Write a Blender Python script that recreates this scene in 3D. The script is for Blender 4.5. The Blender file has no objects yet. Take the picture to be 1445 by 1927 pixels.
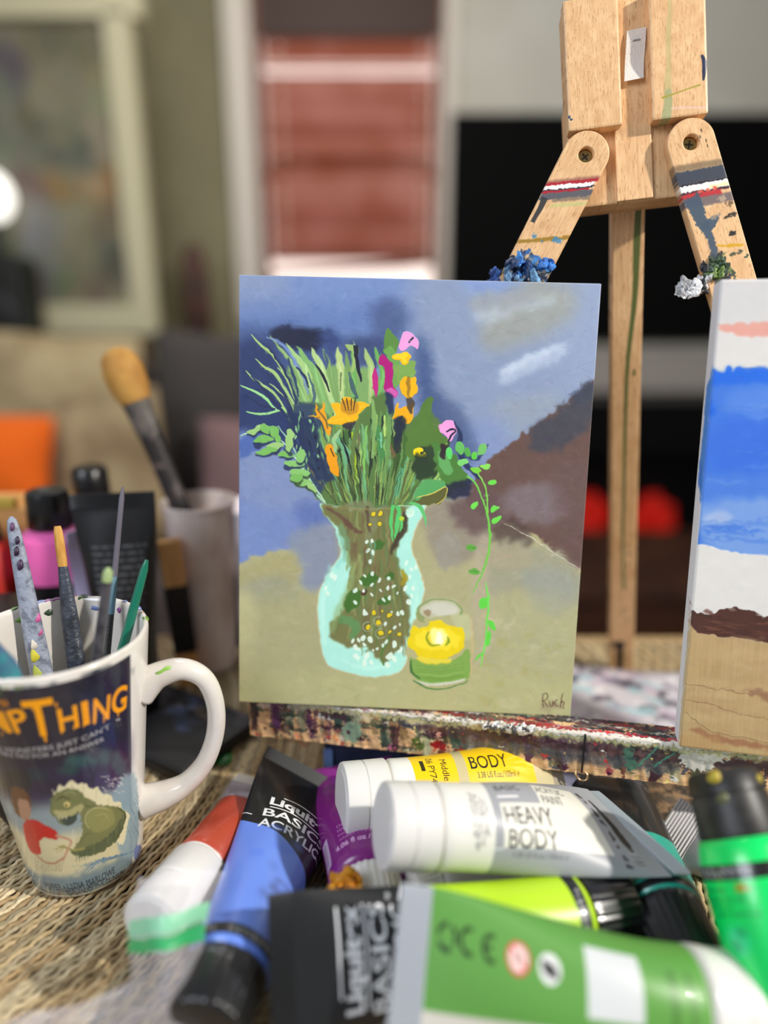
import bpy, bmesh, math, random
import numpy as np
from mathutils import Vector, Matrix, Euler

# ------------------------------------------------------------------ camera, world, lamps, exposure
SC = bpy.context.scene
COL = SC.collection
F_PX, TILT, EYE = 1336.0, math.radians(17.5), 0.317        # focal length in pixels of a 1445x1927 frame
cam_data = bpy.data.cameras.new('camera')
cam = bpy.data.objects.new('camera', cam_data)
COL.objects.link(cam)
cam.location = (0, 0, EYE)
cam.rotation_euler = (math.pi / 2 - TILT, 0, 0)
cam_data.sensor_fit = 'VERTICAL'
cam_data.sensor_height = 36.0
cam_data.lens = F_PX / 1927 * 36
cam_data.clip_start = 0.02
cam_data.dof.use_dof = True
cam_data.dof.focus_distance = 0.402
cam_data.dof.aperture_fstop = 1.6
SC.camera = cam

world = bpy.data.worlds.new('world')
SC.world = world
world.use_nodes = True
world.node_tree.nodes['Background'].inputs[0].default_value = (0.92, 0.94, 1.0, 1)
world.node_tree.nodes['Background'].inputs[1].default_value = 0.26

def area_lamp(name, loc, target, size, power, color):
    d = bpy.data.lights.new(name, 'AREA')
    d.shape = 'DISK'
    d.size = size
    d.energy = power
    d.color = color
    o = bpy.data.objects.new(name, d)
    COL.objects.link(o)
    o.location = loc
    o.rotation_euler = (Vector(target) - Vector(loc)).to_track_quat('-Z', 'Y').to_euler()
    return o

area_lamp('desk_lamp_light', (1.25, -0.25, 1.15), (0.05, 0.38, 0.1), 0.07, 34, (1.0, 0.94, 0.86))
area_lamp('window_daylight', (-1.1, -0.7, 1.2), (0.0, 0.4, 0.1), 0.9, 20, (0.84, 0.9, 1.0))
area_lamp('back_room_fill', (-0.2, 1.5, 1.65), (-0.2, 2.2, 0.0), 0.5, 13, (1.0, 0.93, 0.84))  # added fill that lifts the back wall and blind, not a real fixture

SC.view_settings.view_transform = 'Standard'
SC.view_settings.look = 'None'
SC.view_settings.gamma = 1.0
SC.view_settings.use_curve_mapping = False
SC.view_settings.exposure = 0.0

# ------------------------------------------------------------------ helpers
RNG = np.random.default_rng(7)
random.seed(5)
CT, ST = math.cos(TILT), math.sin(TILT)

def at(u, v, d):
    """a point at distance d along the camera axis, seen at photo pixel u, v"""
    a, b = (u - 722.5) / F_PX, (v - 963.5) / F_PX
    return Vector((a * d, (CT - b * ST) * d, EYE - (ST + b * CT) * d))

def lin(c):
    out = []
    for x in c[:3]:
        x = x / 255.0
        out.append(x / 12.92 if x <= 0.04045 else ((x + 0.055) / 1.055) ** 2.4)
    return (out[0], out[1], out[2], 1.0)

MATS = {}
def mat(name, color, rough=0.5, metal=0.0, coat=0.0, noise=None, bump=None, trans=0.0, emit=None, sheen=0.0, spec=0.5):
    """noise = (second colour, scale, low, high[, stretch xyz]); bump = (scale, strength)"""
    if name in MATS:
        return MATS[name]
    m = bpy.data.materials.new(name)
    m.use_nodes = True
    nt = m.node_tree
    b = nt.nodes['Principled BSDF']
    b.inputs['Base Color'].default_value = lin(color)
    b.inputs['Roughness'].default_value = rough
    b.inputs['Metallic'].default_value = metal
    b.inputs['Coat Weight'].default_value = coat
    b.inputs['Transmission Weight'].default_value = trans
    b.inputs['Sheen Weight'].default_value = sheen
    b.inputs['Specular IOR Level'].default_value = spec
    if emit:
        b.inputs['Emission Color'].default_value = lin(emit[0])
        b.inputs['Emission Strength'].default_value = emit[1]
    if noise or bump:
        tc = nt.nodes.new('ShaderNodeTexCoord')
    if noise:
        mp = nt.nodes.new('ShaderNodeMapping')
        if len(noise) > 4:
            mp.inputs['Scale'].default_value = noise[4]
        n = nt.nodes.new('ShaderNodeTexNoise')
        n.inputs['Scale'].default_value = noise[1]
        n.inputs['Detail'].default_value = 5
        r = nt.nodes.new('ShaderNodeValToRGB')
        r.color_ramp.elements[0].position = noise[2]
        r.color_ramp.elements[1].position = noise[3]
        r.color_ramp.elements[0].color = lin(color)
        r.color_ramp.elements[1].color = lin(noise[0])
        nt.links.new(tc.outputs['Object'], mp.inputs['Vector'])
        nt.links.new(mp.outputs['Vector'], n.inputs['Vector'])
        nt.links.new(n.outputs['Fac'], r.inputs['Fac'])
        nt.links.new(r.outputs['Color'], b.inputs['Base Color'])
    if bump:
        n2 = nt.nodes.new('ShaderNodeTexNoise')
        n2.inputs['Scale'].default_value = bump[0]
        n2.inputs['Detail'].default_value = 4
        bp = nt.nodes.new('ShaderNodeBump')
        bp.inputs['Strength'].default_value = bump[1]
        bp.inputs['Distance'].default_value = 0.002
        nt.links.new(tc.outputs['Object'], n2.inputs['Vector'])
        nt.links.new(n2.outputs['Fac'], bp.inputs['Height'])
        nt.links.new(bp.outputs['Normal'], b.inputs['Normal'])
    MATS[name] = m
    return m

def wood(name, c1=(222, 180, 132), c2=(204, 158, 110), fleck=(150, 100, 62), axis=2, rough=0.5):
    """beech: pale ground, long soft grain, short dark flecks along one object axis"""
    if name in MATS:
        return MATS[name]
    m = bpy.data.materials.new(name)
    m.use_nodes = True
    nt = m.node_tree
    b = nt.nodes['Principled BSDF']
    b.inputs['Roughness'].default_value = rough
    tc = nt.nodes.new('ShaderNodeTexCoord')
    def layer(scale, sc, lo, hi):
        mp = nt.nodes.new('ShaderNodeMapping')
        mp.inputs['Scale'].default_value = sc
        n = nt.nodes.new('ShaderNodeTexNoise')
        n.inputs['Scale'].default_value = scale
        n.inputs['Detail'].default_value = 3
        r = nt.nodes.new('ShaderNodeMapRange')
        r.inputs['From Min'].default_value = lo
        r.inputs['From Max'].default_value = hi
        nt.links.new(tc.outputs['Object'], mp.inputs['Vector'])
        nt.links.new(mp.outputs['Vector'], n.inputs['Vector'])
        nt.links.new(n.outputs['Fac'], r.inputs['Value'])
        return r
    s1 = [1, 1, 1]; s1[axis] = 0.08
    s2 = [1, 1, 1]; s2[axis] = 0.13
    grain = layer(260, s1, 0.3, 0.7)
    fl = layer(900, s2, 0.62, 0.72)
    mx = nt.nodes.new('ShaderNodeMix'); mx.data_type = 'RGBA'
    mx.inputs[6].default_value = lin(c1); mx.inputs[7].default_value = lin(c2)
    mx2 = nt.nodes.new('ShaderNodeMix'); mx2.data_type = 'RGBA'
    mx2.inputs[7].default_value = lin(fleck)
    nt.links.new(grain.outputs[0], mx.inputs[0])
    nt.links.new(fl.outputs[0], mx2.inputs[0])
    nt.links.new(mx.outputs[2], mx2.inputs[6])
    nt.links.new(mx2.outputs[2], b.inputs['Base Color'])
    MATS[name] = m
    return m

# ---- a small software canvas: pigment, prints and lettering as generated textures
def smooth_noise(h, w, cell, seed):
    r = np.random.default_rng(seed)
    gh, gw = int(h / cell) + 3, int(w / cell) + 3
    g = r.standard_normal((gh, gw)).astype(np.float32)
    ys, xs = np.arange(h) / cell, np.arange(w) / cell
    y0, x0 = ys.astype(int), xs.astype(int)
    fy, fx = (ys - y0).astype(np.float32), (xs - x0).astype(np.float32)
    fy, fx = (fy * fy * (3 - 2 * fy))[:, None], (fx * fx * (3 - 2 * fx))[None, :]
    a, b = g[y0][:, x0], g[y0][:, x0 + 1]
    c, d = g[y0 + 1][:, x0], g[y0 + 1][:, x0 + 1]
    return (a * (1 - fx) + b * fx) * (1 - fy) + (c * (1 - fx) + d * fx) * fy

def blur_mask(m, r):
    r = int(r)
    if r < 1:
        return m
    k = 2 * r + 1
    for ax in (0, 1):
        for _ in range(2):
            p = np.pad(m, [(r + 1, r) if i == ax else (0, 0) for i in (0, 1)], mode='edge')
            cs = np.cumsum(p, axis=ax)
            if ax == 0:
                m = (cs[k:] - cs[:-k]) / k
            else:
                m = (cs[:, k:] - cs[:, :-k]) / k
    return m

def curve_pts(pts, closed, n=6):
    pts = np.asarray(pts, float)
    m = len(pts)
    out = []
    rng = range(m) if closed else range(m - 1)
    for i in rng:
        p0 = pts[(i - 1) % m] if closed or i > 0 else pts[0]
        p1, p2 = pts[i], pts[(i + 1) % m]
        p3 = pts[(i + 2) % m] if closed or i + 2 < m else pts[-1]
        for t in np.linspace(0, 1, n, endpoint=False):
            out.append(0.5 * ((2 * p1) + (-p0 + p2) * t + (2 * p0 - 5 * p1 + 4 * p2 - p3) * t * t + (-p0 + 3 * p1 - 3 * p2 + p3) * t ** 3))
    if not closed:
        out.append(pts[-1])
    return np.array(out)

GLYPHS = {}
def text_tris(s, bold):
    key = (s, bold)
    if key not in GLYPHS:
        cu = bpy.data.curves.new('t', 'FONT')
        cu.body = s
        cu.size = 1.0
        cu.offset = bold
        o = bpy.data.objects.new('t', cu)
        COL.objects.link(o)
        me = o.to_mesh()
        me.calc_loop_triangles()
        v = np.array([p.co[:2] for p in me.vertices])
        t = np.array([list(l.vertices) for l in me.loop_triangles])
        o.to_mesh_clear()
        bpy.data.objects.remove(o)
        bpy.data.curves.remove(cu)
        GLYPHS[key] = v[t] if len(t) else np.zeros((0, 3, 2))
    return GLYPHS[key]

class Canvas:
    def __init__(self, w, h, color=(255, 255, 255), fn=None):
        self.w, self.h = w, h
        self.a = np.empty((h, w, 3), np.float32)
        self.a[:] = np.array(color[:3], np.float32)
        self.fn = fn                                     # maps author coordinates to canvas pixels
        self.wx = self.wy = None
    def tr(self, pts):
        pts = np.asarray(pts, float)
        return self.fn(pts) if self.fn else pts
    def rough_edges(self, cell, seed=3):
        self.wx = smooth_noise(self.h, self.w, cell, seed)
        self.wy = smooth_noise(self.h, self.w, cell, seed + 1)
    def apply(self, m, y0, x0, color, alpha):
        h, w = m.shape
        reg = self.a[y0:y0 + h, x0:x0 + w]
        m = (m * alpha)[..., None]
        reg += (np.array(color[:3], np.float32) - reg) * m
    def raw_poly(self, P, color, alpha=1.0, soft=0, rough=0.0):
        pad = int(soft * 2 + rough * 3 + 2)
        x0, y0 = max(0, int(P[:, 0].min()) - pad), max(0, int(P[:, 1].min()) - pad)
        x1, y1 = min(self.w, int(P[:, 0].max()) + pad + 1), min(self.h, int(P[:, 1].max()) + pad + 1)
        if x1 <= x0 or y1 <= y0:
            return
        X, Y = np.meshgrid(np.arange(x0, x1, dtype=np.float32) + .5, np.arange(y0, y1, dtype=np.float32) + .5)
        if rough and self.wx is not None:
            X = X + self.wx[y0:y1, x0:x1] * rough
            Y = Y + self.wy[y0:y1, x0:x1] * rough
        ins = np.zeros(X.shape, bool)
        n = len(P)
        for i in range(n):
            xa, ya = P[i]
            xb, yb = P[(i + 1) % n]
            if ya == yb:
                continue
            c = (ya > Y) != (yb > Y)
            ins ^= c & (X < (xb - xa) * (Y - ya) / (yb - ya) + xa)
        m = blur_mask(ins.astype(np.float32), soft)
        self.apply(m, y0, x0, color, alpha)
    def poly(self, pts, color, alpha=1.0, soft=0, rough=0.0, smooth=True):
        P = curve_pts(pts, True, 5) if smooth and len(pts) > 3 else np.asarray(pts, float)
        self.raw_poly(self.tr(P), color, alpha, soft, rough)
    def line(self, pts, width, color, alpha=1.0, soft=0, rough=0.0):
        """tapered brush stroke: width is one number or a list along the stroke"""
        P = curve_pts(pts, False, 6) if len(pts) > 2 else np.linspace(pts[0], pts[1], 5)
        P = self.tr(P)
        wd = np.interp(np.linspace(0, 1, len(P)), np.linspace(0, 1, len(width)), width) if hasattr(width, '__len__') else np.full(len(P), width)
        T = np.gradient(P, axis=0)
        T /= np.linalg.norm(T, axis=1)[:, None] + 1e-9
        N = np.stack([-T[:, 1], T[:, 0]], 1)
        hw = (wd / 2)[:, None]
        self.raw_poly(np.concatenate([P + N * hw, (P - N * hw)[::-1]]), color, alpha, soft, rough)
    def blob(self, x, y, rx, ry, color, rot=0, alpha=1.0, soft=0, rough=0.0):
        t = np.linspace(0, 2 * np.pi, 20, endpoint=False)
        c, s = math.cos(math.radians(rot)), math.sin(math.radians(rot))
        ex, ey = rx * np.cos(t), ry * np.sin(t)
        self.raw_poly(self.tr(np.stack([x + ex * c - ey * s, y + ex * s + ey * c], 1)), color, alpha, soft, rough)
    def rect(self, x0, y0, x1, y1, color, alpha=1.0, soft=0, rough=0.0):
        self.raw_poly(self.tr(np.array([(x0, y0), (x1, y0), (x1, y1), (x0, y1)], float)), color, alpha, soft, rough)
    def text(self, s, x, y, size, color, angle=0, width=None, bold=0.0, alpha=1.0, stretch=1.0, fn=None):
        """baseline starts at x, y; angle is clockwise on the canvas; width fits the line to a length"""
        T = text_tris(s, bold)
        if not len(T):
            return
        sx = size * stretch
        if width:
            sx = width / max(1e-6, T[..., 0].max() - T[..., 0].min())
        c, sn = math.cos(math.radians(angle)), math.sin(math.radians(angle))
        gx, gy = T[..., 0] * sx, -T[..., 1] * size
        Q = np.stack([x + gx * c - gy * sn, y + gx * sn + gy * c], -1)
        if fn:
            Q = fn(Q.reshape(-1, 2)).reshape(Q.shape)
        for t in Q:
            x0, y0 = np.maximum(0, np.floor(t.min(0)).astype(int))
            x1, y1 = np.minimum((self.w, self.h), np.ceil(t.max(0)).astype(int) + 1)
            if x1 <= x0 or y1 <= y0:
                continue
            X, Y = np.meshgrid(np.arange(x0, x1) + .5, np.arange(y0, y1) + .5)
            (ax, ay), (bx, by), (cx, cy) = t
            d = (by - cy) * (ax - cx) + (cx - bx) * (ay - cy)
            if abs(d) < 1e-9:
                continue
            u = ((by - cy) * (X - cx) + (cx - bx) * (Y - cy)) / d
            v = ((cy - ay) * (X - cx) + (ax - cx) * (Y - cy)) / d
            m = ((u >= -.02) & (v >= -.02) & (u + v <= 1.02)).astype(np.float32)
            self.apply(m, y0, x0, color, alpha)
    def grain(self, amount, cells=(3, 30), seed=11):
        n = smooth_noise(self.h, self.w, cells[0], seed) * .5 + smooth_noise(self.h, self.w, cells[1], seed + 5) * .6
        self.a += n[..., None] * amount
    def dabs(self, n, length, width, jitter, ang=None, box=None, seed=1, alpha=.6, soft=0):
        """short brush marks that pick up the colour under them and shift it a little"""
        r = np.random.default_rng(seed)
        x0, y0, x1, y1 = box or (0, 0, self.w, self.h)
        for _ in range(n):
            x, y = r.uniform(x0, x1), r.uniform(y0, y1)
            c = self.a[min(self.h - 1, max(0, int(y))), min(self.w - 1, max(0, int(x)))].copy()
            c += r.normal(0, jitter) + r.normal(0, jitter * .45, 3)
            th = r.uniform(0, math.pi) if ang is None else r.normal(ang, .35)
            l, w = length * r.uniform(.5, 1.4), width * r.uniform(.5, 1.4)
            dx, dy = math.cos(th) * l / 2, math.sin(th) * l / 2
            nx, ny = -math.sin(th) * w / 2, math.cos(th) * w / 2
            P = np.array([(x - dx, y - dy), (x - dx * .6 + nx, y - dy * .6 + ny), (x + dx * .6 + nx, y + dy * .6 + ny), (x + dx, y + dy),
                          (x + dx * .6 - nx, y + dy * .6 - ny), (x - dx * .6 - nx, y - dy * .6 - ny)])
            self.raw_poly(P, c, alpha, soft, 2)
    def beech(self, seed=1, vertical=True):
        """beech ground with dashes along the plank"""
        r = np.random.default_rng(seed)
        self.a[:] = (224, 182, 134)
        n = smooth_noise(self.h, self.w, 40, seed)
        if vertical:
            g = smooth_noise(max(4, self.h // 14), self.w, 5, seed + 1)
            g = np.repeat(g, 14, 0)
            g = np.concatenate([g, np.repeat(g[-1:], max(0, self.h - len(g)), 0)])[:self.h]
        else:
            g = np.repeat(smooth_noise(self.h, max(4, self.w // 14), 5, seed + 1), 14, 1)
            g = np.concatenate([g, np.repeat(g[:, -1:], max(0, self.w - g.shape[1]), 1)], 1)[:, :self.w]
        self.a += n[..., None] * np.array([4, 5, 5]) + g[..., None] * np.array([5, 6, 6])
        for _ in range(int(self.w * self.h / 620)):
            x, y, l = r.uniform(0, self.w), r.uniform(0, self.h), r.uniform(10, 30)
            P = np.array([(x - 1.2, y), (x + 1.2, y), (x + .7, y + l), (x - .7, y + l)]) if vertical else np.array([(x, y - .9), (x, y + .9), (x + l, y + .4), (x + l, y - .4)])
            self.raw_poly(P, (160, 108, 66), r.uniform(.35, .85))
    def material(self, name, rough=0.5, coat=0.0, metal=0.0, bump=0.0, alpha=1.0):
        img = bpy.data.images.new(name + '_print', self.w, self.h)
        buf = np.ones((self.h, self.w, 4), np.float32)
        buf[..., :3] = np.clip(self.a, 0, 255)[::-1] / 255.0
        img.pixels.foreach_set(buf.ravel())
        img.update()
        img.pack()
        m = bpy.data.materials.new(name)
        m.use_nodes = True
        nt = m.node_tree
        b = nt.nodes['Principled BSDF']
        t = nt.nodes.new('ShaderNodeTexImage')
        t.image = img
        t.extension = 'EXTEND'
        nt.links.new(t.outputs['Color'], b.inputs['Base Color'])
        b.inputs['Roughness'].default_value = rough
        b.inputs['Coat Weight'].default_value = coat
        b.inputs['Metallic'].default_value = metal
        if bump:
            bp = nt.nodes.new('ShaderNodeBump')
            bp.inputs['Strength'].default_value = bump
            bp.inputs['Distance'].default_value = 0.0006
            nt.links.new(t.outputs['Color'], bp.inputs['Height'])
            nt.links.new(bp.outputs['Normal'], b.inputs['Normal'])
        return m

# ---- mesh helpers
def link_mesh(name, verts, faces, material, parent=None, uvs=None, smooth=False, mats=None, midx=None):
    me = bpy.data.meshes.new(name)
    me.from_pydata([tuple(v) for v in verts], [], faces)
    if uvs is not None:
        uv = me.uv_layers.new(name='UVMap')
        flat = np.array([uvs[vi] for p in me.polygons for vi in p.vertices] if not callable(uvs) else uvs(me), np.float32)
        uv.data.foreach_set('uv', flat.ravel())
    for m in (mats or [material]):
        me.materials.append(m)
    if midx is not None:
        me.polygons.foreach_set('material_index', midx)
    if smooth:
        me.polygons.foreach_set('use_smooth', [True] * len(me.polygons))
    me.update()
    o = bpy.data.objects.new(name, me)
    COL.objects.link(o)
    if parent:
        o.parent = parent
    return o

def from_bm(name, bm, material, parent=None, smooth=False, planar=None):
    """planar = (axis a, axis b, a0, a1, b0, b1): one flat projection of the texture"""
    bmesh.ops.recalc_face_normals(bm, faces=bm.faces)
    if planar:
        lay = bm.loops.layers.uv.new('UVMap')
        a, b, a0, a1, b0, b1 = planar
        for f in bm.faces:
            for l in f.loops:
                l[lay].uv = ((l.vert.co[a] - a0) / (a1 - a0), (l.vert.co[b] - b0) / (b1 - b0))
    me = bpy.data.meshes.new(name)
    bm.to_mesh(me)
    bm.free()
    me.materials.append(material)
    if smooth:
        me.polygons.foreach_set('use_smooth', [True] * len(me.polygons))
    o = bpy.data.objects.new(name, me)
    COL.objects.link(o)
    if parent:
        o.parent = parent
    return o

def bm_box(bm, x0, x1, y0, y1, z0, z1, bevel=0.0, mtx=None):
    vs = [bm.verts.new((x, y, z)) for x in (x0, x1) for y in (y0, y1) for z in (z0, z1)]
    fs = [bm.faces.new([vs[i] for i in q]) for q in ((0, 1, 3, 2), (4, 6, 7, 5), (0, 4, 5, 1), (2, 3, 7, 6), (0, 2, 6, 4), (1, 5, 7, 3))]
    if bevel:
        es = list({e for f in fs for e in f.edges})
        r = bmesh.ops.bevel(bm, geom=es, offset=bevel, segments=2, affect='EDGES', profile=.6)
        vs = list({v for f in r['faces'] for v in f.verts} | {v for v in vs if v.is_valid})
    if mtx is not None:
        bmesh.ops.transform(bm, matrix=mtx, verts=vs)

def box(name, x0, x1, y0, y1, z0, z1, material, parent=None, bevel=0.0, planar=None):
    bm = bmesh.new()
    bm_box(bm, x0, x1, y0, y1, z0, z1, bevel)
    return from_bm(name, bm, material, parent, planar=planar)

def frame_mats(axis, hint=(0, 0, 1)):
    a = Vector(axis).normalized()
    n = Vector(hint)
    n = (n - a * n.dot(a))
    if n.length < 1e-6:
        n = Vector((1, 0, 0)) - a * a.x
    n.normalize()
    return a, n, n.cross(a)

def lathe(name, p0, p1, prof, material, parent=None, seg=32, flat=1.0, hint=(0, 0, 1), ribs=0, rib_depth=0.0, uv=False, smooth=True):
    """prof = [(t along p0->p1 in 0..1, radius)], flattened by flat in the hint direction"""
    p0, p1 = Vector(p0), Vector(p1)
    a, n, f = frame_mats(p1 - p0, hint)
    L = (p1 - p0).length
    vs, fs, uvs = [], [], []
    for i, (t, r) in enumerate(prof):
        for k in range(seg):
            ph = 2 * math.pi * k / seg
            rr = r - (rib_depth if ribs and (k * ribs // seg) % 2 and r > rib_depth * 3 else 0)
            vs.append(p0 + a * (t * L) + f * (rr * math.cos(ph)) + n * (rr * flat * math.sin(ph)))
            uvs.append((t, k / seg))
    m = len(prof)
    for i in range(m - 1):
        for k in range(seg):
            k2 = (k + 1) % seg
            fs.append((i * seg + k, i * seg + k2, (i + 1) * seg + k2, (i + 1) * seg + k))
    if prof[0][1] > 1e-6:
        fs.append(tuple(range(seg))[::-1])
    if prof[-1][1] > 1e-6:
        fs.append(tuple(range((m - 1) * seg, m * seg)))
    o = link_mesh(name, vs, fs, material, parent, smooth=smooth)
    bm = bmesh.new()
    bm.from_mesh(o.data)
    bmesh.ops.recalc_face_normals(bm, faces=bm.faces)
    for e in bm.edges:
        if len(e.link_faces) == 2 and e.link_faces[0].normal.angle(e.link_faces[1].normal, 0) > math.radians(42):
            e.smooth = False
    bm.to_mesh(o.data)
    bm.free()
    return o

def sweep(name, pts, radii, material, parent=None, seg=14, flat=1.0, hint=(0, 0, 1), n=6):
    P = curve_pts(pts, False, n)
    R = np.interp(np.linspace(0, 1, len(P)), np.linspace(0, 1, len(radii)), radii)
    T = np.gradient(P, axis=0)
    vs, fs = [], []
    for i in range(len(P)):
        a, nn, f = frame_mats(T[i], hint)
        for k in range(seg):
            ph = 2 * math.pi * k / seg
            vs.append(Vector(P[i]) + f * (R[i] * math.cos(ph)) + nn * (R[i] * flat * math.sin(ph)))
    for i in range(len(P) - 1):
        for k in range(seg):
            k2 = (k + 1) % seg
            fs.append((i * seg + k, i * seg + k2, (i + 1) * seg + k2, (i + 1) * seg + k))
    fs += [tuple(range(seg))[::-1], tuple(range((len(P) - 1) * seg, len(P) * seg))]
    return link_mesh(name, vs, fs, material, parent, smooth=True)

def thing(name, label, cat, loc=(0, 0, 0), group=None):
    o = bpy.data.objects.new(name, None)
    o.empty_display_size = 0.02
    COL.objects.link(o)
    o.location = loc
    tag(o, label, cat, group)
    return o

def tag(o, label, cat, group=None, kind=None):
    o['label'] = label
    o['category'] = cat
    if group:
        o['group'] = group
    if kind:
        o['kind'] = kind
    return o

def struct(o):
    o['kind'] = 'structure'
    return o

def reorigin(root):
    """children were built in world space: keep them there under the thing's base point"""
    inv = Matrix.Translation(root.location).inverted() if root.rotation_euler == Euler((0, 0, 0)) else (Matrix.Translation(root.location) @ root.rotation_euler.to_matrix().to_4x4()).inverted()
    for ch in root.children:
        ch.matrix_parent_inverse = inv

# ------------------------------------------------------------------ room behind the table
FLOOR = -0.73
WALL_Y = 2.8
paint_grey = mat('wall_paint', (205, 203, 192), .7, noise=((196, 193, 180), 3, .4, .6))
struct(box('floor', -2.6, 2.6, -1.2, 2.9, FLOOR - .05, FLOOR, mat('floor_boards', (74, 44, 28), .35, noise=((50, 28, 18), 4, .35, .65, (1, 8, 1)))))
def wall_with_window():
    bm = bmesh.new()
    x0, x1, z0, z1 = -.46, .215, .30, 1.46
    bm_box(bm, -2.6, x0, WALL_Y, WALL_Y + .1, FLOOR, 1.75)
    bm_box(bm, x1, 2.6, WALL_Y, WALL_Y + .1, FLOOR, 1.75)
    bm_box(bm, x0, x1, WALL_Y, WALL_Y + .1, FLOOR, z0)
    bm_box(bm, x0, x1, WALL_Y, WALL_Y + .1, z1, 1.75)
    return from_bm('wall_back', bm, paint_grey)
struct(wall_with_window())
olive = mat('olive_wall_paint', (134, 128, 98), .75, noise=((120, 114, 86), 2, .4, .6))
w = struct(box('wall_alcove', -1.12, -.55, WALL_Y - .06, WALL_Y - .001, FLOOR, 1.75, olive))
struct(box('wall_left', -2.7, -2.6, -1.2, 2.9, FLOOR, 1.75, paint_grey))
struct(box('wall_right', 2.6, 2.7, -1.2, 2.9, FLOOR, 1.75, paint_grey))

# window with blinds, sky beyond it
cream = mat('cream_casing', (216, 208, 196), .5)
bm = bmesh.new()
bm_box(bm, -.545, -.455, WALL_Y - .03, WALL_Y, .20, 1.55)
bm_box(bm, .205, .25, WALL_Y - .03, WALL_Y, .20, 1.55)
bm_box(bm, -.455, .205, WALL_Y - .03, WALL_Y, .22, .30)
struct(from_bm('trim_1', bm, cream))
bm = bmesh.new()
red_wood = mat('reddish_wood', (112, 62, 40), .45)
bm_box(bm, -.46, -.425, WALL_Y + .012, WALL_Y + .05, .30, 1.46)
bm_box(bm, .18, .215, WALL_Y + .012, WALL_Y + .05, .30, 1.46)
bm_box(bm, -.46, .215, WALL_Y + .055, WALL_Y + .075, .69, .73)
struct(from_bm('window_1', bm, red_wood))
sky = mat('evening_sky', (255, 250, 246), 1.0, emit=((255, 240, 236), 1.05))
struct(box('window_sky', -2.0, 2.0, WALL_Y + .5, WALL_Y + .52, -.4, 2.2, sky))
blind = thing('venetian_blind', 'reddish brown slatted wooden blind hanging in the window', 'blind', (-.12, WALL_Y + .005, 1.20))
slat_m = mat('blind_slat', (196, 132, 118), .45, noise=((172, 98, 72), 6, .35, .65))
box('valance', -.43, .185, -.034, -.022, 1.135, 1.30, mat('dark_valance', (58, 34, 20), .6), blind, .003).location = (0, WALL_Y + .035, 0)
box('headrail', -.425, .18, -.02, .03, 1.16, 1.22, mat('dark_headrail', (86, 54, 32), .5), blind).location = (0, WALL_Y + .035, 0)
TILTS = {1: 56, 2: 2, 3: 24, 4: 72, 12: 78, 13: 78}
for i in range(21):
    z = 1.125 - i * .0365
    if z < .425:
        break
    tilt = TILTS.get(i, 54 + 20 * math.sin(i * 2.3))
    bm = bmesh.new()
    m4 = Matrix.Translation((0, WALL_Y + .035, z)) @ Matrix.Rotation(math.radians(-tilt), 4, 'X')
    for a, b in ((-.42, -.3705), (-.3625, .1305), (.1385, .176)):
        bm_box(bm, a, b, -.024, .024, -.0015, .0015, 0, m4)
    for a, b in ((-.3705, -.3625), (.1305, .1385)):
        bm_box(bm, a, b, -.024, .004, -.0014, .0014, 0, m4)
        bm_box(bm, a, b, .014, .024, -.0014, .0014, 0, m4)
    from_bm('slat', bm, slat_m, blind)
bm = bmesh.new()
bm_box(bm, -.30, .30, -.022, .022, -.012, .012, .002, Matrix.Translation((-.122, WALL_Y + .035, .386)) @ Matrix.Rotation(math.radians(-4.5), 4, 'Y'))
from_bm('bottom_rail', bm, red_wood, blind)
for x in (-.366, .134):
    lathe('cord', (x, WALL_Y + .006, .40), (x, WALL_Y + .006, 1.16), [(0, .0015), (1, .0015)], mat('cord', (190, 150, 110), .7), blind, seg=6)
reorigin(blind)

# television, mantel and fireplace on the right
tv = thing('television', 'wide black television mounted on the grey wall', 'television', (.9, WALL_Y, .12))
box('bezel', .235, 1.62, WALL_Y - .05, WALL_Y - .002, .12, .895, mat('black_plastic', (8, 8, 9), .7, spec=.1), tv, .006)
box('screen', .25, 1.605, WALL_Y - .053, WALL_Y - .049, .14, .88, mat('dark_screen', (5, 6, 6), .6, spec=.06), tv)
reorigin(tv)
mantel = thing('mantel_shelf', 'grey mantel shelf under the television', 'shelf', (.9, WALL_Y - .1, -.06))
box('shelf_board', .24, 1.62, WALL_Y - .16, WALL_Y - .002, -.05, .085, mat('grey_shelf', (158, 152, 146), .5), mantel, .006)
box('moulding', .28, 1.58, WALL_Y - .12, WALL_Y - .002, -.09, -.05, mat('grey_shelf_dark', (90, 86, 84), .5), mantel, .006)
reorigin(mantel)
fp = thing('electric_fireplace', 'black fireplace with a red ember glow under the mantel shelf', 'fireplace', (.9, WALL_Y - .1, FLOOR))
bm = bmesh.new()
fy0, fy1 = WALL_Y - .14, WALL_Y - .002
bm_box(bm, .24, .62, fy0, fy1, -.66, -.092)
bm_box(bm, 1.38, 1.62, fy0, fy1, -.66, -.092)
bm_box(bm, .62, 1.38, fy0, fy1, -.30, -.092)
bm_box(bm, .62, 1.38, fy1 - .02, fy1, -.66, -.30)
from_bm('surround', bm, mat('black_plastic', (8, 8, 9), .7, spec=.1), fp)
bm = bmesh.new()
r = random.Random(4)
for i in range(26):
    x = r.choice([r.gauss(1.07, .05), r.gauss(.80, .05)])
    m4 = Matrix.Translation((x, fy0 + r.uniform(.03, .09), -.615 + r.uniform(0, .13))) @ Euler((r.random() * 3, r.random() * 3, r.random() * 3)).to_matrix().to_4x4()
    s = r.uniform(.018, .04)
    bm_box(bm, -s, s, -s, s, -s, s, s * .3, m4)
from_bm('embers', bm, mat('embers', (60, 6, 4), .8, emit=((255, 30, 8), .34)), fp)
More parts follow.
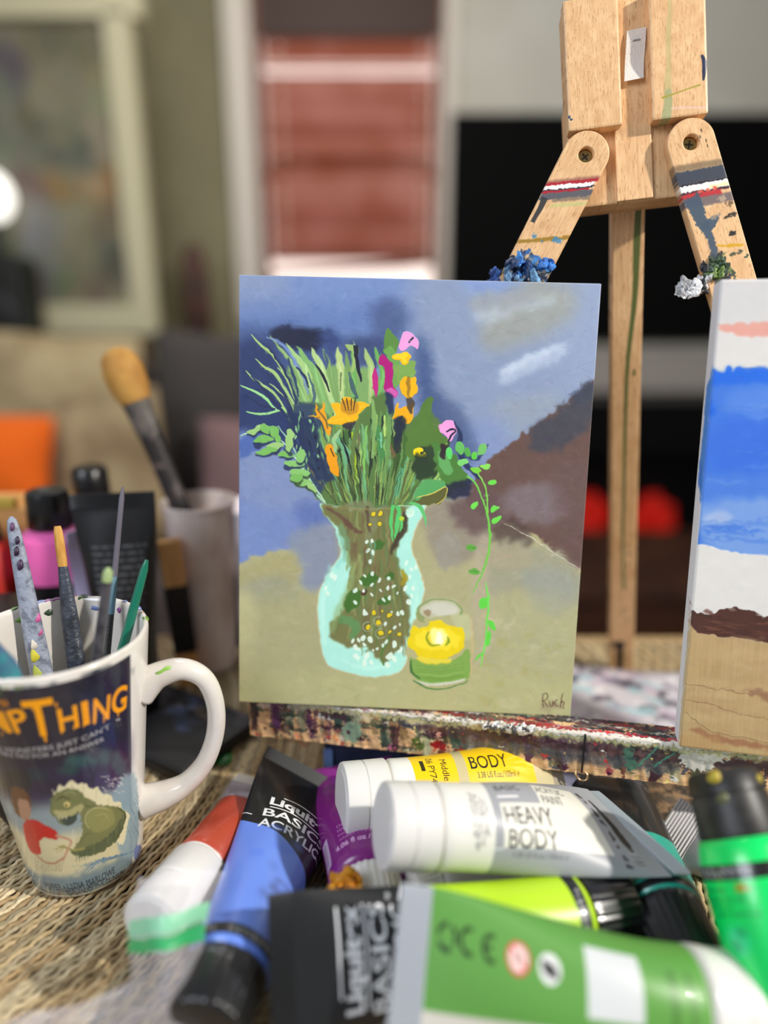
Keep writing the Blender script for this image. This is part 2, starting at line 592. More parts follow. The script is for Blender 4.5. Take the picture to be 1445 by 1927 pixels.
box('hearth', .24, 1.62, WALL_Y - .24, WALL_Y - .002, FLOOR, -.66, mat('grey_hearth', (92, 86, 80), .6), fp, .005)
reorigin(fp)

# cabinet of dark wood between the table and the fireplace
cab = thing('sideboard', 'low dark brown wooden sideboard standing behind the table', 'sideboard', (.95, 1.9, FLOOR))
dk = mat('dark_brown_wood', (72, 40, 22), .4, noise=((46, 24, 14), 8, .35, .65, (1, 1, 6)))
box('top', .3, 1.5, 1.62, 2.1, -.43, -.405, dk, cab, .004)
box('body', .32, 1.48, 1.65, 2.1, FLOOR, -.43, dk, cab, .003)
for x in (.34, .91):
    d = box('door', x, x + .55, 1.638, 1.65, FLOOR + .04, -.45, dk, cab, .003)
    lathe('knob', (x + .05, 1.638, -.56), (x + .05, 1.618, -.56), [(0, .006), (.5, .006), (.6, .012), (1, .008)], mat('brass', (150, 116, 60), .35, 1.0), d, seg=12)
reorigin(cab)

# framed picture on the left
pic = thing('framed_picture', 'large cream framed picture with muted colours at the far left', 'picture', (-1.2, 2.55, .12))
fm = mat('cream_frame', (206, 200, 166), .5)
bm = bmesh.new()
bm_box(bm, -1.75, -.775, 2.5, 2.56, .165, .262, .006)
bm_box(bm, -1.75, -.735, 2.5, 2.56, 1.10, 1.20, .006)
bm_box(bm, -.858, -.775, 2.5, 2.56, .25, 1.12, .006)
bm_box(bm, -1.75, -1.66, 2.5, 2.56, .30, 1.10, .006)
from_bm('frame', bm, fm, pic)
c = Canvas(360, 320, (128, 124, 100))
c.rough_edges(20)
for x, y, rx, ry, col in ((300, 30, 60, 14, (96, 92, 72)), (215, 60, 30, 40, (94, 88, 92)), (240, 130, 40, 40, (120, 120, 104)), (290, 145, 40, 16, (86, 92, 80)),
                          (330, 183, 30, 14, (160, 116, 40)), (262, 185, 26, 13, (148, 112, 56)), (222, 185, 26, 30, (112, 102, 96)), (345, 205, 22, 20, (112, 92, 66)),
                          (280, 225, 50, 18, (140, 132, 108)), (338, 260, 16, 34, (62, 66, 58)), (232, 260, 30, 60, (120, 124, 122)), (262, 292, 20, 22, (92, 104, 74)),
                          (320, 300, 26, 12, (104, 84, 72)), (120, 120, 110, 80, (116, 116, 104)), (100, 250, 90, 50, (98, 104, 90))):
    c.blob(x, y, rx, ry, col, soft=9, rough=8)
c.dabs(260, 46, 14, 12, seed=3, soft=2)
cm = c.material('muted_artwork', .4)
box('artwork', -1.67, -.85, 2.53, 2.545, .255, 1.13, cm, pic, planar=(0, 2, -1.67, -.85, .255, 1.13))
reorigin(pic)

# lamp, dark speaker, sofa and its things
dm = mat('dark_metal', (40, 40, 40), .4, .8)
spk = thing('loudspeaker', 'tall dark green black loudspeaker behind the sofa at the far left', 'loudspeaker', (-1.22, 2.42, FLOOR))
box('cabinet', -1.42, -1.135, 2.34, 2.48, FLOOR + .03, .415, mat('dark_leather', (26, 30, 26), .6), spk, .03)
for z, q in ((.24, .07), (.0, .10), (-.28, .10)):
    d = lathe('driver', (-1.24, 2.342, z), (-1.24, 2.328, z), [(0, q), (.6, q), (1, q * .9)], mat('driver_ring', (36, 38, 38), .5), spk, seg=30)
    lathe('cone', (-1.24, 2.3285, z), (-1.24, 2.326, z), [(0, q * .8), (1, q * .3)], mat('driver_cone', (20, 21, 21), .7), d, seg=30)
box('plinth', -1.41, -1.145, 2.345, 2.475, FLOOR, FLOOR + .03, dm, spk, .003)
reorigin(spk)
lamp = thing('globe_lamp', 'glowing white globe lamp standing on the loudspeaker at the left edge', 'lamp', (-1.232, 2.41, .415))
lathe('globe', (-1.232, 2.41, .512), (-1.232, 2.41, .668), [(0, .02)] + [(.5 - .5 * math.cos(a), .07 * math.sin(a) + .001) for a in np.linspace(.3, 3.0, 14)], mat('glowing_globe', (250, 248, 240), .4, emit=((255, 252, 244), 1.3)), lamp, seg=24)
lathe('stem', (-1.232, 2.41, .425), (-1.232, 2.41, .514), [(0, .014), (.8, .012), (1, .024)], dm, lamp, seg=14)
lathe('base', (-1.232, 2.41, .4152), (-1.232, 2.41, .426), [(0, .05), (.7, .05), (1, .03)], dm, lamp, seg=28)
reorigin(lamp)

sofa = thing('sofa', 'dark grey brown sofa behind the pots of brushes', 'sofa', (-.55, 1.75, FLOOR))
sf = mat('sofa_cloth', (76, 66, 62), .9, noise=((58, 50, 48), 20, .4, .6), bump=(300, .3))
box('backrest', -1.5, .3, 1.95, 2.25, FLOOR + .25, .10, sf, sofa, .06)
box('seat', -1.5, .3, 1.35, 2.0, FLOOR + .12, FLOOR + .46, sf, sofa, .05)
for x in (-1.5, .14):
    box('armrest', x, x + .16, 1.32, 2.2, FLOOR + .06, FLOOR + .62, sf, sofa, .05)
for x in (-1.45, .22):
    for y in (1.4, 2.18):
        lathe('leg', (x, y, FLOOR), (x, y, FLOOR + .14), [(0, .02), (1, .026)], dk, sofa, seg=10)
reorigin(sofa)

def pillow(name, label, cat, loc, rot, size, m, seed):
    r = np.random.default_rng(seed)
    n = 22
    vs, fs = [], []
    ox = r.uniform(0, 6, 4)
    for s in (1, -1):
        for j in range(n + 1):
            for i in range(n + 1):
                u, v = i / n * 2 - 1, j / n * 2 - 1
                h = (max(0, 1 - abs(u) ** 2.6) * max(0, 1 - abs(v) ** 2.6)) ** .45
                h *= 1 + .12 * math.sin(u * 4 + ox[0]) * math.sin(v * 3 + ox[1])
                pinch = 1 - .07 * (u * u + v * v) + .1 * abs(u * v)
                vs.append((u * size[0] * pinch, s * h * size[1], v * size[2] * pinch))
    k = (n + 1) ** 2
    for s in (0, 1):
        for j in range(n):
            for i in range(n):
                q = [s * k + j * (n + 1) + i, s * k + j * (n + 1) + i + 1, s * k + (j + 1) * (n + 1) + i + 1, s * k + (j + 1) * (n + 1) + i]
                fs.append(tuple(q if s else q[::-1]))
    o = link_mesh(name, vs, fs, m, smooth=True)
    o.location, o.rotation_euler = loc, rot
    return tag(o, label, cat)
beige = mat('beige_cloth', (176, 160, 124), .95, noise=((150, 132, 98), 9, .4, .6), bump=(200, .3))
pillow('cushion', 'large beige cushion on the sofa below the framed picture', 'cushion', (-.82, 1.80, -.02), (-.2, .05, .05), (.20, .075, .24), beige, 1)
pillow('cushion', 'rumpled tan cushion low on the sofa, just left of the golden brush', 'cushion', (-.64, 1.58, -.08), (-.3, -.15, -.1), (.15, .075, .18), mat('tan_cloth', (160, 142, 108), .95, noise=((128, 108, 80), 12, .4, .6)), 2)
pillow('cushion', 'bright orange cushion at the left edge', 'cushion', (-.84, 1.48, -.045), (-.35, .08, .12), (.125, .055, .115), mat('orange_cloth', (230, 100, 4), .9), 3)
pillow('cushion', 'dusty pink cushion on the right of the sofa', 'cushion', (-.33, 1.60, -.11), (-.25, 0, 0), (.10, .05, .15), mat('pink_cloth', (122, 96, 96), .95), 4)
pillow('cushion', 'charcoal cushion standing behind the golden brush', 'cushion', (-.43, 1.80, -.02), (-.12, .06, 0), (.16, .06, .24), mat('charcoal_cloth', (66, 62, 60), .95), 5)
pillow('cushion', 'dark brown cushion lying along the top of the sofa back', 'cushion', (-.86, 2.10, .142), (0, .03, 0), (.19, .09, .042), mat('brown_cloth', (74, 48, 32), .95), 6)
ch = thing('wooden_chair', 'dark reddish brown wooden chair standing behind the sofa', 'chair', (-.53, 2.45, FLOOR))
cw = mat('mahogany', (72, 36, 20), .5, noise=((48, 24, 12), 6, .35, .65, (1, 1, 5)))
for x in (-.625, -.26):
    lathe('rear_post', (x, 2.5, FLOOR), (x, 2.47, .46 if x < -.5 else .30), [(0, .022), (.5, .034), (.80, .05), (.92, .048), (.98, .03), (1, .008)], cw, ch, seg=14)
box('top_rail', -.60, -.26, 2.46, 2.48, .06, .16, cw, ch, .008)
box('seat', -.65, -.24, 2.30, 2.52, FLOOR + .43, FLOOR + .46, cw, ch, .01)
for x in (-.60, -.26):
    lathe('front_leg', (x, 2.32, FLOOR), (x, 2.32, FLOOR + .43), [(0, .015), (1, .02)], cw, ch, seg=12)
reorigin(ch)
# ------------------------------------------------------------------ wicker table
table = thing('wicker_table', 'woven tan wicker table under the paints and easel', 'table', (0, .35, FLOOR))
def weave():
    cx, cy = -.40, .45                                        # the strands run in rings about this point
    X0, X1, Y0, Y1 = -.47, .47, .08, .605
    vs, fs, cols = [], [], []
    r = np.random.default_rng(2)
    ring = 0
    R = .03
    while R < .95:
        n_st = 144 if R < .16 else (288 if R < .40 else 432)
        n = max(24, int(2 * math.pi * R / .0014))
        th = np.linspace(0, 2 * np.pi, n, endpoint=False)
        row = (ring // 2) % 2 * math.pi
        wob = R + .0005 * np.sin(th * 9 + ring * .15) + .0004 * np.sin(th * 31 + ring * .3) + (.00037 if ring % 2 else -.00037) * np.cos(th * n_st + row) + r.normal(0, .0001)
        x, y = cx + wob * np.cos(th), cy + wob * np.sin(th)
        ok = (x > X0) & (x < X1) & (y > Y0) & (y < Y1)
        z = -.0017 + .0006 * np.sin(th * n_st / 2 + row) + .0005 * np.sin(th * 23 + ring) + r.normal(0, .0002)
        hw, ht = .00146 * r.uniform(.85, 1.1), .0009
        base = np.array([(198, 178, 138), (180, 158, 118), (208, 190, 152), (164, 138, 98), (190, 168, 128)][r.integers(5)], float) * r.uniform(.86, 1.06)
        runs = np.flatnonzero(ok)
        if len(runs) > 2:
            brk = np.flatnonzero(np.diff(runs) > 1)
            for seg in np.split(runs, brk + 1):
                if len(seg) < 3:
                    continue
                b0 = len(vs)
                for k, i in enumerate(seg):
                    c, s = math.cos(th[i]), math.sin(th[i])
                    # outer low, outer, top outer, top inner, inner low
                    for dr, dz in ((hw * .8, -ht), (hw, 0), (hw * .55, ht * .8), (-hw * .55, ht * .8), (-hw, 0), (-hw * .8, -ht)):
                        vs.append((x[i] + dr * c, y[i] + dr * s, z[i] + dz))
                    cols.append(np.clip(base * (1 + .10 * math.sin(i * .026 + ring * 1.7) + r.normal(0, .03)), 0, 255))
                for k in range(len(seg) - 1):
                    for q in range(5):
                        a = b0 + k * 6 + q
                        fs.append((a, a + 1, a + 7, a + 6))
        ring += 1
        R += .00312
    me = bpy.data.meshes.new('woven_top')
    me.from_pydata(vs, [], fs)
    at_ = me.color_attributes.new('strand', 'FLOAT_COLOR', 'POINT')
    cc = np.ones((len(vs), 4), np.float32)
    ca = np.repeat(np.array(cols), 6, 0) / 255.0
    cc[:, :3] = np.where(ca <= .04045, ca / 12.92, ((ca + .055) / 1.055) ** 2.4)
    at_.data.foreach_set('color', cc.ravel())
    me.polygons.foreach_set('use_smooth', [True] * len(me.polygons))
    m = mat('wicker_strand', (196, 170, 124), .55)
    nt = m.node_tree
    v = nt.nodes.new('ShaderNodeVertexColor'); v.layer_name = 'strand'
    n = nt.nodes.new('ShaderNodeTexNoise'); n.inputs['Scale'].default_value = 700; n.inputs['Detail'].default_value = 3
    tc = nt.nodes.new('ShaderNodeTexCoord'); nt.links.new(tc.outputs['Object'], n.inputs['Vector'])
    mr = nt.nodes.new('ShaderNodeMapRange'); mr.inputs['To Min'].default_value = .72; mr.inputs['To Max'].default_value = 1.18
    nt.links.new(n.outputs['Fac'], mr.inputs['Value'])
    mx = nt.nodes.new('ShaderNodeMix'); mx.data_type = 'RGBA'; mx.blend_type = 'MULTIPLY'; mx.inputs[0].default_value = 1
    nt.links.new(v.outputs['Color'], mx.inputs[6]); nt.links.new(mr.outputs[0], mx.inputs[7])
    nt.links.new(mx.outputs[2], nt.nodes['Principled BSDF'].inputs['Base Color'])
    me.materials.append(m)
    me.update()
    o = bpy.data.objects.new('woven_top', me)
    COL.objects.link(o)
    o.parent = table
    # the stakes the strands pass over and under
    vs, fs = [], []
    for k in range(288):
        t = 2 * math.pi * k / 288 + math.pi / 288
        c, s = math.cos(t), math.sin(t)
        pts = [q for q in np.arange(.05 if k % 2 == 0 else .42, .95, .01) if X0 < cx + q * c < X1 and Y0 < cy + q * s < Y1]
        for q in pts[:-1]:
            b0 = len(vs)
            for rr in (q, q + .01):
                for d, z in ((-.0011, -.0022), (0, -.0012), (.0011, -.0022), (0, -.0034)):
                    vs.append((cx + rr * c - d * s, cy + rr * s + d * c, z - .0008))
            fs += [(b0 + i, b0 + (i + 1) % 4, b0 + 4 + (i + 1) % 4, b0 + 4 + i) for i in range(4)]
    link_mesh('stakes', vs, fs, mat('wicker_stake', (150, 122, 82), .6), table)
weave()
box('under_weave_shade', -.47, .47, .08, .605, -.022, -.0075, mat('weave_gap_shade', (38, 28, 20), .8), table)  # dark sheet added under the weave, its colour stands for shade in the gaps
rim_m = mat('wicker_rim', (178, 152, 108), .55, noise=((140, 112, 72), 200, .4, .6))
for y in (.08, .607):
    sweep('rim', [(-.47, y, -.006), (-.2, y, -.006), (.2, y, -.006), (.47, y, -.006)], [.0075, .0075], rim_m, table, 10)
for x in (-.472, .472):
    sweep('rim', [(x, .08, -.006), (x, .3, -.006), (x, .607, -.006)], [.0075, .0075], rim_m, table, 10)
for x in (-.44, .44):
    for y in (.11, .58):
        lathe('leg', (x, y, FLOOR), (x, y, -.02), [(0, .014), (1, .018)], rim_m, table, seg=12)
reorigin(table)

# ------------------------------------------------------------------ easel
EP = Vector((0.1433, 0.4474, 0.4057))
ER = Euler((-0.1773, -0.1004, -0.1079))
easel = thing('tabletop_easel', 'beech tabletop easel stained with paint, holding both pictures', 'easel', (.1433, .42, 0))
EM = Matrix.Translation(EP) @ ER.to_matrix().to_4x4()
def on_easel(o):
    o.matrix_world = EM
    o.parent = easel
    o.matrix_parent_inverse = Matrix.Translation(easel.location).inverted()
    return o
beech = wood('beech')
def plank(name, x0, x1, y0, y1, z0, z1, canvas=None, parent=None, bevel=.0012, rough=.42):
    m = canvas.material(name + '_beech', rough) if canvas else beech
    return box(name, x0, x1, y0, y1, z0, z1, m, parent, bevel, planar=(0, 2, x0, x1, z0, z1))
# head: back plate, raised middle strip, two side blocks
c = Canvas(520, 760); c.beech(3)
on_easel(plank('head_plate', -.0385, .0358, .0055, .0185, -.0405, .0675, c))
c = Canvas(160, 760); c.beech(5)
on_easel(plank('middle_strip', -.0125, .0075, .0025, .006, -.0402, .0674, c, bevel=.0006))
c = Canvas(300, 720); c.beech(8)
c.blob(8, 640, 7, 10, (34, 60, 92), rough=3); c.blob(18, 655, 8, 7, (20, 44, 60)); c.blob(20, 652, 3, 3, (120, 160, 160))
on_easel(plank('side_block', -.0390, -.0095, -.0045, .0055, -.0012, .0675, c))
c = Canvas(300, 720); c.beech(9)
c.line([(100, -5), (112, 120), (98, 260), (96, 420), (88, 520), (86, 640), (78, 725)], [14, 22, 30, 26, 40, 44, 40], (168, 170, 110), .45, 3)
c.line([(90, 560), (86, 640), (70, 725)], [30, 46, 52], (140, 160, 120), .55, 3)
c.line([(52, 604), (130, 588), (200, 572), (262, 560)], [12, 8, 7, 10], (158, 150, 58), .95, 1)
c.line([(270, 400), (284, 440), (282, 490), (276, 540)], [12, 26, 24, 8], (36, 46, 74), 1, 1)
c.line([(100, 668), (170, 672), (290, 690)], [8, 10, 10], (228, 196, 186), .8, 3)
on_easel(plank('side_block', .0066, .0363, -.0045, .0055, -.0012, .0675, c))
# hinge block behind the head and the rear leg
on_easel(box('hinge_block', -.0383, .0356, .0185, .028, -.0403, .02, beech, None, .0015))
top = at(1180, 372, .432); foot = Vector((.2060, .5490, .001))
ax = (foot - top).normalized()
c = Canvas(120, 1800); c.beech(12)
c.line([(98, 0), (92, 170), (88, 330), (66, 520), (60, 700), (58, 1000), (56, 1200), (62, 1330), (66, 1392)], [16, 26, 20, 16, 14, 13, 12, 12, 14], (84, 98, 48), .95, 1)
c.blob(92, 560, 6, 12, (82, 96, 48))
for x, y in ((80, 1200), (84, 1235), (82, 1285), (70, 1480), (60, 1505), (82, 1530)):
    c.blob(x, y, 4, 8, (60, 66, 60), soft=1)
c.rect(10, 1640, 74, 1668, (38, 34, 36), soft=2); c.rect(34, 1660, 66, 1796, (34, 30, 30), soft=2)
leg_m = c.material('rear_leg_beech', .42)
bm = bmesh.new()
L = (foot - top).length + .012
bm_box(bm, -.0098, .0098, -.005, .005, -L, .0, .001)
o = from_bm('rear_leg', bm, leg_m, None, planar=(0, 2, -.0098, .0098, -L, 0))
zax = -ax
xax = (Vector((.993, -.1, 0)) - zax * zax.dot(Vector((.993, -.1, 0)))).normalized()
mm = Matrix((xax, zax.cross(xax), zax)).transposed().to_4x4()
o.matrix_world = Matrix.Translation(top - ax * .012) @ mm
o.parent = easel
o.matrix_parent_inverse = Matrix.Translation(easel.location).inverted()

def front_leg(px, pz, ang, length, canvas, name='front_leg', width=.0258, seed=0):
    """round-topped bar with a countersunk screw hole, hanging from its pivot; ang from straight down"""
    cu = bpy.data.curves.new(name, 'CURVE')
    cu.dimensions = '2D'
    cu.fill_mode = 'BOTH'
    cu.extrude = .0036
    cu.bevel_depth = .0006
    cu.bevel_resolution = 1
    hw = width / 2 - .0006
    out = [(hw * math.cos(t), hw * math.sin(t)) for t in np.linspace(0, math.pi, 28)] + [(-hw, -length), (hw, -length)]
    hole = [(.0048 * math.cos(t), .0048 * math.sin(t)) for t in np.linspace(0, 2 * math.pi, 28, endpoint=False)]
    for pts in (out, hole):
        s = cu.splines.new('POLY')
        s.points.add(len(pts) - 1)
        for p, q in zip(s.points, pts):
            p.co = (q[0], q[1], 0, 1)
        s.use_cyclic_u = True
    tmp = bpy.data.objects.new(name, cu)
    COL.objects.link(tmp)
    bpy.context.view_layer.update()
    me = bpy.data.meshes.new_from_object(tmp)
    bpy.data.objects.remove(tmp)
    # stand it up: curve x,y -> local x,z ; thickness along y
    rot = Matrix.Rotation(math.radians(90), 4, 'X')
    me.transform(rot)
    uv = me.uv_layers.new(name='UVMap') if not me.uv_layers else me.uv_layers[0]
    for l in me.loops:
        co = me.vertices[l.vertex_index].co
        uv.data[l.index].uv = ((co.x + width / 2) / width, (co.z + length) / (length + width / 2))
    me.materials.clear()
    me.materials.append(canvas.material(name + '_beech%d' % seed, .42))
    o = bpy.data.objects.new(name, me)
    COL.objects.link(o)
    o.matrix_world = EM @ Matrix.Translation((px, .0005, pz)) @ Matrix.Rotation(ang, 4, 'Y')
    o.parent = easel
    o.matrix_parent_inverse = Matrix.Translation(easel.location).inverted()
    # screw with a crossed slot, a little below the face
    bm = bmesh.new()
    segs = 24
    ring = lambda rr, yy: [bm.verts.new((rr * math.cos(2 * math.pi * k / segs), yy, rr * math.sin(2 * math.pi * k / segs))) for k in range(segs)]
    r1, r2, r3 = ring(.0046, .0035), ring(.0044, .0005), ring(.0036, -.0002)
    for a, b in ((r1, r2), (r2, r3)):
        for k in range(segs):
            bm.faces.new((a[k], a[(k + 1) % segs], b[(k + 1) % segs], b[k]))
    bm.faces.new(r3)
    s = from_bm('screw', bm, mat('brass_screw', (176, 150, 92), .3, 1.0), o)
    bm = bmesh.new()
    for q in (25, 115):
        bm_box(bm, -.0022, .0022, -.00035, .0004, -.0005, .0005, 0, Matrix.Rotation(math.radians(q), 4, 'Y'))
    from_bm('cross_slot', bm, mat('screw_slot', (40, 30, 18), .7), s)
    return o

PXMM = 16
def leg_canvas(seed, length):
    c = Canvas(int(25.8 * PXMM * .62), int((length * 1000 + 12.9) * PXMM * .62))
    c.beech(seed)
    c.rough_edges(9, seed)
    return c
K = PXMM * .62
# left leg: red, white and grey stripes, a black drip; stripes lie level, the leg leans
c = leg_canvas(21, .40)
W_ = c.w
def band(c, y, h, col, sl, a=1.0, soft=1, x0=0.0, x1=1.0, rough=3):
    c.poly([(x0 * c.w, y - sl * x0 * c.w), (x1 * c.w, y - sl * x1 * c.w), (x1 * c.w, y + h - sl * x1 * c.w), (x0 * c.w, y + h - sl * x0 * c.w)], col, a, soft, rough, smooth=False)
def mm_(v): return v * K
SL = .56
y0 = mm_(12.9 + 21)
band(c, y0, mm_(2.4), (120, 70, 64), SL, .55, 4)
band(c, y0 + mm_(1.6), mm_(2.2), (168, 30, 46), SL, .95, 2)
band(c, y0 + mm_(3.4), mm_(3.0), (240, 236, 234), SL, 1, 1, 0, .95)
band(c, y0 + mm_(6.0), mm_(1.0), (50, 50, 62), SL, 1, 1)
band(c, y0 + mm_(6.8), mm_(1.6), (176, 28, 44), SL, 1, 1, .0, .9)
band(c, y0 + mm_(8.2), mm_(4.0), (84, 86, 96), SL, .95, 2)
band(c, y0 + mm_(11.5), mm_(2.6), (110, 100, 90), SL, .7, 3, .3, 1)
c.line([(mm_(3), y0 + mm_(9)), (mm_(3.4), y0 + mm_(15)), (mm_(3), y0 + mm_(21)), (mm_(3.0), y0 + mm_(24))], [mm_(4), mm_(3), mm_(2.4), mm_(2.6)], (52, 54, 56), .95, 1)
band(c, y0 + mm_(15.4), mm_(2.0), (178, 196, 120), SL, .6, 4, .3, 1)
band(c, y0 + mm_(36), mm_(2.4), (150, 116, 34), SL, .9, 2)
for x, y, rx, ry in ((.3, 30, 1.2, .8), (.5, 31, .8, .5), (.8, 27, 3, 2)):
    c.blob(x * W_, y0 + mm_(y), mm_(rx), mm_(ry), (60, 130, 180), alpha=.8, soft=2, rough=6)
for i in range(90):
    r_ = random.random
    col = random.choice([(36, 90, 160), (60, 130, 200), (90, 110, 120), (130, 140, 150), (30, 50, 90), (20, 40, 60)])
    c.blob(r_() * W_, y0 + mm_(40 + 14 * r_()), mm_(.6 + 2.4 * r_()), mm_(.5 + 1.2 * r_()), col, r_() * 180, .85, 1, 5)
for i in range(70):
    c.blob(r_() * W_, mm_(200 + 190 * r_()), mm_(.6 + 2 * r_()), mm_(1 + 5 * r_()), random.choice([(60, 50, 110), (40, 40, 46), (150, 140, 120), (110, 90, 60)]), 0, .7, 2, 5)
left_leg = front_leg(-.0299, -.0144, math.radians(31.0), .40, c, seed=1)
# right leg: heavier stripes, slate drips, yellow and black specks
c = leg_canvas(22, .39)
SR = -.20
y0 = mm_(12.9 + 9)
band(c, y0, mm_(3.5), (92, 80, 62), SR, .6, 5)
band(c, y0 + mm_(3.6), mm_(7.2), (52, 62, 78), SR, .95, 3)
band(c, y0 + mm_(10.6), mm_(1.4), (40, 40, 52), SR, 1, 1)
band(c, y0 + mm_(11.6), mm_(4.0), (238, 236, 230), SR, 1, 1)
band(c, y0 + mm_(13.2), mm_(2.0), (236, 220, 130), SR, .5, 4, .6, 1)
band(c, y0 + mm_(15.4), mm_(1.4), (60, 36, 50), SR, 1, 2)
band(c, y0 + mm_(16.4), mm_(3.0), (186, 40, 48), SR, .95, 3, 0, .8)
band(c, y0 + mm_(19.0), mm_(5.0), (92, 86, 96), SR, .8, 4)
for x in (.4, .55, .7):
    c.blob(x * c.w, y0 + mm_(17 + 3 * x), mm_(1.4), mm_(.8), (220, 100, 80), soft=2, rough=4)
c.line([(mm_(5), y0 + mm_(19)), (mm_(6), y0 + mm_(30)), (mm_(8), y0 + mm_(44)), (mm_(8), y0 + mm_(60))], [mm_(9), mm_(7), mm_(4.4), mm_(3)], (66, 82, 100), .95, 2, 5)
c.poly([(mm_(5), y0 + mm_(36)), (mm_(14), y0 + mm_(33)), (mm_(15), y0 + mm_(36)), (mm_(10), y0 + mm_(40))], (66, 82, 100), .95, 1, 3)
for x, y, rx, ry, col in ((20, 26, 2, 1.6, (170, 150, 130)), (22, 36, 4, 1.1, (60, 52, 44)), (20, 46, 2.2, 1.8, (40, 38, 36)), (23, 30, 2, 1.2, (120, 96, 70)),
                          (17, 57, 2, 1, (80, 84, 60)), (24, 60, 1.4, 1, (50, 70, 60)), (21, 57, 1.6, .7, (70, 76, 60)), (14, 34, 3, 1.2, (140, 130, 120))):
    c.blob(mm_(x), y0 + mm_(y), mm_(rx), mm_(ry), col, soft=2, rough=6)
c.line([(mm_(10), y0 + mm_(49)), (mm_(16), y0 + mm_(51.5)), (mm_(24), y0 + mm_(53.5))], [mm_(.8), mm_(1.8), mm_(1.4)], (206, 160, 40), 1, 1, 3)
for i in range(60):
    c.blob(mm_(4 + 11 * r_()), y0 + mm_(54 + 16 * r_()), mm_(.5 + 2 * r_()), mm_(.5 + 1.6 * r_()), random.choice([(40, 60, 50), (64, 84, 60), (36, 40, 46), (110, 130, 70), (60, 66, 76)]), r_() * 180, .85, 1, 5)
for y in (3, 6, 9, 12):
    c.blob(mm_(18 + r_() * 3), mm_(6 + y), mm_(.3), mm_(1), (60, 50, 44), soft=1)
right_leg = front_leg(.027, -.0149, -math.radians(14.5), .39, c, seed=2)

def crust(name, centre, size, cols, parent, seed, n=26, stretch=(1, 1, 1)):
    """a dried lump of thick paint: folded, torn flaps grown together"""
    r = random.Random(seed)
    bm = bmesh.new()
    mats = [mat('dried_paint_%d_%d_%d' % q, q, .4, coat=.15, noise=(tuple(min(255, int(k * 1.25 + 14)) for k in q), 260, .45, .65), bump=(700, .8)) for q in cols]
    for i in range(n):
        big = i < n // 4
        m4 = Matrix.Translation([r.uniform(-.75, .75) * size * s * (.7 if big else 1) for s in stretch]) @ Euler((r.gauss(0, .7), r.random() * 6, r.gauss(0, .7))).to_matrix().to_4x4()
        before = set(bm.faces)
        ret = bmesh.ops.create_icosphere(bm, subdivisions=3, radius=1.0)
        k0 = 1.35 if big else .75
        sx, sy, sz = r.uniform(.28, .5) * size * k0, r.uniform(.09, .18) * size * k0, r.uniform(.22, .45) * size * k0
        p = [r.uniform(0, 6) for _ in range(4)]
        for v in ret['verts']:
            x, y, z = v.co
            k = 1 + .22 * math.sin(x * 4 + p[0]) * math.sin(z * 4 + p[1]) + .12 * math.sin(x * 9 + z * 7 + p[2])
            v.co = Vector((x * sx * k, y * sy + .16 * size * math.sin(x * 2.2 + p[3]) * math.sin(z * 2 + p[1]) * .6, z * sz * k))
        bmesh.ops.transform(bm, matrix=m4, verts=ret['verts'])
        mi = r.randrange(len(mats))
        for f in set(bm.faces) - before:
            f.material_index = mi
            f.smooth = True
    me = bpy.data.meshes.new(name)
    bm.to_mesh(me)
    bm.free()
    for m in mats:
        me.materials.append(m)
    o = bpy.data.objects.new(name, me)
    COL.objects.link(o)
    o.parent = parent
    return o
BLUES = [(34, 84, 160), (56, 124, 200), (96, 140, 180), (70, 78, 88), (120, 126, 132), (22, 46, 84)]
o = crust('paint_crust', None, .0125, BLUES, left_leg, 3, 34, (1.1, .40, .75)); o.location = (-.001, -.0045, -.0745); o['label'] = 'torn lump of dried blue and grey paint'
o = crust('paint_crust', None, .0062, [(40, 104, 180), (64, 136, 206), (30, 70, 140)], left_leg, 4, 22, (1.0, .4, .7)); o.location = (.0085, -.0045, -.0625); o['label'] = 'bright blue dried paint at the edge'
o = crust('paint_crust', None, .006, [(30, 60, 120), (44, 90, 160), (120, 140, 180)], left_leg, 5, 20, (.7, .5, .9)); o.location = (-.0145, -.003, -.0815); o['label'] = 'dark blue dried paint hanging off the edge'
o = crust('paint_crust', None, .0085, [(236, 236, 238), (206, 208, 212), (40, 42, 46), (150, 152, 156)], right_leg, 6, 30, (1.3, .4, .55)); o.location = (-.0205, -.0045, -.0755); o['label'] = 'white and black dried paint hanging off the edge'
o = crust('paint_crust', None, .0075, [(44, 66, 52), (60, 84, 58), (52, 54, 62), (110, 136, 70)], right_leg, 7, 30, (.9, .3, .9)); o.location = (-.0075, -.004, -.0705); o['label'] = 'dark green and grey dried paint'

# paper tape held by a staple in the channel
tape_m = mat('paper_tape', (228, 220, 212), .8, bump=(1400, .5))
vs, fs, n = [], [], 12
for j in range(n + 1):
    t = j / n
    for i in range(5):
        s = i / 4
        vs.append((-.0040 + s * .0104 - t * .0030, .0016 - .0026 * t * t - .0005 * math.sin(t * 7), .0500 - t * .0275 + s * .0006))
for k in range(len(vs)):
    pass
base = len(vs)
vs += [(x, y + .00035, z) for x, y, z in vs]
for j in range(n):
    for i in range(4):
        a = j * 5 + i
        fs.append((a, a + 1, a + 6, a + 5))
        fs.append((base + a, base + a + 5, base + a + 6, base + a + 1))
for j in range(n):
    for a in (j * 5, j * 5 + 4):
        fs.append((a, a + 5, base + a + 5, base + a))
for i in range(4):
    for a in (i, n * 5 + i):
        fs.append((a, a + 1, base + a + 1, base + a))
t_o = on_easel(link_mesh('paper_tape', vs, fs, tape_m, None, smooth=False))
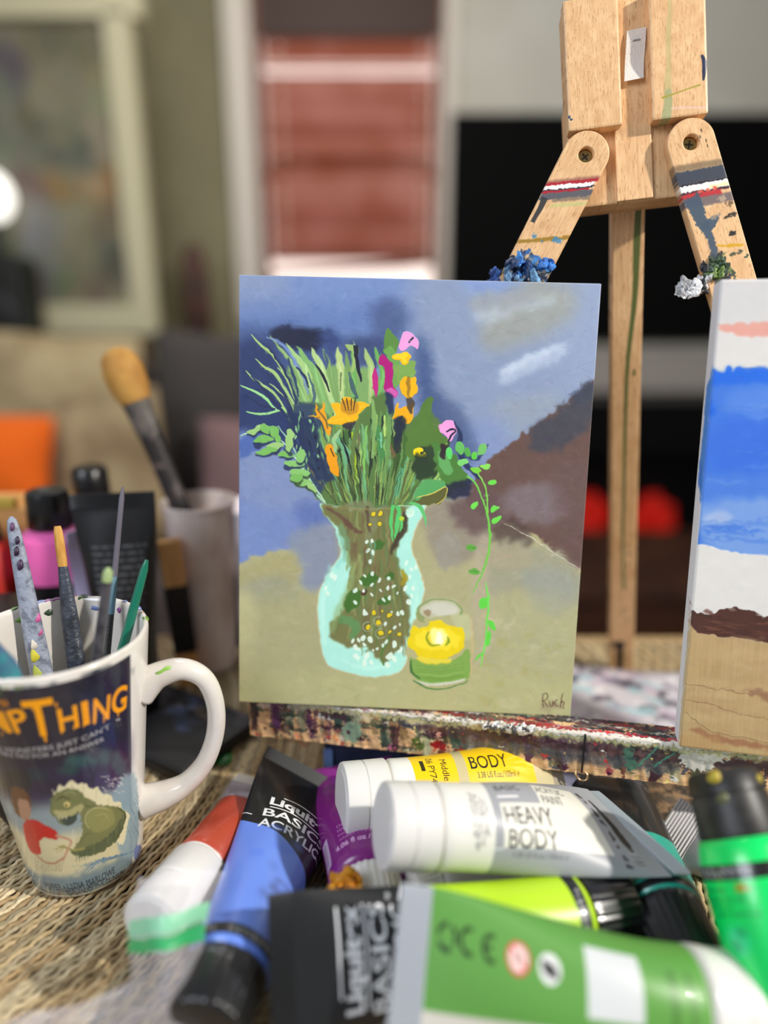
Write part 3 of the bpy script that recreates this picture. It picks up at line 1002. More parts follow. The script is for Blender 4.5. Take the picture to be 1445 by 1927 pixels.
st = sweep('staple', [(-.0012, .0022, .0440), (-.0012, .0006, .0440), (.0006, .0005, .0441), (.0026, .0006, .0442), (.0026, .0022, .0442)], [.0003, .0003], mat('steel', (190, 190, 194), .25, 1.0), t_o, 8)

# ledge: crusted with years of paint; pictures stand on its flat top
LA, LB = Vector((-.0860, .3935, 0)), Vector((.2600, .3280, 0))
ldir = (LB - LA).normalized()
lrot = math.atan2(ldir.y, ldir.x)
LLEN = (LB - LA).length
LEDGE_TOP, LEDGE_H, LEDGE_D = .0700, .0275, .0165
PAL = [(72, 34, 62), (60, 30, 46), (36, 44, 42), (30, 30, 34), (90, 104, 90), (66, 84, 60), (206, 200, 186), (150, 122, 84), (196, 150, 100), (110, 60, 50), (60, 66, 90), (188, 190, 150), (40, 70, 60)]
def ledge_canvas(w_mm, h_mm, seed, front=True):
    k = 6
    c = Canvas(int(w_mm * k), int(h_mm * k))
    c.beech(seed, vertical=False)
    c.rough_edges(7, seed)
    r = random.Random(seed)
    H, W = c.h, c.w
    if front:
        for i in range(int(w_mm * .42)):                    # long drips down the face
            x = r.uniform(0, W)
            w_ = r.uniform(14, 44)
            y1 = H * r.uniform(.55, 1.05)
            c.line([(x, 0), (x + r.uniform(-6, 6), y1 * .6), (x + r.uniform(-8, 8), y1)], [w_, w_ * .9, w_ * .55], r.choice(PAL + PAL[:6]), r.uniform(.55, .95), 1, 4)
        for i in range(int(w_mm * .7)):                   # dragged marks along it
            x, y = r.uniform(0, W), H * abs(r.gauss(0, .36))
            l = r.uniform(20, 150)
            c.line([(x, y), (x + l * .5, y + r.uniform(-5, 5)), (x + l, y + r.uniform(-6, 6))], [r.uniform(4, 16), r.uniform(5, 22), 3], r.choice(PAL), r.uniform(.5, .9), 1, 5)
        right = int(W * .34)
        c.poly([(right, 26), (W * .6, 30), (W, 34), (W, 92), (W * .6, 84), (right, 74)], (66, 42, 54), .75, 7, 10)
        c.poly([(W * .4, 76), (W * .6, 78), (W * .72, 84), (W * .72, 122), (W * .5, 118), (W * .4, 110)], (86, 86, 92), .8, 6, 8)
        for x, y, rx, ry, col in ((.345, 118, 30, 18, (160, 26, 34)), (.39, 135, 24, 14, (196, 30, 40)), (.31, 120, 22, 26, (90, 110, 54)), (.63, 140, 14, 18, (206, 92, 104)),
                                  (.345, 76, 7, 22, (240, 180, 160)), (.25, 120, 20, 26, (80, 100, 84)), (.19, 100, 40, 44, (130, 156, 130)), (.26, 150, 16, 9, (232, 120, 160)),
                                  (.66, 80, 20, 60, (70, 110, 92)), (.05, 60, 16, 70, (84, 44, 92)), (.115, 90, 12, 60, (70, 40, 70)), (.735, 145, 10, 16, (236, 234, 226)), (.16, 140, 8, 8, (232, 120, 50)), (.09, 145, 14, 8, (230, 100, 70)),
                                  (.765, 60, 60, 40, (206, 204, 194)), (.79, 40, 50, 18, (226, 224, 214))):
            c.blob(x * W, y, rx, ry, col, r.uniform(-20, 20), .95, 1, 8)
        for i in range(130):
            c.blob(r.uniform(0, W), r.uniform(0, H), r.uniform(2, 7), r.uniform(2, 10), r.choice(PAL + [(236, 234, 226), (220, 210, 120), (200, 60, 60)]), r.uniform(0, 180), .9, 0, 3)
        c.line([(0, 3), (W * .3, 6), (W * .6, 5), (W, 6)], [8, 16, 26, 26], (232, 228, 216), .9, 2, 8)
        c.line([(W * .1, 14), (W * .3, 22), (W * .5, 24), (W, 24)], [8, 14, 12, 14], (196, 194, 140), .8, 2, 8)
        for x, y, l in ((.675, 20, 90), (.70, 40, 60)):
            c.line([(x * W + 60, y), (x * W, y + l)], [4, 9], (70, 140, 116), .9, 1, 2)
    else:
        for i in range(int(w_mm * 1.6)):
            x, y = r.uniform(0, W), r.uniform(0, H)
            l = r.uniform(20, 160)
            c.line([(x, y), (x + l * .5, y + r.uniform(-4, 4)), (x + l, y + r.uniform(-5, 5))], [3, r.uniform(6, 24), 3], r.choice([(34, 32, 36), (24, 24, 28), (150, 30, 36), (60, 34, 50), (206, 204, 196), (90, 110, 90), (30, 34, 52), (36, 34, 34)]), r.uniform(.6, .95), 1, 5)
        c.line([(W * .2, H - 8), (W * .6, H - 6), (W, H - 7)], [10, 20, 20], (236, 232, 224), .9, 2, 8)
        c.line([(W * .35, H - 26), (W * .6, H - 24), (W * .95, H - 26)], [4, 12, 10], (200, 40, 52), .9, 2, 8)
    return c
ledge_mats = [ledge_canvas(352, 27.5, 31, True).material('ledge_front_paint', .35, coat=.2, bump=.9), ledge_canvas(352, 16.5, 32, False).material('ledge_top_paint', .35, coat=.2, bump=.9), beech]
def ledge():
    nx, nf, nt_ = 420, 26, 14
    r = np.random.default_rng(5)
    prof = [(0, LEDGE_TOP - LEDGE_H + LEDGE_H * i / nf) for i in range(nf + 1)] + [(LEDGE_D * (i + 1) / nt_, LEDGE_TOP) for i in range(nt_)]
    n1 = smooth_noise(len(prof), nx + 1, 3, 8) * .00022 + smooth_noise(len(prof), nx + 1, 9, 9) * .00022
    vs, uvs, fs, mi = [], [], [], []
    for j, (y, z) in enumerate(prof):
        for i in range(nx + 1):
            x = LLEN * i / nx
            d = n1[j, i] * (1 if 0 < j < nf + nt_ else 0)
            if j < nf:
                lump = max(0, math.sin(x * 900 + j * .3) * math.sin(x * 230)) * .0007 * (1 - j / nf)
                vs.append((x, y - d - lump, z))
            elif j == nf:
                vs.append((x, y - d + .0004, z + d - .0004))
            else:
                vs.append((x, y, z - abs(d)))
    for j in range(len(prof) - 1):
        for i in range(nx):
            a = j * (nx + 1) + i
            fs.append((a, a + 1, a + nx + 2, a + nx + 1))
            mi.append(0 if j < nf else 1)
    def uvf(me):
        out = []
        for p in me.polygons:
            for v in p.vertices:
                j, i = divmod(v, nx + 1)
                out.append((i / nx, (j / nf) if p.index // nx < nf else 1 - (j - nf) / nt_ if False else (1 - (nt_ - (j - nf)) / nt_) if False else (1 - (j - nf) / nt_) * 0 + (j - nf) / nt_))
        return out
    # back, bottom and ends close the bar
    b = len(vs)
    for x in (0, LLEN):
        vs += [(x, 0, LEDGE_TOP - LEDGE_H), (x, LEDGE_D, LEDGE_TOP - LEDGE_H), (x, LEDGE_D, LEDGE_TOP), (x, 0, LEDGE_TOP)]
    extra = [(b, b + 1, b + 2, b + 3), (b + 4, b + 7, b + 6, b + 5), (b, b + 4, b + 5, b + 1), (b + 1, b + 5, b + 6, b + 2)]
    me = bpy.data.meshes.new('ledge')
    me.from_pydata(vs, [], fs + extra)
    uv = me.uv_layers.new(name='UVMap')
    flat = []
    for p in me.polygons:
        for v in p.vertices:
            if v >= b:
                flat.append((0, .5)); continue
            j, i = divmod(v, nx + 1)
            flat.append((i / nx, j / nf if p.index < nx * nf else (j - nf) / nt_))
    uv.data.foreach_set('uv', np.array(flat, np.float32).ravel())
    for m in ledge_mats:
        me.materials.append(m)
    me.polygons.foreach_set('material_index', mi + [2] * 4)
    me.polygons.foreach_set('use_smooth', [True] * len(fs) + [False] * 4)
    me.update()
    o = bpy.data.objects.new('ledge', me)
    COL.objects.link(o)
    o.location = (LA.x, LA.y, 0)
    o.rotation_euler = (0, 0, lrot)
    o.parent = easel
    o.matrix_parent_inverse = Matrix.Translation(easel.location).inverted()
    return o
ledge_o = ledge()
# saw cut between the two halves of the ledge, and the hook under it
box('saw_cut', .2062, .2072, -.0009, .010, LEDGE_TOP - LEDGE_H + .001, LEDGE_TOP - .0006, mat('saw_cut', (18, 14, 12), .8), ledge_o)
sweep('hook', [(.2040, .001, .0445), (.2035, -.001, .0420), (.2060, -.002, .0392), (.2095, -.002, .0398), (.2100, -.001, .0425), (.208, 0, .0440)], [.0007, .0007], mat('brass_hook', (214, 180, 140), .3, .9), ledge_o, 8)
o = crust('paint_crust', None, .0065, [(228, 224, 214), (236, 232, 226), (60, 58, 60), (200, 196, 180)], ledge_o, 9, 30, (3.4, .25, .3)); o.location = (.165, .0005, LEDGE_TOP - .0015)
o['label'] = 'ridge of thick white and black paint'
# ------------------------------------------------------------------ the two pictures
def homography(src, dst):
    A, b = [], []
    for (x, y), (u, v) in zip(src, dst):
        A += [[x, y, 1, 0, 0, 0, -u * x, -u * y], [0, 0, 0, x, y, 1, -v * x, -v * y]]
        b += [u, v]
    h = np.append(np.linalg.solve(np.array(A, float), np.array(b, float)), 1).reshape(3, 3)
    def f(p):
        q = np.c_[p, np.ones(len(p))] @ h.T
        return q[:, :2] / q[:, 2:]
    return f

def flower_painting():
    W, H = 1060, 1325
    c = Canvas(W, H, (120, 136, 182), homography([(447, 516), (1132, 537), (1078, 1348), (447, 1318)], [(0, 0), (W, 0), (W, H), (0, H)]))
    c.rough_edges(15, 4)
    P, B = c.poly, c.blob
    def Ln(pts, wd, col, a=1.0, soft=0, rough=0.0):
        c.line(pts, wd, col, a, soft, rough * .5)
    # ground: blue cloth
    P([(440, 500), (560, 505), (560, 600), (440, 600)], (128, 142, 178), .8, 40)
    P([(440, 575), (760, 560), (760, 640), (440, 650)], (92, 116, 172), .85, 34)
    P([(560, 510), (760, 515), (760, 570), (560, 570)], (110, 132, 186), .8, 26)
    P([(790, 515), (1140, 530), (1140, 740), (1000, 800), (920, 850), (820, 800), (780, 700)], (134, 146, 176), .8, 40)
    P([(880, 520), (980, 524), (975, 556), (880, 552)], (124, 144, 196), .8, 14)
    P([(1040, 530), (1140, 534), (1130, 740), (1060, 720)], (142, 154, 186), .6, 30)
    P([(985, 538), (1080, 548), (1075, 600), (1010, 640), (940, 662), (905, 655), (900, 610), (940, 575)], (150, 150, 142), .75, 22, 6)
    P([(892, 560), (990, 550), (1000, 580), (900, 592)], (146, 150, 160), .8, 8, 5)
    P([(890, 592), (960, 582), (1010, 566), (1050, 560), (1040, 574), (970, 590), (915, 612)], (176, 186, 200), .6, 10, 5)
    P([(945, 700), (1000, 672), (1060, 648), (1068, 660), (1050, 680), (1000, 700), (960, 722), (942, 724)], (170, 181, 208), .75, 8, 5)
    P([(948, 694), (1000, 668), (1060, 650), (1062, 656), (1000, 682), (950, 706)], (190, 199, 220), .75, 6, 5)
    P([(930, 760), (1040, 740), (1060, 770), (960, 830)], (148, 154, 164), .5, 20)
    P([(850, 800), (960, 790), (940, 860), (900, 870), (850, 850)], (124, 140, 186), .7, 20)
    # left: dark blue behind the fronds
    P([(440, 630), (500, 615), (600, 630), (650, 680), (640, 900), (600, 900), (540, 850), (440, 800)], (58, 76, 126), .9, 22)
    P([(440, 660), (500, 640), (540, 720), (560, 800), (520, 840), (440, 800)], (36, 49, 94), .9, 14, 6)
    P([(506, 620), (560, 616), (620, 624), (628, 650), (560, 660), (510, 640)], (24, 30, 58), 1, 6, 8)
    P([(600, 620), (640, 626), (640, 660), (600, 660)], (52, 70, 124), .9, 10, 6)
    P([(700, 580), (740, 565), (765, 590), (750, 640), (690, 660), (640, 660), (660, 640), (700, 630)], (72, 88, 134), .9, 16, 6)
    P([(650, 640), (720, 640), (730, 680), (660, 690)], (50, 64, 106), .8, 10)
    P([(780, 640), (802, 640), (826, 740), (836, 790), (800, 790), (780, 720)], (58, 78, 126), .85, 16, 6)
    P([(810, 740), (870, 770), (900, 850), (860, 870), (820, 800)], (70, 86, 128), .8, 14, 6)
    P([(440, 830), (500, 820), (560, 870), (640, 960), (640, 1040), (560, 1010), (440, 1080)], (112, 130, 184), .95, 12, 6)
    P([(440, 840), (530, 860), (600, 930), (560, 960), (440, 930)], (124, 138, 178), .8, 20)
    P([(447, 832), (480, 815), (500, 828), (470, 850), (447, 862)], (70, 96, 164), .9, 3, 5)
    P([(560, 940), (625, 960), (640, 1030), (600, 1030), (560, 980)], (88, 106, 166), .8, 12, 6)
    # table
    P([(440, 1076), (540, 1030), (620, 985), (900, 940), (1100, 1060), (1100, 1370), (430, 1340)], (166, 160, 124), 1, 3, 4)
    P([(447, 1074), (520, 1045), (560, 1040), (545, 1110), (470, 1120), (445, 1110)], (160, 152, 112), .8, 8, 6)
    P([(540, 1010), (620, 980), (640, 1060), (600, 1110), (565, 1100), (560, 1050)], (128, 136, 160), .95, 10, 6)
    P([(450, 1100), (520, 1080), (560, 1110), (560, 1130), (470, 1130)], (142, 144, 130), .7, 12)
    P([(440, 1130), (480, 1130), (480, 1330), (440, 1330)], (180, 174, 134), .8, 14)
    P([(480, 1130), (600, 1130), (600, 1330), (480, 1330)], (158, 154, 118), .7, 24)
    P([(560, 1260), (1090, 1280), (1090, 1360), (440, 1330), (440, 1290)], (172, 170, 126), .7, 24)
    P([(800, 960), (870, 930), (930, 1000), (900, 1050), (880, 1060), (830, 1060), (800, 1000)], (140, 130, 120), .85, 10, 8)
    P([(840, 1000), (870, 1015), (865, 1060), (830, 1068), (820, 1030)], (146, 140, 132), .85, 4, 6)
    P([(900, 1020), (925, 1020), (930, 1180), (900, 1250), (890, 1100)], (172, 160, 142), .7, 8, 4)
    # brown cloth on the right
    P([(1135, 712), (1105, 730), (1060, 762), (1010, 800), (960, 838), (912, 872), (880, 930), (900, 965), (1000, 1000), (1102, 1068), (1120, 900)], (98, 74, 70), 1, 2, 4)
    P([(1130, 715), (1060, 765), (1000, 812), (1010, 850), (1060, 846), (1100, 810), (1126, 780)], (66, 66, 78), .95, 7, 9)
    P([(1080, 740), (1130, 716), (1128, 740), (1090, 770)], (60, 64, 80), .9, 4, 8)
    P([(850, 945), (930, 920), (950, 985), (905, 1000), (860, 990)], (96, 76, 78), .85, 9, 8)
    P([(960, 920), (1060, 912), (1075, 960), (1040, 985), (960, 975)], (124, 114, 124), .7, 12, 10)
    P([(1040, 880), (1110, 880), (1100, 1060), (1060, 1000)], (100, 78, 78), .7, 16)
    P([(930, 990), (985, 985), (1000, 1030), (940, 1030)], (74, 58, 58), .8, 7, 8)
    P([(925, 1030), (980, 1022), (1040, 1035), (1095, 1072), (1090, 1140), (1040, 1160), (1000, 1110), (930, 1120)], (150, 148, 130), .9, 9, 10)
    P([(990, 1070), (1080, 1080), (1082, 1130), (1040, 1158), (1000, 1130)], (146, 148, 142), .8, 12, 6)
    P([(925, 1030), (990, 1026), (1000, 1060), (930, 1070)], (162, 150, 128), .7, 8, 8)
    Ln([(950, 985), (1000, 1010), (1060, 1050), (1094, 1070)], [1, 3, 2, 2], (206, 196, 186), .9, 0, 3)
    P([(920, 1130), (1080, 1130), (1075, 1250), (920, 1260)], (166, 164, 132), .5, 24)
    r = random.Random(3)
    for i in range(150):
        x, y = r.uniform(600, 1070), r.uniform(1150, 1330)
        if 590 < x < 900 and y < 1290:
            continue
        B(x, y, r.uniform(3, 15), r.uniform(2, 7), r.choice([(186, 180, 150), (160, 152, 96), (176, 168, 110), (154, 154, 126), (190, 186, 164)]), r.uniform(-60, 60), .4, 3, 8)
    c.dabs(2600, 34, 9, 5, seed=4, alpha=.35, soft=1)
    c.dabs(1400, 60, 6, 5, ang=.1, seed=5, alpha=.3, soft=1)
    # fan of pale green leaves
    Gl, Gm, Gd, Nv, Bk = (156, 188, 120), (116, 164, 92), (62, 88, 46), (34, 44, 82), (22, 26, 44)
    P([(540, 690), (570, 690), (620, 690), (680, 690), (722, 720), (716, 800), (640, 830), (590, 800), (556, 750)], (120, 158, 96), 1, 4, 5)
    tips = [((505, 630), (560, 700), (590, 790), 9), ((536, 645), (576, 700), (606, 800), 18), ((556, 650), (594, 706), (622, 800), 17), ((584, 653), (606, 700), (634, 790), 18), ((606, 656), (622, 700), (640, 790), 12),
            ((634, 652), (640, 700), (646, 790), 20), ((650, 660), (656, 720), (652, 790), 12), ((662, 652), (666, 720), (664, 790), 13), ((684, 655), (698, 700), (694, 790), 18), ((704, 652), (720, 705), (704, 790), 17), ((716, 664), (730, 720), (716, 800), 14), ((650, 648), (668, 660), (662, 700), 16)]
    for i, (p0, p1, p2, w_) in enumerate(tips):
        col = [(142, 176, 112), (160, 194, 128), (124, 172, 104), (170, 198, 134), (118, 152, 92), (174, 194, 128), (112, 148, 84), (104, 162, 86), (158, 184, 118), (104, 164, 88), (92, 140, 76), (150, 178, 108)][i]
        Ln([p0, ((p0[0] * .6 + p1[0] * .4), (p0[1] * .6 + p1[1] * .4)), p1, p2], [2, w_, w_ * 1.1, w_ * .5], col, 1, 1, 3)
        Ln([(p1[0] - 4, p1[1] - 20), p1, ((p1[0] + p2[0]) / 2, (p1[1] + p2[1]) / 2)], [1, w_ * .35, 1], tuple(min(255, k + 24) for k in col), .8, 1, 2)
    Ln([(498, 632), (530, 648), (560, 690), (580, 740)], [3, 10, 8, 5], (116, 140, 196), .9, 1, 3)
    for pts, wd, col in (([(470, 628), (486, 646), (512, 668), (534, 704), (556, 756), (572, 800)], [2, 7, 8, 7, 7, 5], Gl), ([(478, 673), (496, 690), (516, 702), (540, 740), (562, 780)], [2, 7, 11, 9, 6], Gl),
                         ([(460, 695), (476, 712), (500, 728), (522, 748), (548, 796)], [2, 7, 8, 7, 4], Gl), ([(449, 723), (474, 733), (496, 746), (512, 764), (522, 772)], [3, 7, 8, 7, 5], (150, 206, 140)),
                         ([(461, 772), (490, 777), (526, 770)], [3, 7, 6], (150, 206, 140)), ([(505, 720), (530, 740), (548, 766), (566, 812), (580, 840)], [2, 7, 9, 7, 5], Gl),
                         ([(528, 764), (542, 786), (552, 806), (562, 824)], [4, 8, 7, 3], (150, 200, 134)), ([(520, 690), (542, 716), (560, 760)], [2, 8, 5], Gl), ([(556, 716), (572, 750), (586, 796)], [2, 9, 5], (146, 188, 120))):
        Ln(pts, wd, col, 1, 0, 1.5)
    for pts, wd, col in (([(592, 684), (606, 706), (620, 736)], [4, 9, 3], Bk), ([(556, 690), (572, 708), (580, 728)], [5, 9, 3], Nv), ([(668, 650), (672, 690), (680, 718)], [14, 11, 5], Bk),
                         ([(608, 660), (614, 680), (612, 694)], [3, 9, 4], (64, 84, 116)), ([(618, 656), (628, 684)], [3, 7], (56, 74, 112)), ([(640, 700), (640, 735)], [6, 4], (92, 116, 72)),
                         ([(540, 672), (552, 710), (560, 746)], [4, 10, 4], (44, 60, 100)), ([(578, 700), (590, 740), (585, 770)], [3, 10, 6], (70, 96, 110)), ([(698, 656), (706, 694)], [5, 6], (50, 70, 106)),
                         ([(656, 700), (664, 730), (672, 750)], [6, 13, 6], (64, 90, 98)), ([(500, 652), (530, 690), (552, 740)], [3, 8, 4], Nv), ([(500, 700), (535, 745), (556, 790)], [2, 8, 5], Nv),
                         ([(470, 705), (500, 738), (540, 785)], [3, 10, 6], Nv), ([(460, 740), (490, 760), (516, 768)], [3, 8, 4], Nv), ([(480, 790), (520, 800), (540, 812)], [4, 20, 8], (38, 52, 98)),
                         ([(548, 730), (556, 752), (552, 770)], [5, 11, 6], (40, 56, 90)), ([(560, 756), (570, 766), (566, 790)], [5, 12, 6], (36, 50, 86)), ([(574, 800), (584, 820), (596, 836)], [8, 16, 10], (28, 38, 66)), ([(590, 822), (600, 836), (592, 852)], [10, 20, 10], (26, 34, 58))):
        Ln(pts, wd, col, .95, 0, 2.5)
    # stems and dark leaves in the vase mouth
    P([(545, 770), (600, 760), (640, 800), (720, 740), (750, 800), (800, 770), (838, 820), (852, 900), (850, 930), (800, 948), (700, 955), (612, 948), (575, 880), (560, 820)], (84, 114, 62), 1, 3, 7)
    P([(545, 770), (590, 760), (600, 800), (640, 840), (600, 930), (570, 880), (550, 820)], (48, 66, 96), .95, 4, 7)
    for i in range(230):
        x0 = r.uniform(560, 850)
        y0 = r.uniform(770, 880) if x0 < 760 else r.uniform(800, 900)
        xe = 700 + (x0 - 700) * .62 + r.uniform(-14, 14)
        k = r.uniform(.15, .6)
        x1, y1 = x0 + (xe - x0) * k, y0 + (946 - y0) * k
        col = r.choice([(40, 56, 36), (34, 44, 38), (64, 98, 54), (96, 138, 78), (112, 166, 116), (124, 154, 70), (78, 126, 70), (104, 146, 92), (150, 190, 104), (102, 96, 70), (30, 40, 70) if x0 < 640 else (46, 70, 36)])
        Ln([(x0, y0), ((x0 + x1) / 2 + r.uniform(-3, 3), (y0 + y1) / 2), (x1, y1)], [r.uniform(2, 6), r.uniform(6, 15), r.uniform(1, 4)], col, .9, 0, 3)
    for pts, wd, col in (([(662, 812), (668, 870), (672, 945)], [6, 8, 5], (150, 176, 40)), ([(690, 800), (684, 870), (690, 950)], [5, 7, 5], (120, 180, 90)), ([(790, 870), (768, 910), (756, 950)], [4, 7, 5], (170, 190, 40)),
                         ([(710, 800), (716, 850), (712, 900)], [14, 22, 12], (72, 130, 74)), ([(632, 820), (650, 850), (655, 885)], [8, 26, 12], (104, 164, 124)), ([(640, 822), (655, 860), (664, 900)], [3, 9, 4], Bk),
                         ([(770, 850), (752, 890), (744, 940)], [10, 12, 6], (88, 160, 116)), ([(716, 812), (718, 840)], [5, 4], (120, 190, 160)), ([(560, 870), (590, 920), (612, 948)], [5, 5, 5], (158, 200, 170)),
                         ([(520, 800), (550, 840), (580, 900)], [3, 5, 5], (150, 196, 170)), ([(740, 820), (745, 860), (738, 900)], [16, 26, 12], (56, 84, 40)), ([(752, 780), (748, 830), (745, 850)], [18, 24, 12], (40, 52, 46)),
                         ([(730, 820), (742, 860)], [8, 10], (104, 86, 58))):
        Ln(pts, wd, col, 1, 0, 3)
    for i in range(120):
        x0 = r.uniform(600, 800)
        y0 = r.uniform(850, 925)
        xe = 700 + (x0 - 700) * .7
        Ln([(x0, y0), ((x0 + xe) / 2, (y0 + 946) / 2), (xe, 948)], [1, r.uniform(4, 9), 2], r.choice([(90, 126, 70), (122, 150, 84), (64, 88, 50), (40, 50, 36), (108, 170, 124), (84, 92, 56), (140, 160, 80)]), .85, 0, 3)
    for pts, wd, col in (([(728, 760), (732, 800), (728, 860), (716, 920)], [8, 14, 12, 5], (104, 146, 84)), ([(700, 750), (704, 800), (700, 860)], [8, 14, 6], (126, 164, 96)), ([(676, 790), (664, 840), (664, 890)], [12, 16, 6], (94, 116, 66)),
                         ([(640, 806), (628, 826), (632, 850)], [8, 14, 8], (150, 190, 136)), ([(756, 800), (764, 840), (756, 880)], [10, 14, 8], (66, 100, 48)), ([(722, 780), (724, 820)], [6, 6], (176, 204, 116))):
        Ln(pts, wd, col, .95, 0, 3)
    P([(536, 772), (566, 780), (592, 800), (604, 836), (612, 870), (628, 900), (604, 904), (572, 868), (548, 822)], (34, 46, 84), .88, 3, 8)
    for i in range(46):
        x, y = r.uniform(540, 610), r.uniform(770, 890)
        if abs((x - 540) - (y - 770) * .55) > 34:
            continue
        Ln([(x, y), (x + r.uniform(-3, 4), y + r.uniform(6, 16))], [1.5, r.uniform(4, 8), 1.5], r.choice([(134, 186, 130), (116, 168, 112), (150, 196, 140), (92, 140, 96), (24, 30, 54), (54, 74, 120)]), .95, 0, 3)
    # leafy sprig on the left
    Ln([(450, 818), (480, 808), (505, 812), (540, 840), (575, 890), (612, 945)], [3, 6, 5, 4, 5, 4], (176, 212, 180), 1, 0, 2)
    for x, y, rx, ry, a in ((482, 806, 20, 6, -14), (500, 806, 12, 10, 30), (516, 815, 8, 18, -24), (492, 826, 18, 7, -8), (515, 838, 15, 7, -10), (500, 846, 22, 5, -6), (536, 852, 15, 6, 0), (543, 826, 9, 22, 6),
                            (552, 870, 20, 7, 2), (565, 855, 8, 14, 20), (562, 888, 20, 7, 6), (570, 905, 18, 6, 10), (556, 896, 12, 8, 0), (585, 915, 14, 6, 40)):
        B(x, y + 6, rx, ry, (30, 40, 74) if y < 880 else (50, 70, 40), a, .8, 1, 4)
        B(x, y, rx, ry, r.choice([(150, 190, 118), (132, 186, 108), (116, 176, 90)]), a, 1, 0, 3)
    # big leaf right of the middle, small leaves
    P([(762, 835), (778, 795), (800, 750), (812, 750), (812, 788), (826, 806), (838, 822), (832, 846), (806, 862), (776, 868)], (82, 116, 52), 1, 1, 4)
    P([(790, 842), (815, 846), (818, 890), (790, 900), (776, 880)], (44, 62, 42), 1, 2, 5)
    P([(812, 830), (846, 850), (880, 890), (872, 920), (838, 910), (822, 880)], (74, 120, 56), 1, 1, 5)
    P([(824, 850), (846, 862), (850, 890), (832, 884)], (96, 160, 92), 1, 1, 4)
    P([(836, 915), (880, 900), (888, 920), (860, 935), (838, 930)], (34, 36, 58), .9, 3, 5)
    P([(778, 932), (802, 902), (836, 906), (839, 918), (812, 926), (790, 940)], (84, 156, 92), 1, 0, 3)
    P([(780, 940), (812, 928), (839, 918), (838, 938), (822, 948), (790, 948)], (92, 92, 50), 1, 0, 3)
    Ln([(784, 934), (812, 928), (840, 916), (838, 936), (822, 948)], [2, 3, 3, 2, 2], (224, 206, 96), 1, 0, 2)
    P([(727, 618), (738, 628), (750, 646), (742, 664), (726, 664), (722, 650)], (88, 130, 62), 1, 0, 3)
    P([(726, 660), (745, 660), (750, 720), (735, 730)], (104, 156, 78), .95, 1, 4)
    P([(744, 690), (780, 680), (776, 712), (750, 722)], (120, 158, 80), 1, 1, 4)
    # flowers
    Mg = (168, 20, 116)
    P([(719, 666), (712, 683), (722, 690), (723, 706), (722, 726), (729, 742), (745, 748), (747, 736), (738, 720), (740, 690), (730, 677)], Mg, 1, 0, 2)
    P([(726, 735), (738, 728), (747, 738), (744, 748)], (206, 96, 176), .9, 1, 3)
    P([(700, 698), (706, 694), (712, 716), (708, 746), (702, 726)], (184, 34, 124), 1, 0, 2)
    P([(724, 742), (738, 745), (740, 772), (730, 778)], Nv, .9, 2, 4)
    Pk = (228, 152, 212)
    P([(755, 630), (768, 625), (782, 634), (789, 645), (786, 658), (772, 652), (756, 659), (750, 650)], Pk, 1, 0, 2)
    Ln([(768, 646), (777, 634)], [6, 6], (40, 46, 70), 1, 0, 2)
    B(757, 671, 18, 11, (236, 182, 18), 10, 1, 0, 6)
    B(757, 668, 12, 6, (248, 206, 40), 10, .8, 1, 6)
    P([(752, 720), (760, 709), (772, 712), (783, 710), (784, 735), (778, 746), (766, 748), (755, 740)], (232, 172, 16), 1, 0, 2)
    P([(765, 712), (772, 714), (771, 742), (766, 742)], (150, 110, 30), .9, 1, 3)
    P([(746, 758), (753, 768), (764, 764), (777, 756), (778, 778), (770, 797), (755, 794), (758, 782), (741, 786)], (230, 164, 18), 1, 0, 2)
    P([(764, 748), (780, 748), (776, 776), (766, 770)], (70, 60, 52), .9, 1, 3)
    P([(742, 786), (764, 792), (752, 830), (742, 830)], (34, 42, 60), .9, 2, 4)
    Or = (228, 150, 16)
    for pet in ([(614, 794), (622, 784), (640, 778), (656, 784), (650, 795), (630, 797)], [(636, 784), (624, 766), (622, 758), (636, 758), (652, 768), (652, 782)], [(640, 770), (643, 750), (652, 745), (664, 752), (662, 772)], [(656, 768), (668, 756), (684, 756), (695, 762), (684, 768), (668, 782)], [(648, 780), (668, 776), (674, 786), (662, 796), (648, 794)]):
        P(pet, (240, 174, 18), 1, 0, 1)
        Ln([pet[0], ((pet[0][0] + pet[3][0]) / 2, (pet[0][1] + pet[3][1]) / 2), pet[3]], [1, 3, 1], (250, 198, 60), .7, 1, 1)
    P([(636, 764), (650, 752), (672, 758), (668, 776), (652, 778)], (190, 132, 26), .9, 2, 3)
    for x0, x1 in ((648, 643), (653, 651), (658, 660), (662, 668)):
        Ln([(x0 + 2, 772), (x1, 748)], [2, 3.2], (36, 28, 24), 1, 0, 1)
    P([(645, 794), (668, 792), (662, 808), (650, 804)], (50, 44, 56), .9, 1, 3)
    P([(581, 782), (594, 780), (592, 759), (602, 772), (608, 752), (613, 790), (622, 804), (620, 818), (612, 812), (600, 790)], (222, 152, 24), 1, 0, 2)
    Ln([(596, 768), (612, 792), (616, 806)], [4, 6, 3], (112, 84, 40), .9, 0, 2)
    P([(612, 842), (620, 834), (630, 850), (637, 880), (635, 894), (622, 884), (613, 862)], Or, 1, 0, 2)
    Ln([(621, 842), (628, 858)], [3, 3], (40, 30, 20), 1, 0, 1)
    B(789, 850, 13, 9, (240, 204, 22), 0, 1, 0, 7)
    P([(786, 852), (802, 850), (800, 868), (784, 866)], (38, 54, 38), .8, 2, 4)
    P([(824, 799), (838, 792), (852, 793), (860, 806), (857, 818), (846, 830), (838, 818), (828, 812)], Pk, 1, 0, 2)
    Ln([(840, 812), (850, 808), (858, 810), (848, 822), (842, 832)], [4, 7, 4, 6, 5], (40, 40, 62), 1, 0, 2)
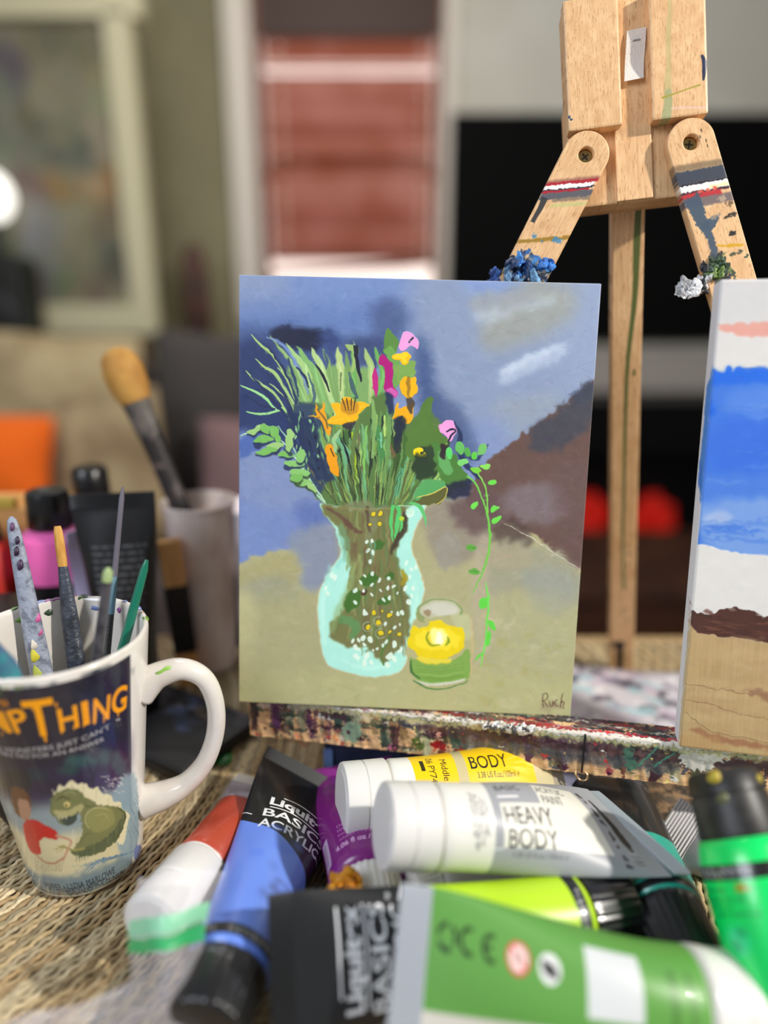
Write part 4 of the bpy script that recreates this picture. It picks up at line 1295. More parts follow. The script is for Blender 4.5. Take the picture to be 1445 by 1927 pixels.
    Ln([(854, 793), (866, 815), (864, 845), (880, 875), (905, 900)], [4, 12, 16, 18, 12], (38, 48, 86), .95, 1, 4)
    Ln([(866, 850), (900, 862), (920, 835)], [8, 10, 4], (44, 56, 96), .9, 1, 4)
    P([(830, 836), (842, 838), (840, 862), (828, 858)], (44, 30, 40), .9, 1, 4)
    Lf = (116, 196, 60)
    for x, y, rx, ry, a, col in ((866, 842, 8, 13, -20, (96, 176, 90)), (846, 852, 6, 12, -10, (90, 200, 100)), (880, 850, 5, 9, -10, (80, 160, 70)), (893, 856, 7, 7, 20, (90, 190, 70)), (908, 846, 8, 12, 24, (110, 180, 100)),
                                 (872, 869, 11, 6, -4, (120, 200, 110)), (897, 884, 11, 6, 10, Lf), (917, 877, 10, 5, -5, (130, 210, 90))):
        B(x, y, rx, ry, col, a, 1, 0, 2)
    Ln([(880, 896), (896, 910), (908, 938), (917, 965), (923, 1000), (921, 1040), (908, 1080), (891, 1116)], [6, 5, 5, 7, 8, 7, 6, 2], (110, 188, 74), 1, 0, 2)
    Ln([(896, 884), (910, 905), (918, 935), (918, 965)], [5, 5, 5, 5], (120, 196, 80), 1, 0, 2)
    for x, y, rx, ry, a in ((927, 908, 9, 5, -20), (893, 950, 8, 5, -40), (932, 957, 10, 5, -40), (936, 977, 10, 5, -38)):
        B(x, y, rx, ry, (104, 206, 76), a, 1, 0, 2)
    for x, y in ((889, 1030), (893, 1074)):
        B(x, y, 10, 6, (94, 160, 66), 8, 1, 0, 2)
        Ln([(x - 8, y - 2), (x + 8, y + 1)], [1, 2], (60, 110, 50), 1, 0, 1)
    Ln([(915, 1093), (921, 1125), (918, 1170), (917, 1200), (911, 1230), (907, 1254)], [3, 8, 6, 6, 5, 2], (110, 206, 84), 1, 0, 2)
    for x, y, rx, ry, a in ((911, 1134, 8, 12, 24), (928, 1175, 6, 11, -34), (921, 1200, 4, 15, 10), (904, 1233, 3, 10, 40)):
        B(x, y, rx, ry, (94, 200, 70), a, 1, 0, 2)
    # vase
    edge = [(600, 946), (610, 966), (626, 988), (637, 1020), (640, 1040), (622, 1068), (604, 1100), (597, 1135), (597, 1160), (603, 1212), (618, 1250), (650, 1262), (700, 1272), (745, 1266), (765, 1245), (772, 1195), (790, 1145), (800, 1108), (792, 1074), (776, 1032), (782, 996), (796, 968), (802, 950)]
    P(edge + [(760, 952), (700, 955), (640, 950)], (168, 222, 212), 1, 1, 2)
    Ln(edge[3:] , [4] * 10, (206, 188, 150), .6, 1, 2)
    P([(600, 948), (640, 950), (700, 955), (768, 952), (768, 985), (752, 1020), (746, 1045), (758, 1085), (772, 1140), (768, 1190), (745, 1228), (722, 1246), (700, 1226), (650, 1212), (623, 1198), (624, 1165), (645, 1140), (662, 1085), (655, 1045), (640, 1000), (620, 975)], (112, 112, 70), 1, 3, 5)
    for i in range(110):
        t = r.random()
        y = 965 + 250 * t
        cx = 703
        hw = np.interp(y, [960, 1000, 1045, 1090, 1150, 1215], [70, 54, 46, 46, 64, 60])
        x = cx + r.uniform(-hw, hw)
        col = r.choice([(124, 106, 76), (96, 122, 74), (130, 130, 82), (100, 96, 62), (84, 112, 62), (140, 150, 96), (108, 84, 66)])
        Ln([(x, y - 22), (x + (x - cx) * .05 + r.uniform(-3, 3), y), (x + (x - cx) * .12, y + 24)], [2, r.uniform(4, 10), 2], col, .7, 1, 4)
    for pts, wd, col, a in (([(652, 1040), (664, 1080), (650, 1120), (632, 1160), (626, 1190)], [10, 18, 24, 22, 12], (136, 164, 104), .55), ([(676, 1040), (680, 1100), (662, 1150)], [10, 16, 14], (140, 150, 96), .6), ([(636, 1000), (648, 1030), (646, 1052)], [8, 14, 8], (116, 164, 140), .7),
                            ([(612, 1100), (606, 1150), (612, 1210)], [6, 12, 8], (196, 236, 226), .6), ([(640, 1240), (690, 1256), (740, 1250)], [6, 12, 8], (190, 234, 226), .7), ([(780, 1090), (786, 1120), (776, 1170)], [6, 14, 8], (190, 232, 224), .6),
                            ([(622, 1060), (612, 1090)], [10, 12], (150, 210, 204), .6), ([(642, 1050), (632, 1066)], [10, 12], (132, 200, 196), .6)):
        Ln(pts, wd, col, a, 4, 4)
    for pts, wd, col, a in (([(612, 952), (640, 970), (662, 994), (680, 1000)], [6, 14, 12, 8], (96, 66, 58), .85), ([(650, 950), (690, 952), (700, 990), (690, 1020)], [10, 44, 30, 10], (124, 126, 96), .7), ([(640, 985), (650, 1010), (655, 1030)], [16, 24, 16], (108, 140, 102), .8),
                            ([(764, 960), (760, 990), (745, 1020), (736, 1040)], [20, 20, 16, 8], (62, 54, 44), .9), ([(757, 1070), (762, 1085), (756, 1100)], [8, 16, 10], (156, 136, 26), .9), ([(668, 1020), (672, 1060)], [12, 10], (108, 84, 66), .7),
                            ([(640, 1160), (670, 1175), (660, 1200)], [30, 30, 14], (92, 136, 84), .9), ([(690, 950), (694, 985), (698, 1000)], [10, 10, 5], (80, 62, 46), .8), ([(655, 1090), (670, 1060), (680, 1040)], [6, 12, 8], (150, 164, 100), .5)):
        Ln(pts, wd, col, a, 2, 5)
    for x, y, rx, ry, a in ((664, 1128, 14, 24, 26), (692, 1092, 14, 9, 0), (733, 1082, 8, 9, 0), (700, 1085, 9, 10, 40), (722, 1128, 14, 8, -30), (712, 1025, 12, 9, 0)):
        B(x, y, rx, ry, (62, 104, 42), a, .95, 1, 4)
    Ln([(735, 1195), (720, 1226), (722, 1250)], [8, 9, 5], (84, 116, 56), 1, 0, 3)
    for x, y in ((697, 1018), (704, 1016), (699, 1034)):
        Ln([(x, y), (x + 2, y + 22)], [6, 3], (100, 156, 130), .8, 1, 2)
    Wd = (214, 232, 222)
    for x, y, s in ((690, 1018, 4), (700, 1016, 4), (692, 1035, 4), (703, 1037, 4), (695, 1056, 5), (701, 1078, 4), (687, 1082, 3.5), (678, 1094, 4), (669, 1108, 4.5), (699, 1098, 3.5), (714, 1090, 4), (731, 1086, 4), (717, 1108, 3), (731, 1104, 4), (741, 1102, 3), (685, 1110, 4), (699, 1117, 3),
                    (670, 1131, 3.5), (721, 1126, 4.5), (734, 1122, 4), (750, 1115, 2.5), (764, 1106, 5), (779, 1105, 4), (776, 1120, 4), (770, 1132, 6), (687, 1151, 6), (749, 1153, 5), (758, 1151, 5), (736, 1150, 3), (726, 1172, 4), (743, 1177, 4), (754, 1174, 2.5), (684, 1198, 6), (697, 1201, 6), (675, 1203, 4),
                    (663, 1204, 4), (671, 1217, 6), (686, 1212, 5), (728, 1205, 4), (722, 1212, 4), (743, 1210, 6), (754, 1222, 6), (712, 1219, 3), (703, 1222, 3), (735, 1232, 7), (672, 1234, 6), (690, 1232, 7), (686, 1246, 6), (700, 1244, 5), (730, 1250, 6), (742, 1238, 5),
                    (766, 1058, 4), (776, 1070, 4), (784, 1066, 4), (772, 1083, 4), (624, 1080, 5), (630, 1084, 5), (616, 1114, 4), (612, 1104, 4), (773, 965, 8)):
        B(x, y, s * .75, s * 1.15, Wd, r.uniform(-40, 40), .92, 0, 2)
    for x, y, s in ((703, 967, 5), (716, 965, 5), (714, 984, 5), (697, 984, 3), (704, 1150, 5), (735, 1156, 5), (692, 1177, 6), (713, 1169, 6), (716, 1188, 6), (734, 1188, 4), (752, 1192, 4), (720, 1149, 3)):
        B(x, y, s * 1.15, s * 1.15, (96, 90, 50), 0, .8, 0, 2)
        B(x, y, s * .85, s * .85, (214, 190, 30), 0, 1, 0, 2)
    for x, y, q in ((692, 1177, 9), (713, 1167, 9), (716, 1190, 9)):
        t = np.linspace(.5, 5.2, 9)
        Ln([(x + q * math.cos(a), y + q * math.sin(a)) for a in t], [1.5] * 3, (206, 210, 190), .8, 0, 1)
    B(685, 1112, 6, 6, (78, 44, 34), 0, .9, 0, 2); B(684, 1110, 3, 3, Wd)
    Ln([(602, 950), (640, 954), (700, 957), (735, 955)], [2, 3, 4, 3], (140, 128, 74), .9, 1, 2)
    for pts, wd in (([(740, 948), (736, 980), (740, 1016)], [10, 12, 3]), ([(752, 950), (748, 985), (744, 1012)], [8, 14, 3]), ([(745, 950), (756, 980), (752, 1000)], [5, 8, 3])):
        Ln(pts, wd, (84, 190, 104), 1, 0, 2)
    Ln([(748, 950), (775, 950), (790, 946)], [2, 3, 2], (190, 230, 200), 1, 0, 1)
    Ln([(772, 944), (788, 950), (798, 965), (803, 988)], [5, 14, 10, 3], (92, 186, 110), 1, 0, 2)
    B(756, 974, 5, 4, (170, 200, 50)); B(770, 962, 7, 8, (186, 224, 206), 30, .9, 1, 2)
    # small jar with a yellow flower
    P([(775, 1190), (785, 1160), (800, 1142), (850, 1140), (880, 1155), (888, 1180), (888, 1235), (772, 1235)], (172, 168, 124), .85, 3, 3)
    P([(850, 1148), (884, 1160), (889, 1200), (870, 1200)], (184, 186, 150), .7, 3, 3)
    P([(790, 1150), (800, 1130), (830, 1124), (858, 1130), (870, 1146), (860, 1154), (830, 1158), (800, 1158)], (186, 184, 164), .9, 2, 2)
    t = np.linspace(2.4, 6.6, 12)
    Ln([(829 + 41 * math.cos(a), 1148 + 22 * math.sin(a)) for a in t], [12, 8, 6, 5, 7], (132, 148, 96), .95, 1, 2)
    B(832, 1145, 32, 12, (198, 196, 184), 4, .95, 2, 3)
    B(806, 1150, 7, 6, (140, 116, 84), 0, .8, 2, 3)
    Ln([(786, 1150), (788, 1162), (800, 1168)], [10, 9, 4], (140, 146, 92), .9, 1, 2)
    P([(770, 1192), (782, 1178), (806, 1178), (812, 1168), (836, 1166), (846, 1176), (870, 1180), (876, 1204), (872, 1222), (845, 1236), (805, 1238), (782, 1226), (769, 1212)], (224, 198, 18), 1, 1, 3)
    P([(790, 1190), (820, 1182), (850, 1185), (868, 1200), (850, 1220), (800, 1222), (780, 1210)], (238, 214, 54), .8, 3, 4)
    P([(812, 1184), (832, 1180), (842, 1196), (834, 1212), (816, 1208)], (246, 236, 150), .95, 3, 3)
    P([(822, 1192), (832, 1190), (834, 1206), (824, 1208)], (252, 248, 220), .95, 2, 2)
    Ln([(808, 1186), (804, 1202), (814, 1212), (830, 1212)], [5, 8, 7, 3], (140, 150, 30), .95, 1, 3)
    Ln([(842, 1196), (846, 1206), (840, 1214)], [3, 8, 4], (120, 146, 40), .95, 1, 2)
    P([(772, 1236), (785, 1240), (805, 1246), (845, 1244), (868, 1234), (885, 1222), (887, 1272), (870, 1280), (835, 1284), (800, 1284), (778, 1268)], (122, 158, 78), 1, 1, 2)
    for i in range(14):
        y = r.uniform(1244, 1280)
        Ln([(785, y), (830, y + 5), (876, y - 3)], [2, 5, 2], r.choice([(104, 142, 64), (140, 172, 96), (112, 150, 70)]), .6, 1, 2)
    P([(790, 1232), (815, 1238), (850, 1238), (850, 1246), (810, 1248), (786, 1240)], (226, 206, 60), .9, 2, 2)
    Ln([(774, 1240), (776, 1262), (792, 1276)], [5, 9, 5], (68, 108, 56), 1, 0, 2)
    Ln([(782, 1280), (810, 1286), (850, 1284), (880, 1276)], [5, 8, 8, 5], (196, 196, 186), 1, 1, 2)
    Ln([(778, 1278), (800, 1290), (818, 1295), (850, 1292), (884, 1280)], [4, 6, 5, 4, 3], (74, 122, 66), 1, 0, 2)
    Ln([(889, 1160), (891, 1220), (888, 1270)], [3, 4, 3], (204, 170, 128), .8, 1, 2)
    # signature
    br = (92, 62, 50)
    P([(1024, 1326), (1050, 1320), (1062, 1330), (1040, 1338), (1022, 1338)], (140, 128, 108), .5, 4, 4)
    for pts in ([(1026, 1331), (1025, 1318), (1025, 1306)], [(1024, 1308), (1031, 1303), (1035, 1309), (1032, 1315), (1026, 1318)], [(1027, 1318), (1031, 1324), (1035, 1330)], [(1038, 1317), (1038.5, 1327), (1042, 1328), (1045, 1318), (1046, 1329)],
                [(1054, 1316), (1050, 1317), (1048.5, 1323), (1051, 1328), (1055, 1327)], [(1063, 1304), (1060, 1318), (1058, 1333)], [(1059, 1324), (1062, 1319), (1065, 1321), (1064, 1327), (1064, 1333)]):
        Ln(pts, [2.6, 3.2, 2.6], br, 1, 0, 1)
    c.dabs(1500, 16, 4, 7, seed=8, alpha=.35)
    c.a *= np.array([1.06, 1.075, 1.05], np.float32)
    c.grain(2.2, (2, 20), 6)
    return c
FW, FH, FT = .203, .254, .0055
painting = thing('flower_painting', 'small painting of a glass vase of wild flowers standing on the easel ledge', 'painting', (.0118, .3779, .0713))
def board_mesh(name, w, h, t, front, side, bevel=.0008):
    bm = bmesh.new()
    bm_box(bm, 0, w, 0, t, 0, h, bevel)
    bmesh.ops.recalc_face_normals(bm, faces=bm.faces)
    lay = bm.loops.layers.uv.new('UVMap')
    for f in bm.faces:
        f.material_index = 0 if f.normal.y < -.5 else 1
        for l in f.loops:
            l[lay].uv = (l.vert.co.x / w, l.vert.co.z / h)
    me = bpy.data.meshes.new(name)
    bm.to_mesh(me)
    bm.free()
    me.materials.append(front)
    me.materials.append(side)
    o = bpy.data.objects.new(name, me)
    COL.objects.link(o)
    return o
pc = flower_painting()
o = board_mesh('painted_panel', FW, FH, FT, pc.material('flower_picture', .42, coat=.1, bump=.5), mat('panel_edge', (196, 196, 190), .6))
o.parent = painting
o.location = (-FW / 2, 0, 0)
painting.rotation_euler = (-.1614, .0239, -.0418)

# seascape canvas, author coordinates are millimetres from its top left corner
def seascape():
    W, H, k = 1000, 1250, 1250 / 254
    c = Canvas(W, H, (222, 222, 220), lambda p: p * k)
    c.rough_edges(12, 9)
    P, Ln = c.poly, c.line
    c.rect(-2, -2, 205, 256, (224, 222, 220))
    P([(-2, -2), (205, -2), (205, 20), (-2, 20)], (214, 213, 213), .7, 16)
    P([(-2, 30), (205, 30), (205, 48), (-2, 48)], (228, 226, 222), .7, 14)
    P([(2, 22.6), (8, 22.0), (205, 21), (205, 31), (60, 29.5), (20, 28.6), (8, 27.4), (3, 25.4)], (232, 170, 156), 1, 2, 4)
    P([(-2, 46), (3, 45), (205, 42), (205, 148), (40, 142), (14, 139.6), (4, 138), (-2, 130)], (66, 124, 226), 1, 1, 5)
    P([(-2, 46), (3, 45), (205, 42), (205, 52), (12, 52), (4, 66), (-2, 66)], (28, 108, 232), .9, 5, 5)
    P([(10, 56), (40, 54), (60, 66), (30, 70), (10, 66)], (98, 148, 232), .6, 12, 8)
    P([(30, 52), (80, 50), (80, 62), (40, 62)], (104, 146, 226), .6, 12, 8)
    P([(6, 70), (60, 72), (60, 100), (8, 100)], (56, 112, 228), .7, 16, 8)
    P([(-2, 100), (60, 100), (60, 118), (-2, 116)], (84, 134, 226), .7, 12, 8)
    P([(1, 116), (60, 112), (60, 146), (10, 140), (0, 130)], (136, 172, 230), .8, 8, 8)
    P([(2, 121), (14, 119), (16, 125), (4, 126)], (176, 196, 234), .8, 6, 8)
    for y, x1, a in ((128, 30, .8), (130.5, 26, .7), (134, 60, .5), (125, 60, .4)):
        Ln([(1, y), (x1 * .5, y - .4), (x1, y + .6)], [3, 12, 4], (70, 124, 222), a, 2, 6)
    r = random.Random(8)
    for i in range(160):
        x, y = r.uniform(0, 200), r.uniform(48, 138)
        Ln([(x, y), (x + 9, y + r.uniform(-.5, .5)), (x + 22, y)], [2, r.uniform(3, 12), 2], r.choice([(70, 128, 230), (96, 148, 232), (50, 112, 228), (120, 162, 232)]), .3, 1, 4)
    P([(-2, 140), (14, 139.6), (40, 142), (205, 148), (205, 178), (-2, 173)], (228, 226, 222), 1, 1, 2)
    P([(-2, 173), (4, 176), (9, 175.6), (15, 173), (22, 171), (30, 172), (36, 174.6), (48, 173.6), (205, 170), (205, 192), (60, 189.6), (20, 187.6), (4, 186.4), (-2, 186)], (80, 48, 40), 1, 0, 3)
    for i in range(26):
        x, y = r.uniform(2, 60), r.uniform(175, 188)
        Ln([(x, y), (x + 5, y - .3), (x + 11, y + .4)], [1, r.uniform(3, 7), 1], r.choice([(104, 62, 50), (120, 76, 60), (62, 36, 32)]), .7, 1, 3)
    P([(-2, 186), (4, 186.4), (20, 187.6), (60, 189.6), (205, 192), (205, 256), (-2, 256)], (190, 162, 116), 1, 1, 3)
    for i in range(120):
        x, y = r.uniform(-5, 120), r.uniform(188, 254)
        Ln([(x, y), (x + 10, y + r.uniform(-1.5, 1)), (x + 24, y + r.uniform(-1, 2))], [4, r.uniform(8, 26), 5], r.choice([(200, 172, 124), (180, 152, 108), (206, 182, 136), (176, 142, 104), (196, 168, 110)]), .35, 4, 6)
    for pts in ([(0, 216.5), (16, 217.6), (34, 219), (60, 218)], [(1, 226), (14, 226.6), (28, 230.6), (60, 233)], [(1, 233), (8, 238), (18, 243), (34, 244.6), (60, 245.5)]):
        Ln(pts, [2, 3, 3, 2], (150, 116, 82), .7, 0, 2)
    P([(6, 242), (14, 242.4), (24, 245.4), (60, 247), (60, 250), (24, 249.2), (8, 245)], (160, 112, 82), .9, 3, 4)
    P([(30, 217), (44, 216), (60, 214), (60, 224), (40, 221)], (150, 110, 86), .8, 3, 5)
    P([(-2, 247), (20, 246), (24, 256), (-2, 256)], (186, 148, 100), .6, 5, 4)
    g = smooth_noise(60, W, 3, 4)
    c.a[int(188 * k):] += np.repeat(g, int(H / 60) + 1, 0)[:H][int(188 * k):][..., None] * 3
    c.dabs(900, 40, 7, 4, ang=0, seed=5, alpha=.3, soft=1)
    c.grain(2, (2, 24), 3)
    return c
def canvas_side():
    k = 1250 / 254
    c = Canvas(90, 1250, (234, 236, 242), lambda p: p * np.array([5, k]))
    c.rough_edges(9, 2)
    c.poly([(6, 54), (13, 50), (18, 46), (18, 112), (12, 108), (5, 104), (7, 80)], (78, 148, 236), 1, 3, 4)
    c.poly([(8, 96), (14, 96), (16, 108), (10, 106)], (56, 128, 228), .8, 3, 4)
    for y in (172, 176, 179, 182):
        c.line([(8, y - 2), (18, y)], [2, 5], (150, 110, 110), .6, 1, 5)
    c.poly([(14, 186), (18, 186), (18, 256), (15, 256)], (196, 172, 126), .8, 4, 5)
    return c
canvas = thing('seascape_canvas', 'thick white edged canvas with blue sea and tan sand on the easel ledge', 'painting', (.1664, .3421, .0702))
CT_ = .017
bm = bmesh.new()
bm_box(bm, 0, .203, 0, CT_, 0, .254, .0012)
bmesh.ops.recalc_face_normals(bm, faces=bm.faces)
lay = bm.loops.layers.uv.new('UVMap')
for f in bm.faces:
    f.material_index = 0 if f.normal.y < -.6 else (1 if f.normal.x < -.6 else 2)
    for l in f.loops:
        l[lay].uv = (l.vert.co.x / .203, l.vert.co.z / .254) if f.material_index == 0 else (1 - l.vert.co.y / CT_, l.vert.co.z / .254)
me = bpy.data.meshes.new('stretched_canvas')
bm.to_mesh(me)
bm.free()
for m in (seascape().material('seascape_picture', .5, bump=.3), canvas_side().material('canvas_side_paint', .5), mat('white_gesso', (236, 236, 238), .6)):
    me.materials.append(m)
o = bpy.data.objects.new('stretched_canvas', me)
COL.objects.link(o)
o.parent = canvas
canvas.rotation_euler = (-.1513, -.0148, -.2264)
# ------------------------------------------------------------------ mug
MX, MY, MH, MR0, MR1 = -.1725, .334, .146, .0305, .0476
mug = thing('mug', 'tall white ceramic mug with a dark monster print, full of paint brushes', 'mug', (MX, MY, 0))
AZ0 = math.radians(-190)                                     # the print starts at the back; azimuth grows to the right seen from the front
MW, MHH = 2160, 900
def mug_xy(p):
    """print position of the spot seen at photo pixel p"""
    out = []
    for u, v in np.asarray(p, float):
        a, b = (u - 722.5) / F_PX, (v - 963.5) / F_PX
        d = (a, CT - b * ST, -ST - b * CT)
        kk = (MR1 - MR0) / MH
        ox, oy, oz = -MX, -MY, EYE
        r0 = MR0 + kk * oz
        A = d[0] ** 2 + d[1] ** 2 - (kk * d[2]) ** 2
        B = 2 * (ox * d[0] + oy * d[1] - r0 * kk * d[2])
        C = ox * ox + oy * oy - r0 * r0
        disc = max(0, B * B - 4 * A * C)
        t = (-B - math.sqrt(disc)) / (2 * A)
        x, y, z = ox + d[0] * t, oy + d[1] * t, oz + d[2] * t
        az = math.atan2(y, x)
        out.append(((az - AZ0) / (2 * math.pi) * MW, (1 - z / MH) * MHH))
    return np.array(out)
def mug_print():
    c = Canvas(MW, MHH, (232, 228, 222), mug_xy)
    c.rough_edges(9, 12)
    e1 = mug_xy([(247, 1400)])[0][0]
    e0 = e1 - MW * .47
    def raw(x0, y0, x1, y1, col, a=1, soft=0, rough=0):
        c.raw_poly(np.array([(x0, y0), (x1, y0), (x1, y1), (x0, y1)], float), col, a, soft, rough)
    raw(e0, 30, e1, 872, (38, 36, 52))
    L = lambda f: e0 + (e1 - e0) * f
    raw(e0 + 3, 330, e1 - 3, 470, (54, 44, 78), .8, 30)
    raw(e0 + 3, 470, e1 - 3, 640, (150, 166, 170), .95, 24, 10)
    raw(e0 + 3, 600, e1 - 3, 872, (222, 212, 170), .95, 16, 10)
    raw(e0 + 3, 785, e1 - 3, 868, (108, 130, 142), .9, 10, 8)
    r = random.Random(6)
    P, Ln, B = c.poly, c.line, c.blob
    for i in range(60):
        u, v = r.uniform(20, 240), r.uniform(1240, 1330)
        B(u, v, r.uniform(4, 20), r.uniform(3, 14), r.choice([(30, 30, 44), (50, 52, 72), (44, 58, 58), (56, 60, 66)]), 0, .35, 5, 8)
    for u, v, rx, ry, col in ((150, 1432, 34, 12, (54, 92, 92)), (130, 1450, 20, 10, (44, 78, 76)), (70, 1460, 22, 10, (34, 58, 62)), (205, 1425, 20, 16, (60, 84, 90)), (225, 1440, 14, 20, (70, 96, 104)),
                              (90, 1480, 40, 14, (46, 42, 60)), (200, 1470, 30, 16, (60, 48, 90)), (160, 1470, 14, 12, (44, 36, 64)), (30, 1470, 30, 26, (40, 40, 44))):
        B(u, v, rx, ry, col, 0, .8, 8, 9)
    for pts in ([(175, 1480), (172, 1450), (162, 1430)], [(175, 1470), (182, 1445), (190, 1430)], [(172, 1455), (165, 1445)]):
        Ln(pts, [6, 4, 2], (30, 30, 42), .9, 1, 2)
    P([(215, 1486), (256, 1462), (258, 1600), (230, 1610), (214, 1560)], (140, 166, 178), .9, 6, 8)
    for i in range(26):
        u, v = r.uniform(190, 235), r.uniform(1455, 1490)
        Ln([(u, v), (u + 7, v + 4)], [1, 3, 1], (226, 226, 220), .8, 0, 2)
    for i in range(14):
        u, v = r.uniform(215, 255), r.uniform(1480, 1560)
        Ln([(u, v), (u + 6, v + 14), (u + 8, v + 24)], [2, 6, 2], (112, 142, 156), .8, 1, 3)
    # a frilled swamp lizard, drawn plainly
    P([(97, 1482), (104, 1491), (112, 1476), (122, 1481), (133, 1468), (146, 1476), (158, 1472), (170, 1484), (184, 1482), (194, 1494), (208, 1496), (214, 1508), (226, 1510), (232, 1524), (244, 1532), (240, 1550), (230, 1590), (200, 1560), (150, 1510), (110, 1510)], (228, 220, 182), 1, 1, 2)
    for q in ((115, 1478), (135, 1472), (158, 1476), (182, 1486), (205, 1500), (225, 1515)):
        Ln([q, (q[0] - 2, q[1] + 18)], [3, 1], (160, 154, 116), .7, 1, 1)
    P([(150, 1500), (170, 1506), (190, 1516), (222, 1518), (236, 1532), (228, 1560), (205, 1585), (176, 1600), (150, 1606), (140, 1596), (154, 1570), (152, 1540)], (124, 126, 84), 1, 1, 3)
    P([(164, 1532), (186, 1520), (210, 1524), (216, 1544), (200, 1562), (176, 1566), (164, 1552)], (146, 146, 92), .95, 3, 3)
    Ln([(168, 1560), (160, 1544), (166, 1528), (184, 1520), (204, 1524)], [3, 5, 5, 4, 2], (196, 190, 140), .9, 1, 1)
    P([(94, 1520), (98, 1500), (112, 1488), (136, 1484), (156, 1494), (166, 1514), (152, 1530), (130, 1544), (118, 1552), (106, 1540), (98, 1536)], (120, 124, 82), 1, 1, 3)
    P([(100, 1526), (130, 1524), (152, 1512), (158, 1520), (144, 1534), (118, 1540)], (178, 172, 122), .95, 2, 2)
    P([(116, 1540), (140, 1534), (148, 1526), (140, 1548), (124, 1554)], (64, 76, 70), .95, 1, 2)
    for u in (104, 110, 117, 124):
        Ln([(u, 1536), (u + 1, 1543)], [4, 1], (236, 230, 208), 1, 0, 0)
    B(126, 1514, 6, 5, (226, 206, 130)); B(125, 1515, 2.5, 2.5, (40, 40, 30))
    Ln([(104, 1508), (116, 1500), (132, 1504)], [3, 6, 3], (60, 66, 50), .9, 1, 1)
    P([(136, 1600), (178, 1588), (205, 1572), (236, 1530), (230, 1566), (206, 1594), (168, 1612), (140, 1610)], (96, 104, 72), 1, 1, 4)
    for i in range(16):
        t = i / 15
        u, v = 146 + 80 * t, 1612 - 50 * t ** 1.6
        Ln([(u, v - 8), (u - 3, v + 10)], [7, 2], r.choice([(84, 96, 74), (70, 84, 70), (104, 110, 78)]), .95, 0, 2)
    Ln([(160, 1596), (136, 1600), (118, 1592), (104, 1600)], [12, 10, 7, 3], (150, 146, 88), 1, 0, 2)
    for e in ((102, 1590), (98, 1598), (106, 1606)):
        Ln([(122, 1594), e], [4, 2], (168, 160, 100), 1, 0, 1)
    for pts, wd, col in (([(96, 1520), (100, 1502), (114, 1490), (136, 1485)], [2, 3, 2], (70, 76, 54)), ([(152, 1512), (168, 1518), (182, 1514)], [2, 4, 2], (80, 88, 60)), ([(100, 1534), (118, 1552), (142, 1546)], [2, 3, 2], (60, 70, 52)),
                         ([(222, 1520), (236, 1534), (230, 1558), (214, 1582)], [3, 6, 6, 3], (64, 74, 54)), ([(150, 1590), (160, 1572), (172, 1568)], [2, 4, 2], (90, 98, 66)), ([(178, 1536), (196, 1532), (206, 1546)], [2, 5, 2], (170, 170, 116)),
                         ([(120, 1494), (132, 1490), (146, 1496)], [2, 5, 2], (160, 160, 112)), ([(150, 1552), (146, 1574), (142, 1592)], [2, 5, 3], (170, 172, 140)), ([(138, 1560), (136, 1580), (132, 1592)], [2, 4, 2], (206, 208, 190))):
        Ln(pts, wd, col, .9, 1, 1)
    # figure in a red top, leaning in from the left
    P([(20, 1486), (40, 1484), (56, 1500), (58, 1524), (50, 1540), (30, 1530)], (104, 66, 44), 1, 1, 4)
    P([(34, 1506), (48, 1504), (58, 1520), (56, 1540), (44, 1544), (36, 1528)], (178, 134, 108), 1, 1, 2)
    P([(44, 1550), (62, 1542), (84, 1552), (108, 1566), (106, 1580), (84, 1576), (74, 1586), (76, 1606), (60, 1604), (48, 1580)], (196, 34, 34), 1, 1, 2)
    Ln([(104, 1572), (124, 1578), (134, 1584), (126, 1602), (118, 1620)], [12, 11, 9, 9, 7], (196, 150, 124), 1, 1, 1)
    Ln([(66, 1606), (84, 1622), (104, 1624), (122, 1612)], [12, 9, 8, 6], (186, 138, 110), 1, 1, 1)
    for i in range(12):
        Ln([(70 + i * 4, 1640), (66 + i * 5, 1612)], [4, 1], (120, 124, 92), .6, 1, 2)
    for i in range(26):
        u = r.uniform(120, 200)
        Ln([(u, 1640 + r.uniform(-8, 20) - (u - 120) * .22), (u + 30, 1630 - (u - 120) * .24), (u + 60, 1618 - (u - 120) * .22)], [1, r.uniform(2, 7), 1], r.choice([(70, 104, 140), (104, 136, 160), (200, 206, 196), (84, 118, 150)]), .7, 1, 2)
    # lettering
    OR, WH, NV = (252, 166, 6), (214, 210, 206), (34, 40, 58)
    def word(s, p0, p1, cap, col, bold=.02, alpha=1.0):
        a, b = mug_xy([p0, p1])
        ang = math.degrees(math.atan2(b[1] - a[1], b[0] - a[0]))
        h = abs(mug_xy([(p0[0], p0[1] - cap)])[0][1] - a[1])
        c.text(s, a[0], a[1], h / .70, col, ang, width=float(np.hypot(*(b - a))), bold=bold, alpha=alpha)
    word('M', (-16, 1381), (20, 1378), 36, OR, .018)
    word('P', (26, 1379), (56, 1372), 40, OR, .018)
    word('T', (55, 1385), (109, 1378), 66, OR, .018)
    word('H', (110, 1377), (146, 1368), 42, OR, .018)
    word('I', (152, 1366), (164, 1362), 44, OR, .018)
    word('N', (172, 1361), (203, 1352), 44, OR, .018)
    word('G', (208, 1346), (236, 1334), 46, OR, .018)
